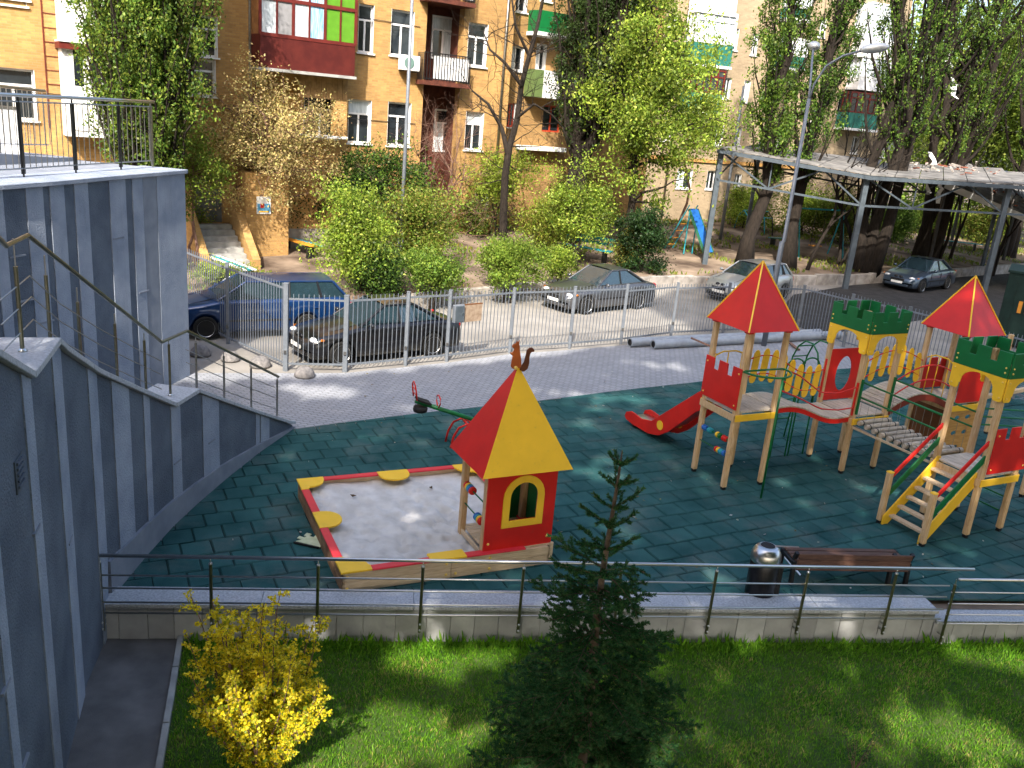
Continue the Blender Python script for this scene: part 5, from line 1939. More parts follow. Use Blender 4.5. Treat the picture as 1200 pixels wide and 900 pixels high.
m.build("end_wall", BEI, h3, world=True)
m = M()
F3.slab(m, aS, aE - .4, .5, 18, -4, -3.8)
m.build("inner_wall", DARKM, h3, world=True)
zl = F3.sz(840, 188)[1]
m = M()
F3.slab(m, aS, aE + .05, zl - .16, zl + .02, .003, .10)
m.build("string_course", mat("ochre_ledge", (.40, .22, .07), .8), h3, world=True)
m = M()
F3.slab(m, aS, aE, .5, zl - .165, .002, .035)
lowm = None
m = M()
F3.slab(m, aS - .3, aE + .3, 18, 18.5, -11, .5)
m.build("roof", CONC, h3, world=True)


a, _ = F3.sz(800, 60)
M().tube([F3.p(a, .8, .10), F3.p(a, 18, .10)], .07, 8).build("drainpipe", STEELD, h3, smooth=True, world=True)


def loggia(F, par, x0, x1, yt, yg, yb, glaze, parapet, out=1.0, white=True):
    """glazed balcony: pixel x range, glazing top, glazing bottom, parapet bottom"""
    a, b, z0, z1 = F.rect(x0, yg, x1, yb, out)
    m = M()
    F.slab(m, a, b, z0, z1 - .004, .0, out)
    bl = m.build("balcony", parapet, par, world=True)
    zt = F.sz((x0 + x1) / 2, yt, out)[1]
    m = M()
    fr = glaze
    n = 5
    for i in range(n + 1):
        q = a + (b - a) * i / n
        F.slab(m, q - .04, q + .04, z1, zt, out - .05, out + .005)
    for z in (z1 + .04, zt - .04, z1 + (zt - z1) * .7):
        F.slab(m, a, b, z - .04, z + .04, out - .045, out + .01)
    for q in (a, b):
        for oo in (.3, .65):
            F.slab(m, q - .03, q + .03, z1, zt, oo - .03, oo + .03)
    m.build("glazing_frame", fr, bl, world=True)
    m = M()
    F.slab(m, a + .02, b - .02, z1, zt, .03, out - .035)
    m.build("pane", CURT if white else PANE, bl, world=True)
    m = M()
    F.slab(m, a - .06, b + .06, z0 - .14, z0 - .003, 0, out + .06)
    m.build("balcony_slab", WHITEP, bl, world=True)
    return bl


GREENB = mat("bottle_green_paint", (.012, .10, .085), .5, c2=(.03, .16, .12), s=3)
loggia(F3, h3, 812, 858, 12, 51, 76, WHITEP, GREENB)
loggia(F3, h3, 806, 845, 80, 109, 131, DKFRAME, GREENB, white=False)
loggia(F3, h3, 820, 864, -40, -6, 14, WHITEP, WHITEP)
loggia(F3, h3, 1012, 1046, 3, 48, 66, WHITEP, WHITEP)
loggia(F3, h3, 1006, 1040, 66, 92, 104, WHITEP, WHITEP)
loggia(F3, h3, 993, 1029, 108, 133, 151, DKFRAME, GREENB, white=False)
loggia(F3, h3, 928, 950, -20, 10, 22, WHITEP, GREENB)
loggia(F3, h3, 920, 944, 44, 66, 80, WHITEP, GREENB)

# ================================================================== canopy on steel posts
cn = thing("canopy", "long flat metal canopy on blue grey steel posts and trusses with debris on its roof", "canopy", (0, 0, 0))
cps = [V((7.96, 38.33, 0)), V((14.42, 38.75, 0)), V((21.3, 40.2, 0)), V((28.5, 42.0, 0))]
ctop = [5.52, 4.95, 5.05, 5.1]
back = V((3.4, 7.2, 0))
ROOFM = mat("weathered_roof_sheet", (.09, .088, .086), .8, .0, c2=(.22, .21, .20), s=1.6, bump=.2, bs=20, det=8)
for p, z in zip(cps, ctop):
    M().box(p.x - .11, p.x + .11, p.y - .11, p.y + .11, -.1, z).build("post", GREYM, cn, bevel=.01)
    q = p + back
    zq = z + .45
    M().box(q.x - .08, q.x + .08, q.y - .08, q.y + .08, -.1, zq).build("post", GREYM, cn, bevel=.01)
for i in range(3):
    p, q = cps[i], cps[i + 1]
    zp, zq = ctop[i], ctop[i + 1]
    ov = V((-.25, -.3, 0)) if i == 0 else V((0, -.3, 0))
    a, b = p + V((0, -.35, zp)) + (V((-.25, 0, 0)) if i == 0 else V((0, 0, 0))), q + V((0, -.35, zq))
    c, d = q + back + V((0, .3, zq + .5)), p + back + V((0, .3, zp + (.35 if i else .05)))
    nst = 6
    for k in range(nst):
        t0, t1 = k / nst, (k + 1) / nst - .006
        A_, B_ = a.lerp(b, t0), a.lerp(b, t1)
        C_, D_ = d.lerp(c, t1), d.lerp(c, t0)
        up_ = V((0, 0, .06 + RNG.uniform(0, .02)))
        m = M()
        m.add([A_, B_, C_, D_, A_ + up_, B_ + up_, C_ + up_, D_ + up_], [(3, 2, 1, 0), (4, 5, 6, 7), (0, 1, 5, 4), (1, 2, 6, 5), (2, 3, 7, 6), (3, 0, 4, 7)])
        m.build("roof_sheet", ROOFM, cn)
    M().bar(a - V((0, 0, .10)), b - V((0, 0, .10)), .08, .16).build("fascia", GREYM, cn)
    for off in (V((0, 0, 0)), back):
        dz = .4 if off.length else 0
        lo_a, lo_b = p + off + V((0, 0, zp - 1.3 + dz)), q + off + V((0, 0, zq - 1.3 + dz))
        hi_a, hi_b = p + off + V((0, 0, zp - .12 + dz)), q + off + V((0, 0, zq - .12 + dz))
        mt_ = GREYM if not off.length else DARKM
        M().bar(lo_a, lo_b, .07, .09).build("lower_chord", mt_, cn)
        for s0, s1 in ((0, .35), (.7, .35), (.7, 1.0)):
            M().bar(hi_a.lerp(hi_b, s0) if s0 in (0, .7) else hi_a, lo_a.lerp(lo_b, s1) if s1 != 1.0 else lo_b, .06, .07).build("brace", mt_, cn)
        M().bar(hi_a.lerp(hi_b, .35), lo_a.lerp(lo_b, .35), .05, .05).build("brace", mt_, cn)
for i in range(4):
    p = cps[i]
    z = ctop[i]
    M().bar(p + V((0, 0, z - .2)), p + back + V((0, 0, z + .2)), .08, .14).build("cross_beam", GREYM, cn)
    M().bar(p + V((0, 0, z - 1.2)), p + back * .5 + V((0, 0, z - .15)), .05, .06).build("brace", GREYM, cn)
# lower, tilted roof further back on the right
c2 = thing("canopy", "second lower canopy with tilted pale edge and red brown rubbish on top at the right", "canopy", (0, 0, 0))
ea, eb = aty(1108, 214, 46), aty(1260, 277, 42)
bv = V((4.5, 7.5, .9))
for k in range(6):
    t0, t1 = k / 6, (k + 1) / 6 - .006
    a, b = ea.lerp(eb, t0), ea.lerp(eb, t1)
    m = M().add([a, b, b + bv, a + bv, a + V((0, 0, .08)), b + V((0, 0, .08)), b + bv + V((0, 0, .08)), a + bv + V((0, 0, .08))], [(3, 2, 1, 0), (4, 5, 6, 7), (0, 1, 5, 4), (1, 2, 6, 5), (2, 3, 7, 6), (3, 0, 4, 7)])
    m.build("roof_sheet", ROOFM, c2)
M().bar(ea + V((0, -.05, -.12)), eb + V((0, -.05, -.12)), .06, .30).build("fascia", WHITEP, c2)
for t in (.02, .5, .98):
    p = ea.lerp(eb, t)
    for q in (p + V((0, .1, 0)), p + bv * .95):
        M().box(q.x - .07, q.x + .07, q.y - .07, q.y + .07, .1, q.z).build("post", DARKM, c2)
DEB = [mat("pale_plastic_sheet", (.34, .30, .27), .6, v=.3), mat("red_brown_rubble", (.22, .08, .05), .9, v=.4), mat("grey_rubble", (.22, .2, .19), .9, v=.4)]
mb = [M(), M(), M()]
for k in range(100):
    t, u = RNG.random(), RNG.random()
    p = ea.lerp(eb, t) + bv * u + V((0, 0, .13))
    s = RNG.uniform(.06, .28)
    d = V((RNG.uniform(-1, 1), RNG.uniform(-1, 1), RNG.uniform(-.3, .3))).normalized()
    mb[RNG.choice((0, 1, 1, 2))].bar(p, p + d * s * 2, s * .6, s * .3)
for k in range(60):
    t, u = RNG.uniform(.2, .98), RNG.random() ** .6
    i = 1
    p = cps[1].lerp(cps[2], t) + back * (.25 + .75 * u) + V((0, 0, 5.13 + .45 * (.25 + .75 * u)))
    s = RNG.uniform(.05, .22)
    d = V((RNG.uniform(-1, 1), RNG.uniform(-1, 1), RNG.uniform(-.2, .3))).normalized()
    mb[RNG.choice((0, 0, 1, 2))].bar(p, p + d * s * 2, s * .6, s * .3)
for b_2, mt_, nm, lb in zip(mb, DEB, ("plastic_scraps", "brown_rubble", "grey_rubble"), ("crumpled pale plastic scraps strewn over the canopy roofs", "red brown rubble strewn over the canopy roofs", "grey rubble pieces strewn over the canopy roofs")):
    o = b_2.build(nm, mt_, kind="stuff")
    tag(o, lb, "rubble", kind="stuff")
# hanging torn white sheet bits caught in the trees above the canopy
# ================================================================== street lamps and poles
lp = at(895, 405, 0)
la_ = thing("street_lamp", "tall pale grey street lamp with two curved arms rising above the red tower roof", "street lamp", lp, 0)
M().tube([(0, 0, -.05), (0, 0, 3.2), (.05, 0, 3.25), (.05, 0, 7.3)], [.085, .08, .058, .05], 12).build("pole", GALV, la_, smooth=True)
A1 = [(.05, 0, 7.2), (.12, -.02, 7.7), (.35, -.06, 8.2), (.75, -.1, 8.5), (1.25, -.15, 8.68)]
M().tube(A1, .032, 8).build("arm", GALV, la_, smooth=True)
lum = M()
lum.ball((0, 0, 0), .5, 8, (.8, .36, .27))
ho = lum.build("lamp_head", mat("lamp_housing", (.55, .56, .55), .35, .3, v=.05), la_, smooth=True)
ho.location = (1.55, -.18, 8.76)
ho.rotation_euler = (0, -.18, -.12)
M().tube([(.05, 0, 7.2), (.08, .25, 7.8), (.15, .7, 8.35), (.3, 1.3, 8.75)], .032, 8).build("arm", GALV, la_, smooth=True)
h2_ = lum.build("lamp_head", bpy.data.materials["lamp_housing"], la_, smooth=True)
h2_.location = (.38, 1.55, 8.85)
h2_.rotation_euler = (0, -.1, 1.35)
pl = at(468, 322, .5)
po_ = thing("light_pole", "thin pale grey pole standing in the shrubs before the yellow house", "pole", pl, 0)
M().tube([(0, 0, -.1), (0, 0, 5), (0, 0, 11.5)], [.07, .06, .045], 10).build("shaft", GALV, po_, smooth=True)
M().box(-.09, .09, -.11, -.02, 1.0, 1.5).build("service_door", GALV, po_)
M().tube([(0, 0, 11.4), (.5, -.3, 12)], .03, 6).build("arm", GALV, po_)
p3 = aty(851, 235, 45)
po3 = thing("light_pole", "thin grey pole behind the left end of the canopy", "pole", (p3.x, p3.y, .8), 0)
M().tube([(0, 0, -.1), (0, 0, 7.6)], [.09, .06], 8).build("shaft", GALV, po3, smooth=True)
M().tube([(0, 0, 7.5), (.05, 0, 7.75)], .02, 6).build("tip", GALV, po3)

# ================================================================== dark green container at the right
gp = V((16.4, 29.6, 0))
gc = thing("green_container", "dark green metal container with two yellow stickers beyond the fence on the right", "container", gp, rad(-30))
GM = mat("dark_green_metal", (.006, .022, .018), .55, .1, v=.2)
M().box(0, 4.6, 0, 2.2, .08, 2.5).build("body", GM, gc, bevel=.02)
for i in range(9):
    x = .25 + i * .52
    M().box(x - .06, x + .06, -.03, .0, .15, 2.4).build("rib", GM, gc)
M().box(-.05, 4.65, -.06, 2.25, 2.502, 2.58).build("lid", GM, gc)
for x in (.55, .78):
    M().box(x - .06, x + .06, -.045, -.031, 1.2, 1.6).build("sticker", ORANGEP, gc)
for x in (.3, 4.3):
    M().box(x - .1, x + .1, .1, 2.1, -.02, .08).build("skid", DARKM, gc)

# ================================================================== yard play equipment and benches
YZ = lambda p: yardz(p.x, p.y)


def yat(px, py):
    p = at(px, py, .5)
    for _ in range(6):
        p = at(px, py, YZ(p))
    return p


def ybench(px, py, ang, seat, back_, label, L=2.2):
    p = yat(px, py)
    b = thing("bench", label, "bench", p, ang)
    for i, mt_ in enumerate(seat):
        M().box(-L / 2, L / 2, i * .17, i * .17 + .15, .42, .46).build("seat_board", mt_, b)
    for x in (-L * .36, L * .36):
        M().box(x - .06, x + .06, .02, .30, -.1, .415).build("leg", DARKM, b)
    if back_:
        for z in (.62, .8):
            M().box(-L / 2, L / 2, .42, .46, z, z + .13).build("back_board", back_, b)
        for x in (-L * .36, L * .36):
            M().bar((x, .3, .3), (x, .44, .95), .06, .05).build("back_post", DARKM, b)
    return b


ybench(345, 297, rad(-42), [ORANGEP, ORANGEP, CYANP], None, "low orange and turquoise bench on the path left of the dark shrub")
ybench(258, 322, rad(-45), [WHITEP, CYANP, WHITEP], None, "long white and blue bench leaning by the path above the blue car", 3.2)
ybench(684, 303, rad(-30), [CYANP, CYANP], GREENB, "dark green and turquoise bench behind the grey sedan", 2.4)
ybench(1118, 292, rad(-18), [CYANP, CYANP, ORANGEP], None, "turquoise and orange bench behind the shaded sedan", 3.0)
ybench(918, 290, rad(20), [GREENB, CYANP], None, "small green bench between the poplar trunks", 1.6)
wd = thing("white_sack_pile", "white plastic covered heap at the end of the path behind the blue car", "heap", yat(282, 340), 0)
M().ball((0, 0, .1), .55, 8, (1.2, .8, .7)).build("cover", WHITEP, wd, smooth=True)
M().ball((.4, .1, .05), .35, 6, (1, .8, .7)).build("fold", WHITEP, wd, smooth=True)
# blue slide
ps = yat(836, 303)
pt_ = yat(800, 296)
sl_ = thing("yard_slide", "old blue metal slide with turquoise ladder beside the canopy post", "slide", pt_, atan2((ps - pt_).y, (ps - pt_).x) - .45)
Ls = (ps - pt_).length
top = (.25, 0, 2.05)
m = M()
for y in (-.3, .3):
    m.bar((.25, y, 2.02), (Ls, y, .24), .03, .13)
m.build("slide_side", mat("faded_green_blue", (.03, .13, .08), .5), sl_)
M().bar((.25, 0, 2.04), (Ls, 0, .26), .58, .03).build("slide_bed", BLUEP, sl_)
for y in (-.3, .3):
    M().tube([(.25, y, 2.2), (-.9, y, 0)], .03, 6).build("ladder_rail", CYANP, sl_)
    M().tube([(.3, y, 2.0), (.3, y, 0)], .03, 6).build("leg", CYANP, sl_)
for i in range(6):
    t = (i + .7) / 6.5
    M().tube([(.25 - 1.15 * t, -.3, 2.2 * (1 - t)), (.25 - 1.15 * t, .3, 2.2 * (1 - t))], .02, 6).build("rung", ORANGEP, sl_)
for (px, py, lb) in ((953, 300, "turquoise swing frame between the poplar trunks"),):
    p = yat(px, py)
    sf = thing("swing_frame", lb, "swing frame", p, .35)
    for x in (-1.3, 1.3):
        for y in (-.6, .6):
            M().tube([(x, y, 0), (x, 0, 2.3)], .035, 6).build("leg", CYANP, sf)
    M().tube([(-1.4, 0, 2.3), (1.4, 0, 2.3)], .04, 6).build("crossbar", CYANP, sf)
    M().box(-.3, .3, -.15, .15, .5, .54).build("seat", ORANGEP, sf)
    for x in (-.3, .3):
        M().tube([(x, 0, .5), (x, 0, 2.3)], .012, 5).build("chain", DARKM, sf)
p = yat(868, 272)
cl = thing("climbing_frame", "low dark climbing frame of bent tubes left of the poplar", "climbing frame", p, .3)
for k in range(4):
    M().tube([(k * .5, -.8, 0), (k * .5, -.5, .9), (k * .5, 0, 1.2), (k * .5, .5, .9), (k * .5, .8, 0)], .03, 6).build("arch", DARKM if k % 2 else CYANP, cl, smooth=True)
for y, z in ((-.5, .9), (0, 1.2), (.5, .9)):
    M().tube([(0, y, z), (1.5, y, z)], .025, 6).build("bar", CYANP, cl)
# ================================================================== trees and shrubs
def curve(p, q, sag=.0, n=5, wob=.06, rng=None):
    p, q = V(p), V(q)
    L = (q - p).length
    out = []
    for i in range(n + 1):
        t = i / n
        c = p.lerp(q, t)
        c.z += sag * L * 4 * t * (1 - t)
        if 0 < i < n and rng is not None:
            c += V(rng.normal(0, wob * L * .35, 3))
        out.append(c)
    return out


def pxm(y):
    return y / FPX


def broad(name, label, cat, base, crown, rad_, ncl, per, leaf, pal, tr=.12, sig=.30, limbs=14, bark=BARK, seed=1, group=None, stems=1, up=None, trans=None, shell=.55, squash=(1, 1, .8), gap=.0):
    rng = np.random.default_rng(seed)
    base, crown = V(base), V(crown)
    t = thing(name, label, cat, base, 0, group)
    # clump centres inside the crown
    C = []
    while len(C) < ncl:
        d = rng.normal(size=3)
        d /= np.linalg.norm(d)
        r = shell + (1 - shell) * rng.random() if rng.random() < .7 else rng.random() * shell
        if gap and math.sin(d[0] * 5 + seed) * math.cos(d[2] * 4 + seed * 2) > 1 - gap:
            continue
        wob = 1 + .22 * math.sin(3 * math.atan2(d[1], d[0]) + seed) + .18 * math.sin(5 * d[2] + seed * 3)
        C.append(np.array(crown) + d * r * np.array(rad_) * wob)
    C = np.array(C)
    m = M()
    tops = []
    for s in range(stems):
        off = V((rng.normal(0, .12), rng.normal(0, .12), 0)) * (stems > 1)
        top = crown + V((rng.normal(0, rad_[0] * .25), rng.normal(0, rad_[1] * .25), rad_[2] * rng.uniform(.1, .45)))
        pts = curve(base + off - V((0, 0, .15)), top, 0, 7, .05, rng)
        rr = [tr * (1.25 if i == 0 else 1) * (1 - .82 * i / 7) / (1 if stems == 1 else 1.5) for i in range(8)]
        m.tube(pts, rr, 8)
        tops.append(pts)
    order = rng.permutation(ncl)[:limbs]
    for i in order:
        pts = tops[rng.integers(0, len(tops))]
        c = V(C[i])
        best = min(pts[2:7], key=lambda q: (q - c).length + max(0, q.z - c.z) * 2)
        cv = curve(best, c, -.06 if c.z < best.z else .04, 5, .09, rng)
        r0 = tr * .38
        m.tube(cv, [r0 * (1 - .85 * k / 5) for k in range(6)], 5, cap=False)
        for _ in range(2):
            k = rng.integers(2, 5)
            e = cv[k] + V(rng.normal(0, sig * 1.4, 3))
            m.tube(curve(cv[k], e, 0, 3, .1, rng), [r0 * .35, r0 * .25, r0 * .15, r0 * .08], 4, cap=False)
    m.build("trunk", bark, t, smooth=True, world=True)
    per = int(per * 2.5)
    leaf *= .80
    n = ncl * per
    idx = np.repeat(np.arange(ncl), per)
    sg = sig * rng.uniform(.55, 1.35, ncl)
    P = C[idx] + rng.normal(size=(n, 3)) * (sg[idx][:, None] * np.array(squash))
    tn = tints(rng, n, pal) * rng.uniform(.45, 1.3, ncl)[idx][:, None]
    foliage("crown", P, leaf, np.clip(tn, 0, 1), t, rng=rng, updir=up)
    return t


def poplar(label, base, H, rr, nb, per, leaf, pal, tr=.28, lean=(0, 0), seed=1, h0=.12, stems=1, spread=.2, name="poplar_tree", group="poplars", bark=BARK, dens=1.0):
    dens *= 3.6
    leaf *= .62
    rng = np.random.default_rng(seed)
    base = V(base)
    t = thing(name, label, "tree", base, 0, group)
    m = M()
    P = []
    TNT = []
    for s in range(stems):
        top = base + V((lean[0] + rng.normal(0, spread * H * .12), lean[1], H * rng.uniform(.85, 1.0)))
        if stems > 1:
            top += V(((s / (stems - 1) - .5) * spread * H, rng.normal(0, .5), 0))
        pts = curve(base + V(((s - (stems - 1) / 2) * tr * .7, 0, -.3)), top, 0, 10, .025, rng)
        rs = [tr * (1.5 if i == 0 else 1.0) * (1 - .88 * (i / 10) ** .8) / (1 if stems == 1 else 1.25) for i in range(11)]
        m.tube(pts, rs, 9)
        for b in range(nb):
            f = h0 + (1 - h0) * ((b + rng.random()) / nb) ** .9
            k = f * 10
            i = min(9, int(k))
            p = pts[i].lerp(pts[i + 1], k - i)
            az = rng.uniform(0, 2 * pi)
            taper = math.sin(pi * min(1, (.22 + .78 * f)) ** .8) ** .6 if f < .97 else .3
            out = rr * taper * rng.uniform(.5, 1.1)
            L = rng.uniform(1.6, 3.4) * (.55 + .45 * (1 - f)) + out
            cv = []
            for q in range(7):
                u = q / 6
                cv.append(p + V((cos(az) * out * u ** .6, sin(az) * out * u ** .6, L * u)) + V(rng.normal(0, .04, 3)))
            m.tube(cv, [tr * (.2 if stems == 1 else .30) * (1 - f * .6) * (1 - .85 * q / 6) for q in range(7)], 4, cap=False)
            cn_ = int(per * rng.uniform(.5, 1.3) * dens)
            kc = max(3, cn_ // 42)
            uc = rng.uniform(.15, 1.05, kc)
            pick = rng.integers(0, kc, cn_)
            u = np.clip(uc[pick] + rng.normal(0, .035, cn_), 0, 1.1)
            offc = rng.normal(size=(kc, 3)) * np.array([.20, .20, .16]) * (rr / 1.4) ** .5
            shade_ = rng.uniform(.6, 1.35, kc)[pick]
            cva = np.array([tuple(c) for c in cv])
            kk = np.clip(u * 6, 0, 5.999)
            ii = kk.astype(int)
            fr = (kk - ii)[:, None]
            P.append(cva[ii] * (1 - fr) + cva[ii + 1] * fr + offc[pick] + rng.normal(size=(cn_, 3)) * np.array([.085, .085, .14]) * (rr / 1.4) ** .5)
            TNT.append(shade_)
    m.build("trunk", bark, t, smooth=True, world=True)
    P = np.concatenate(P)
    n = len(P)
    cl = .8 + .4 * np.clip(.5 + .5 * np.sin(P[:, 0] * 3.1 + P[:, 2] * 1.7 + seed) * np.cos(P[:, 1] * 2.7 - P[:, 2] * 1.1), 0, 1)
    foliage("crown", P, leaf, np.clip(tints(rng, n, pal) * (cl * np.concatenate(TNT))[:, None], 0, 1), t, rng=rng, updir=(0, 0, .8))
    return t


def bare(label, base, H, tr, seed, dirs=None, depth=5, name="bare_tree", bark=BARK, spread=.55, leaf=None):
    rng = np.random.default_rng(seed)
    t = thing(name, label, "tree", base, 0)
    m = M()
    tips = []

    def go(p, d, L, r, k):
        n = 4
        pts = [p]
        for i in range(n):
            d = (d + V(rng.normal(0, .13, 3)) + V((0, 0, .05))).normalized()
            pts.append(pts[-1] + d * (L / n))
        m.tube(pts, [r * (1 - .4 * i / n) for i in range(n + 1)], 6 if k > 2 else 4, cap=False)
        if k == 0:
            tips.extend(pts[1:])
            return
        if k <= 2:
            tips.extend(pts[2:])
        nb = rng.integers(2, 4)
        for _ in range(nb):
            dd = (d + V(rng.normal(0, spread, 3))).normalized()
            q = pts[-1] if rng.random() < .6 else pts[rng.integers(2, n)]
            go(q, dd, L * rng.uniform(.6, .85), r * .56, k - 1)

    if dirs is None:
        dirs = [V((0, 0, 1))]
    for d, L, r in dirs:
        go(V(base) - V((0, 0, .2)), V(d).normalized(), L, r, depth)
    m.build("trunk", bark, t, smooth=True, world=True)
    return t, tips, rng


GREEN1 = [(0.15, 0.232, 0.03), (0.195, 0.285, 0.039), (0.12, 0.195, 0.027), (0.24, 0.315, 0.053)]
LIME = [(.24, .34, .035), (.31, .40, .05), (.20, .29, .03), (.38, .44, .08)]
DARKG = [(.022, .050, .014), (.03, .065, .018), (.04, .08, .02)]
MIDG = [(0.081, 0.162, 0.024), (0.115, 0.203, 0.03), (0.149, 0.243, 0.041)]
POPG = [(.080, .150, .022), (.11, .19, .028), (.055, .11, .018), (.17, .24, .035)]
BRZ = [(.56, .44, .18), (.64, .52, .24), (.44, .32, .16), (.54, .50, .18)]
BRSH = [(0.216, 0.189, 0.041), (0.27, 0.243, 0.054), (0.189, 0.23, 0.041)]

# --- row against the house
poplar("bushy green poplar in front of the white bay at the far left", (-11.9, 27.6, .6), 15, 1.7, 120, 120, .17, POPG + [(.20, .25, .04)], .26, (.1, 0), 11, h0=.10, stems=3, spread=.12)
b = yat(258, 292)
rng = np.random.default_rng(31)
broad("blossom_tree", "small tree with sparse pale bronze leaves and reddish trunk beside the entrance steps", "tree", (b.x - .1, b.y, YZ(b)), (b.x + 1.3, b.y - .2, 4.6), (3.0, 2.1, 2.35), 250, 58, .115, BRZ, .13, .33, 130, BARKR, 31, None, 2, gap=.25)
broad("green_tree", "loose green tree left of the entrance steps next to the blue wall", "tree", (-11.2, 29.3, .6), (-11.2, 29.3, 3.6), (1.0, 1.0, 1.7), 34, 60, .13, GREEN1 + [(.2, .2, .04)], .09, .26, 14, BARKR, 32, None, 2)
b = yat(344, 285)
broad("dark_shrub", "dense dark evergreen shrub beneath the bronze tree", "shrub", b, (b.x, b.y, YZ(b) + 1.15), (1.25, 1.0, 1.15), 46, 90, .12, DARKG, .06, .24, 10, BARK, 33, None, 3)
broad("dark_shrub", "wide dark green shrub under the white windows of the yellow house", "shrub", (-6.0, 34.4, .8), (-6.0, 34.4, 3.3), (2.0, .9, 1.5), 70, 80, .13, DARKG + MIDG, .08, .30, 14, BARK, 34, None, 3)


def shrub(label, x0, y0, x1, y1, pal, seed, per=80, ncl=50, leaf=.11, name="green_shrub", sig=.22, stems=3, cat="shrub", basey=None, trunk=.07, limbs=12, gap=0.0, bark=BARK):
    """a shrub whose crown fills this part of the photograph; it stands where its foot meets the yard"""
    by = y1 if basey is None else basey
    b = yat((x0 + x1) / 2, by)
    D = b.y
    c = aty((x0 + x1) / 2, (y0 + y1) / 2, D)
    rx = (x1 - x0) / 2 * D / FPX
    rz = (y1 - y0) / 2 * D / FPX
    return broad(name, label, cat, (b.x, b.y, YZ(b)), c, (rx * .88, rx * .75, rz * .9), ncl, per, leaf, pal, trunk, sig, limbs, bark, seed, None, stems, gap=gap)


shrub("tall yellow green bush at the left behind the black sedan", 376, 215, 462, 340, LIME + GREEN1, 41, 90, 80, .12, sig=.30)
shrub("bronze tinged bush with the thin grey pole rising through it", 438, 205, 542, 318, BRSH + GREEN1, 42, 80, 80, .12, sig=.30, gap=.2)
shrub("deep green low bush at the left end of the retaining wall", 412, 292, 474, 345, MIDG + DARKG, 43, 100, 44, .11)
shrub("bright green round bush right of the low dark one", 470, 292, 545, 342, GREEN1 + MIDG, 44, 100, 46, .11)
shrub("broad yellow green shrub between the forked lime tree and the leaning tree", 606, 222, 672, 300, LIME + BRSH, 55, 70, 56, .12, sig=.3)
shrub("low dull green shrub in front of the yellow house wall behind the bronze bush", 530, 232, 580, 276, MIDG + BRSH, 56, 70, 34, .11)
shrub("yellow green shrub beneath the lime tree beside the green bench", 668, 215, 726, 282, LIME + MIDG, 57, 70, 50, .12, sig=.3)
shrub("tall bronze green shrub on the left of the wide dark one", 360, 182, 410, 262, BRSH + MIDG, 58, 70, 44, .12, sig=.3)
shrub("bright green round bush in the middle of the yard above the retaining wall", 556, 274, 642, 336, GREEN1, 45, 100, 52, .11)
shrub("small lime green tree with forked dark stems before the recess of the yellow house", 528, 168, 640, 248, LIME, 46, 60, 70, .13, "small_tree", .32, 3, "tree", 278, .09, 24, .2)
shrub("small tree of yellow green leaves leaning right above the grey sedan", 632, 195, 722, 292, LIME + GREEN1, 47, 60, 70, .13, "small_tree", .30, 2, "tree", 316, .08, 24, .2)
shrub("dark green shrub with a bluish tone right of the grey sedan", 722, 236, 786, 318, DARKG + [(.03, .075, .03)], 48, 100, 50, .12)
shrub("brownish olive shrub between the dark shrub and the bench", 716, 268, 752, 314, BRSH, 49, 80, 26, .10, sig=.2)
shrub("green bush below the bare tree by the recess", 560, 205, 604, 258, MIDG, 50, 60, 30, .12)
shrub("yellow green shrub to the right behind the bare tree", 600, 188, 660, 240, LIME + BRSH, 51, 60, 44, .12)
shrub("leafy weeds at the foot of the tree left of the steps", 200, 236, 240, 296, GREEN1 + BRSH, 52, 60, 26, .10)
shrub("light green weeds along the path behind the fence by the blue wall", 222, 305, 280, 335, LIME, 53, 70, 26, .09, sig=.15)
shrub("dry grass clump by the long white bench", 262, 312, 300, 332, LIME + BRSH, 54, 60, 18, .09, sig=.12)

shrub("olive green shrub behind the low bush at the left end of the retaining wall", 462, 262, 520, 312, BRSH + GREEN1, 59, 70, 40, .11)
shrub("small yellow green shrub on the retaining wall edge right of the middle round bush", 636, 288, 676, 332, LIME + GREEN1, 60, 70, 26, .10, sig=.2)
shrub("tall green shrub against the yellow wall right of the dark red recess", 536, 188, 584, 248, GREEN1 + LIME, 64, 70, 44, .12, sig=.3)
shrub("pale green young shrub against the yellow house under the air conditioner", 462, 190, 512, 262, LIME + BRSH, 65, 60, 44, .11, sig=.3)
shrub("dense mid green shrub under the dark poplar", 640, 196, 700, 268, MIDG + GREEN1, 66, 70, 50, .12, sig=.3)

# --- bare tree and vine before the house
rng = np.random.default_rng(61)
BY = 33.6
bt = thing("bare_tree", "bare dark tree with forked branches before the yellow and ochre houses", "tree", aty(590, 285, BY), 0)
m = M()


def limb(pxs, r0, r1, subs=3):
    pts = [aty(x, y, BY + .35 * math.sin(i * 1.7 + r0 * 40)) for i, (x, y) in enumerate(pxs)]
    n = len(pts)
    m.tube(pts, [r0 + (r1 - r0) * i / (n - 1) for i in range(n)], 7, cap=False)

    def sprig(p, d, L, r, k):
        q = [p]
        for _ in range(5):
            d = (d + V(rng.normal(0, .16, 3)) + V((0, 0, .05))).normalized()
            q.append(q[-1] + d * L / 5)
        m.tube(q, [r * (1 - .7 * j / 5) for j in range(6)], 4, cap=False)
        if k:
            for j in range(2, 6):
                if rng.random() < .75:
                    sprig(q[j], (d + V(rng.normal(0, .75, 3))).normalized(), L * rng.uniform(.45, .75), r * .5, k - 1)
    for i in range(1, n):
        for _ in range(subs):
            d = (pts[i] - pts[i - 1]).normalized()
            p = pts[i - 1].lerp(pts[i], rng.random())
            sprig(p, (d * .5 + V(rng.normal(0, .8, 3))).normalized(), rng.uniform(.7, 1.7), .022, 2)


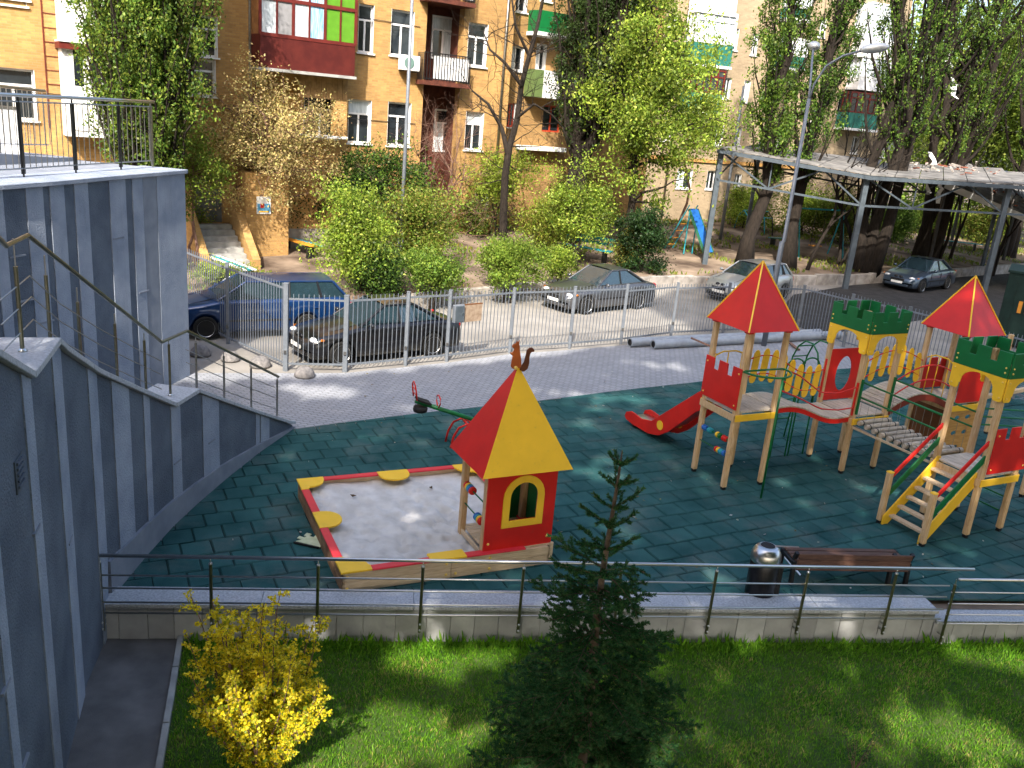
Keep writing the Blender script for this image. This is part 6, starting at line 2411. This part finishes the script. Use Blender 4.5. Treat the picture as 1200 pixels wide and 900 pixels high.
limb([(590, 292), (590, 250), (592, 205), (597, 172), (606, 140), (611, 100), (620, 66), (630, 30), (638, -10), (644, -60)], .17, .04)
limb([(595, 180), (588, 150), (572, 122), (553, 106)], .10, .03)
limb([(611, 100), (592, 74), (574, 58), (566, 36)], .075, .02)
limb([(606, 138), (626, 122), (646, 134), (662, 152)], .06, .02)
limb([(620, 66), (604, 30), (600, 0), (590, -40)], .06, .02)
m.build("trunk", BARK, bt, smooth=True, world=True)
t_, tips, rg = bare("leafless brown creeper climbing the dark red recess of the yellow house", F1.p((rec[0] + rec[1]) / 2, .8, .5), 6, .07, 62, [(tuple(V((0, 0, 1)) + F1.e * .2), 2.2, .07), (tuple(V((0, 0, 1)) - F1.e * .25), 2.2, .07), ((0, 0, 1), 2.5, .07), (tuple(V((0, 0, 1)) + F1.n * .3), 1.6, .04), (tuple(V((0, 0, 1)) + F1.n * .2 + F1.e * .2), 1.9, .05), (tuple(V((0, 0, 1)) - F1.e * .1), 2.3, .05), (tuple(V((0, 0, 1)) + F1.e * .1), 2.2, .05)], 6, "creeper", BARKR, .75)
b = yat(640, 262)
bare("leafless reddish shrub before the ochre wing", (b.x, b.y + 1.5, YZ(b)), 4, .06, 63, [((.2, 0, 1), 2.6, .07), ((-.3, 0, 1), 2.5, .07), ((.5, .1, .9), 2.3, .06)], 6, "bare_shrub", BARKR, .6)

# --- poplars
b = yat(664, 282)
poplar("very dark tall poplar with thick trunk in the middle of the yard", (b.x, b.y, YZ(b)), 19, 1.75, 130, 115, .18, [(.035, .065, .016), (.05, .085, .02), (.03, .05, .014)], .42, (1.4, 0), 71, h0=.2, stems=2, spread=.10)
b = yat(728, 300)
broad("lime_tree", "broad lime green tree with drooping leafy boughs right of the dark poplar", "tree", (b.x, b.y - .5, YZ(b)), (b.x + .5, b.y - .4, 7.6), (2.6, 2.2, 4.6), 190, 75, .17, LIME + GREEN1, .2, .40, 60, BARK, 72, None, 1, (0, 0, -.6), gap=.2)
b = yat(797, 285)
broad("young_tree", "slender young tree with light green leaves left of the canopy post", "tree", (b.x, b.y, YZ(b)), (b.x + .1, b.y, 6.4), (1.5, 1.3, 2.0), 50, 55, .15, LIME, .08, .35, 18, BARKR, 73, None, 1, gap=.25)
DKP = [(.055, .11, .018), (.085, .16, .024), (.13, .21, .03), (.035, .075, .014)]
for i, (px, py, H, rr, st, lean, lb, pal, dens) in enumerate((
        (872, 312, 21, 1.35, 1, .0, "tall poplar with dense green sheath left of the street lamp", POPG, 1.2),
        (922, 314, 22, 1.30, 1, .0, "tall dark poplar just behind the street lamp pole", DKP, 1.1),
        (1012, 318, 23, 1.9, 3, .4, "three stemmed dark poplar behind the middle of the canopy", DKP + POPG, .6),
        (1083, 303, 23, 2.4, 3, .9, "broad forked poplar with several stems fanning out above the canopy", DKP + POPG + POPG, .62),
        (1178, 300, 22, 2.0, 2, .6, "poplar at the right edge behind the second canopy", POPG, .62))):
    b = yat(px, py)
    poplar(lb, (b.x, b.y, YZ(b)), H, rr, 90 if st == 1 else 60, 95, .19, pal, .34 if st == 1 else .40, (lean, 0), 80 + i, h0=.16 if st == 1 else .22, stems=st, spread=.16, dens=dens)
for i, (px, py, H, lb) in enumerate(((945, 316, 7, "thin dark trunk of a young tree right of the lamp pole"), (982, 312, 6.5, "thin forked young tree under the canopy"), (1026, 318, 7, "thin dark young tree beside the three stemmed poplar"), (1100, 306, 6, "thin dark trunk behind the shaded sedan"), (1112, 305, 6, "second thin dark trunk behind the shaded sedan, right one of two"), (1166, 312, 6, "thin young tree by the red car"))):
    b = yat(px, py)
    bare(lb, (b.x, b.y, YZ(b)), H, .1, 90 + i, [((.05 * (i % 3 - 1), 0, 1), 2.9, .10), ((.25, 0, 1), 2.6, .07)][:1 + (i == 1)], 3, "young_tree", BARK, .4)
for i, (px, py, lb) in enumerate(((1010, 300, "bare branching tree behind the canopy left of the three stemmed poplar"), (1190, 290, "bare dark tree at the far right edge"))):
    b = yat(px, py)
    bare(lb, (b.x, b.y + 1, YZ(b)), 8, .14, 96 + i, [((-.15, 0, 1), 3.2, .13), ((.3, 0, 1), 3.0, .1)], 5, "bare_tree", BARK, .5)
# hedges and bushes seen under the canopy
for i, (x0, y0, x1, y1, pal, lb) in enumerate((
        (850, 222, 905, 268, LIME + GREEN1, "light green bush before the beige block behind the first poplar"),
        (903, 215, 975, 275, GREEN1 + LIME, "large sunlit bush between the two poplars under the canopy"),
        (960, 225, 1012, 285, GREEN1 + BRSH, "sunlit green bush behind the turquoise swing"),
        (1022, 240, 1072, 282, MIDG, "low green hedge between the poplar trunks under the canopy"),
        (1060, 225, 1120, 276, GREEN1, "green bush behind the broad forked poplar"),
        (1118, 238, 1190, 284, BRSH + GREEN1, "olive green bush at the right behind the turquoise and orange bench"))):
    shrub(lb, x0, y0, x1, y1, pal, 110 + i, 90, 60, .15, sig=.34, basey=y1)
# bright trees further back
BG = [(0.224, 0.308, 0.042), (0.28, 0.378, 0.056), (0.182, 0.266, 0.042), (0.35, 0.42, 0.084)]
for i, (px, y, zc, rx, rz, lb) in enumerate(((1090, 62, 9, 5.5, 8, "bright spring green tree far behind the canopy, left one of three"), (1170, 58, 10, 6, 9, "bright spring green tree far behind the canopy, middle one of three"), (1260, 56, 10, 6, 9, "bright spring green tree far behind the canopy, cut by the right edge"))):
    p = aty(px, 250, y)
    broad("spring_tree", lb, "tree", (p.x, y, 1.0), (p.x, y, zc), (rx, rx * .8, rz), 150, 75, .30, BG, .25, .75, 40, BARK, 130 + i)
rng = np.random.default_rng(140)
n = 30000
cx = rng.uniform(20, 90, 60)
P = np.stack([cx, 70 + rng.uniform(0, 25, 60) - cx * .1, rng.uniform(3, 20, 60)], 1)[rng.integers(0, 60, n)] + rng.normal(size=(n, 3)) * np.array([2.6, 2.2, 2.6])
fw = foliage("woodland", P, .55, tints(rng, n, BG + MIDG), rng=rng, kind="stuff")
tag(fw, "sunlit green woodland closing the view behind the canopy", "woodland", kind="stuff")
# torn white plastic caught in the poplar
wp_ = thing("torn_plastic", "torn white plastic sheet hanging in the branches above the canopy", "plastic sheet", aty(1108, 150, 44), 0)
rng = np.random.default_rng(9)
for k in range(7):
    p = V((rng.normal(0, .35), rng.normal(0, .3), rng.normal(0, 1.6)))
    pts = [p]
    for i in range(5):
        pts.append(pts[-1] + V((rng.normal(.05, .12), rng.normal(0, .08), rng.normal(-.16, .1))))
    m = M()
    vs = []
    for i, q in enumerate(pts):
        w = .10 * math.sin(pi * (i + .5) / 6) + .02
        vs += [q + V((w, rng.normal(0, .04), 0)), q - V((w, rng.normal(0, .04), 0))]
    m.add(vs, [(2 * i, 2 * i + 1, 2 * i + 3, 2 * i + 2) for i in range(5)])
    m.build("strip", WHITEP, wp_)

# ================================================================== foreground planting
# yellow flowering shrub
YF = [(.76, .60, .018), (.82, .67, .03), (.62, .50, .015), (.85, .74, .07)]
YG = [(.30, .36, .02), (.42, .44, .02), (.18, .26, .02)]
fb = at(305, 908, LZ)
rng = np.random.default_rng(150)
ft = thing("yellow_shrub", "bright yellow flowering shrub on the lawn by the asphalt path", "shrub", fb, 0)
m = M()
PP, TT, DD = [], [], []
for k in range(72):
    az = rng.uniform(0, 2 * pi)
    L = rng.uniform(.9, 1.75)
    if k < 4:
        L = 2.05 + .14 * (k == 0)
    out = rng.uniform(.05, .74) * (1.0 if k >= 3 else .35)
    pts = []
    for i in range(9):
        u = i / 8
        pts.append(fb + V((cos(az) * out * u ** .8 + .03 * sin(u * 6 + k), sin(az) * out * u ** .8, L * u)))
    m.tube(pts, [.010 * (1 - .8 * i / 8) + .0015 for i in range(9)], 5, cap=False)
    side = [(pts[i], pts[i + 1]) for i in range(1, 8)]
    for a, c in side:
        for _ in range(rng.integers(3, 6)):
            p0 = a.lerp(c, rng.random())
            d = V((rng.normal(0, 1), rng.normal(0, 1), rng.uniform(.2, 1.2))).normalized()
            l = rng.uniform(.06, .2)
            m.tube([p0, p0 + d * l], [.003, .0012], 4, cap=False)
            nn = int(l * 190)
            for q in range(nn):
                s = rng.random() ** .7
                PP.append(np.array(p0 + d * l * s) + rng.normal(0, .014, 3))
                hgt_ = (PP[-1][2] - fb.z) / 1.5
                pal = YF if rng.random() < .38 + .42 * hgt_ else YG
                TT.append(np.array(pal[rng.integers(0, len(pal))]) * rng.uniform(.8, 1.15))
m.build("stems", BARKR, ft, world=True)
foliage("flowers", np.array(PP), .035, np.clip(np.array(TT), 0, 1), ft, rng=rng, aspect=.7)

# spruce
sp = V((1.02, 7.30, LZ))
rng = np.random.default_rng(160)
SH = 3.88
st_ = thing("spruce_tree", "dark green young spruce with a bare pale leader in front of the low wall", "tree", sp, 0)
m = M()
axis = lambda z: sp + V((.02 * sin(z * 2), .02 * cos(z * 1.7), z))
m.tube([axis(z) for z in np.linspace(-.05, SH, 16)], [.06 * (1 - z / SH) ** .8 + .006 for z in np.linspace(0, SH, 16)], 8)
NP, ND, NT = [], [], []
NPAL = np.array([(.014, .060, .018), (.022, .082, .024), (.034, .105, .030), (.055, .125, .034)])


def needles(p, q, dens=520, ln=.019, tipk=0.0):
    L = (q - p).length
    n = max(3, int(dens * L))
    d = np.array((q - p) / max(L, 1e-6))
    t = rng.random(n)[:, None]
    P = np.array(p) * (1 - t) + np.array(q) * t
    r = rng.normal(size=(n, 3))
    r -= (r @ d)[:, None] * d
    r /= np.linalg.norm(r, axis=1)[:, None] + 1e-9
    D = r * .8 + d * .75 + np.array([0, 0, .12])
    D /= np.linalg.norm(D, axis=1)[:, None]
    NP.append(P + D * ln * .5)
    ND.append(D)
    tt = NPAL[rng.integers(0, 4, n)] * rng.uniform(.8, 1.25, (n, 1))
    if tipk:
        tt = tt * (1 - tipk) + np.array([.075, .10, .03]) * tipk
    NT.append(tt)


def twig(p, d, L, r, lev):
    pts = [p]
    n = 5
    for i in range(n):
        d = (d + V(rng.normal(0, .07, 3)) + V((0, 0, .035 if lev else -.02 + .05 * i / n))).normalized()
        pts.append(pts[-1] + d * L / n)
    m.tube(pts, [r * (1 - .75 * i / n) for i in range(n + 1)], 4, cap=False)
    for i in range(n):
        needles(pts[i], pts[i + 1], 760 if lev else 640, .030, .35 if i == n - 1 and rng.random() < .5 else 0)
    if lev < 2 and L > .11:
        nt_ = int(L / (.075 if lev == 0 else .085))
        for j in range(nt_):
            f = .18 + .8 * (j + rng.random() * .6) / nt_
            k = min(n - 1, int(f * n))
            q = pts[k].lerp(pts[k + 1], f * n - k)
            sd = d.cross(V((0, 0, 1))).normalized() * (1 if j % 2 else -1)
            dd = (d * .75 + sd * .8 + V((0, 0, rng.normal(-.12, .12)))).normalized()
            twig(q, dd, L * (.50 if lev == 0 else .42) * (1.05 - f * .75) * rng.uniform(.75, 1.15), r * .5, lev + 1)


z = .25
while z < SH - .10:
    f = 1 - z / SH
    top = z > SH - 1.15
    nb_ = 4 if top else 6
    Lb = min(1.0, .14 + f * 1.22) if not top else .13 + (SH - z) * .30
    a0 = rng.uniform(0, 6.28)
    for k in range(nb_):
        az = a0 + 2 * pi * k / nb_ + rng.normal(0, .2)
        elev = -.22 + .55 * (1 - f) + rng.normal(0, .1) + (.25 if top else 0)
        d = V((cos(az) * cos(elev), sin(az) * cos(elev), sin(elev)))
        L = Lb * rng.uniform(.75, 1.15)
        if top:
            twig(axis(z), d, L, .006, 1)
        else:
            twig(axis(z + rng.normal(0, .03)), d, L, .011, 0)
    z += .21 if top else .22
for zz in np.linspace(SH - 1.0, SH - .05, 8):
    needles(axis(zz), axis(min(SH, zz + .12)), 120, .018)
m.build("trunk", mat("spruce_bark", (.065, .045, .03), .9, c2=(.13, .095, .065), s=14, bump=.5, bs=40), st_, smooth=True, world=True)
NP, ND, NT = np.concatenate(NP), np.concatenate(ND), np.concatenate(NT)
print("spruce needles", len(NP))
foliage("needles", NP, .036, np.clip(NT, 0, 1), st_, mt=NEEDLE, rng=rng, aspect=.22, D=ND)

# small sapling on the lawn
gp_ = at(1000, 905, LZ)
sap = thing("sapling", "small twiggy reddish sapling with few leaves on the right of the lawn", "sapling", gp_, 0)
m = M()
PP = []
rng = np.random.default_rng(170)
for k in range(9):
    az = rng.uniform(0, 6.28)
    o_ = rng.uniform(.05, .22)
    pts = [gp_ + V((cos(az) * o_ * u, sin(az) * o_ * u, u * rng.uniform(.38, .6))) for u in np.linspace(0, 1, 6)]
    pts.sort(key=lambda q: q.z)
    m.tube(pts, [.005 * (1 - .7 * i / 5) for i in range(6)], 4, cap=False)
    for i in range(2, 6):
        for _ in range(5):
            PP.append(np.array(pts[i]) + rng.normal(0, .025, 3))
m.build("stems", BARKR, sap, world=True)
foliage("leaves", np.array(PP), .035, tints(rng, len(PP), [(.03, .075, .02), (.05, .10, .03)]), sap, rng=rng)

# grass blades
rng = np.random.default_rng(180)
N = 190000
x = rng.uniform(-3.9, 8.4, N)
t = rng.random(N) ** .75
ywall = CF[0].y + (x - CF[0].x) * cdir.y / cdir.x - .05
y = ywall - (1 - t) * (ywall - 6.2)
kx = kerb_far.x + (y - kerb_far.y) * kd.x / kd.y
ok = (x > kx + .06)
x, y = x[ok], y[ok]
n = len(x)
patch = np.sin(x * 2.3 + 1.1) * np.cos(y * 3.1) + .6 * np.sin(x * 5.3 - y * 4.1) + .4 * np.sin(x * 11 + y * 9)
dist = (CF[0].y + (x - CF[0].x) * cdir.y / cdir.x - .05) - y
hh = rng.uniform(.03, .075, n) * (1 + 2.4 * rng.random(n) * np.exp(-dist / .10)) * (1 + .12 * patch)
straw = rng.random(n) < np.clip(.13 + .14 * patch, .02, .5) * (dist > .35)
g = np.array([(.12, .28, .015), (.18, .35, .028), (.085, .23, .014)])[rng.integers(0, 3, n)]
s_ = np.array([(.34, .30, .09), (.26, .29, .06)])[rng.integers(0, 2, n)]
tn = np.where(straw[:, None], s_, g) * rng.uniform(.75, 1.3, (n, 1)) * (1 + .18 * patch[:, None] * .5)
D = np.stack([rng.normal(0, .45, n), rng.normal(0, .45, n), np.ones(n)], 1)
D /= np.linalg.norm(D, axis=1)[:, None]
P = np.stack([x, y, np.full(n, LZ)], 1) + D * hh[:, None] * .5
gr = foliage("grass", P, hh, np.clip(tn, 0, 1), rng=rng, aspect=.16, D=D, kind="stuff")
tag(gr, "short green lawn grass with straw coloured patches", "grass", kind="stuff")
n = 170
lx, ly = rng.uniform(-4, 9, n), rng.uniform(10.5, 24, n)
ok = np.array([inside((a, b_), rub2) or b_ > 18 for a, b_ in zip(lx, ly)])
lx, ly = lx[ok], ly[ok]
fl = foliage("fallen_leaves", np.stack([lx, ly, np.full(len(lx), .012)], 1), .055, tints(rng, len(lx), [(.45, .42, .36), (.22, .15, .07), (.30, .26, .10), (.55, .53, .50)]), rng=rng, D=np.stack([rng.normal(size=len(lx)), rng.normal(size=len(lx)), rng.normal(0, .15, len(lx))], 1), kind="stuff")
tag(fl, "small dry leaves and pale scraps scattered over the rubber and the paving", "litter", kind="stuff")
# yard weeds: low grass tufts
n = 26000
xx = rng.uniform(-14, 34, n)
yy = np.interp(xx, backx, backy) + rng.uniform(.3, 14, n)
pk = np.sin(xx * .8 + 2) * np.cos(yy * .9) + .5 * np.sin(xx * 2.1 + yy * 1.3)
ok = pk > .15
xx, yy = xx[ok], yy[ok]
zz = np.array([yardz(a, b_) for a, b_ in zip(xx, yy)])
D = np.stack([rng.normal(0, .4, len(xx)), rng.normal(0, .4, len(xx)), np.ones(len(xx))], 1)
yg_ = foliage("yard_grass", np.stack([xx, yy, zz + .06], 1), .18, tints(rng, len(xx), GREEN1 + BRSH), rng=rng, aspect=.35, D=D, kind="stuff")
tag(yg_, "thin grass and weeds scattered over the bare yard", "grass", kind="stuff")

# ================================================================== unseen leaf screen added to shade the playground, gaps cut for sun patches
rng = np.random.default_rng(200)
SHADE = [(-40, -20), (-40, 14), (-12, 16.5), (-7.5, 17.8), (-5.5, 18.6), (-4.2, 19.2), (-2.0, 20.6), (1.0, 22.8), (4.2, 26.0), (6.0, 27.3), (4.5, 30.8), (5.6, 33.5), (8.0, 37), (13.0, 40.8), (20, 45), (30, 50), (60, 56), (60, -20)]
PATCH = [(372, 458, .95, .6), (420, 448, .4, .2), (725, 468, 1.1, .42), (775, 428, 1.1, .3), (690, 500, .5, .22), (760, 470, .3, .2), (700, 556, .6, .4), (715, 540, .5, .3), (1015, 572, .5, .16), (1045, 560, .4, .14), (1078, 650, .42, .18), (1105, 640, .3, .16), (700, 480, .35, .18), (1180, 760, .5, .3), (930, 590, .2, .1)]
PL = [(445, 858, 1.15, .62), (525, 772, .85, .36), (395, 885, .6, .5), (1130, 862, .95, .62), (1090, 860, .3, .2), (490, 780, .55, .28), (540, 800, .35, .2), (1190, 782, .75, .36), (560, 850, .4, .25)]
holes = [(at(a, b_), rx, ry) for a, b_, rx, ry in PATCH] + [(at(a, b_, LZ) + (-LZ / SUNV.z) * 1 * V((SUNV.x, SUNV.y, 0)), rx, ry) for a, b_, rx, ry in PL]
wface = cpt(-.75, 0, -.2)
wface = wface + V((SUNV.x, SUNV.y, 0)) * (.2 / SUNV.z)
for qx, qy, qz, ra_, rb_ in ((-2.45, 8.0, 1.3, .3, .35),):
    holes.append((V((qx - SUNV.x / SUNV.z * qz, qy - SUNV.y / SUNV.z * qz, 0)), ra_, rb_))
holes.append((V((wface.x, wface.y, 0)), .26, .5))
n = 300000
gx, gy = rng.uniform(-40, 60, n), rng.uniform(-18, 56, n)
ok = np.array([inside((a, b_), SHADE) for a, b_ in zip(gx, gy)])
gx, gy = gx[ok], gy[ok]
# uneven density so some light filters through
den = .5 + .5 * np.sin(gx * .9 + 1.3 * np.sin(gy * .6)) * np.cos(gy * 1.1 + np.sin(gx * .5))
ok = rng.random(len(gx)) < np.where(gy < 8.6, .60 + .32 * den, .85 + .15 * den)
for c, rx, ry in holes:
    ok &= ~(((gx - c.x) / rx) ** 2 + ((gy - c.y) / ry) ** 2 < 1.0 + rng.normal(0, .18, len(gx)))
gx, gy = gx[ok], gy[ok]
ex = rng.normal(size=(2600, 2))
ex = ex / np.linalg.norm(ex, axis=1)[:, None] * np.sqrt(rng.random((2600, 1)))
gx = np.concatenate([gx, .1 - SUNV.x / SUNV.z * 2.0 + ex[:, 0] * 1.0])
gy = np.concatenate([gy, 11.5 - SUNV.y / SUNV.z * 2.0 + ex[:, 1] * 1.5])  # extra leaves added to keep sun spots off the playhouse roof
hm = np.maximum(10, (gy - 2) / (cos(SUN_EL) / sin(SUN_EL)) / .99)
hz = hm + rng.uniform(0, 9, len(gx))
P = np.stack([gx + SUNV.x / SUNV.z * hz, gy + SUNV.y / SUNV.z * hz, hz], 1)
gt = thing("shade_leaf_screen", "unseen leaf screen on stems, added and shaped to shade the playground", "tree", (0, -26, 0), 0)
foliage("crown", P, .62, tints(rng, len(P), POPG), gt, rng=rng, aspect=.8, kind="stuff")  # leaf slab cut to the shade outline, not a grown crown
for i in range(7):  # unseen stems added to the leaf screen
    x = -24 + i * 9
    M().tube([(x, -4 + RNG.uniform(-4, 4), 0), (x + .3, -4, 14), (x - .2, 0, 30)], [.6, .45, .15], 9).build("trunk", BARK, gt, smooth=True)
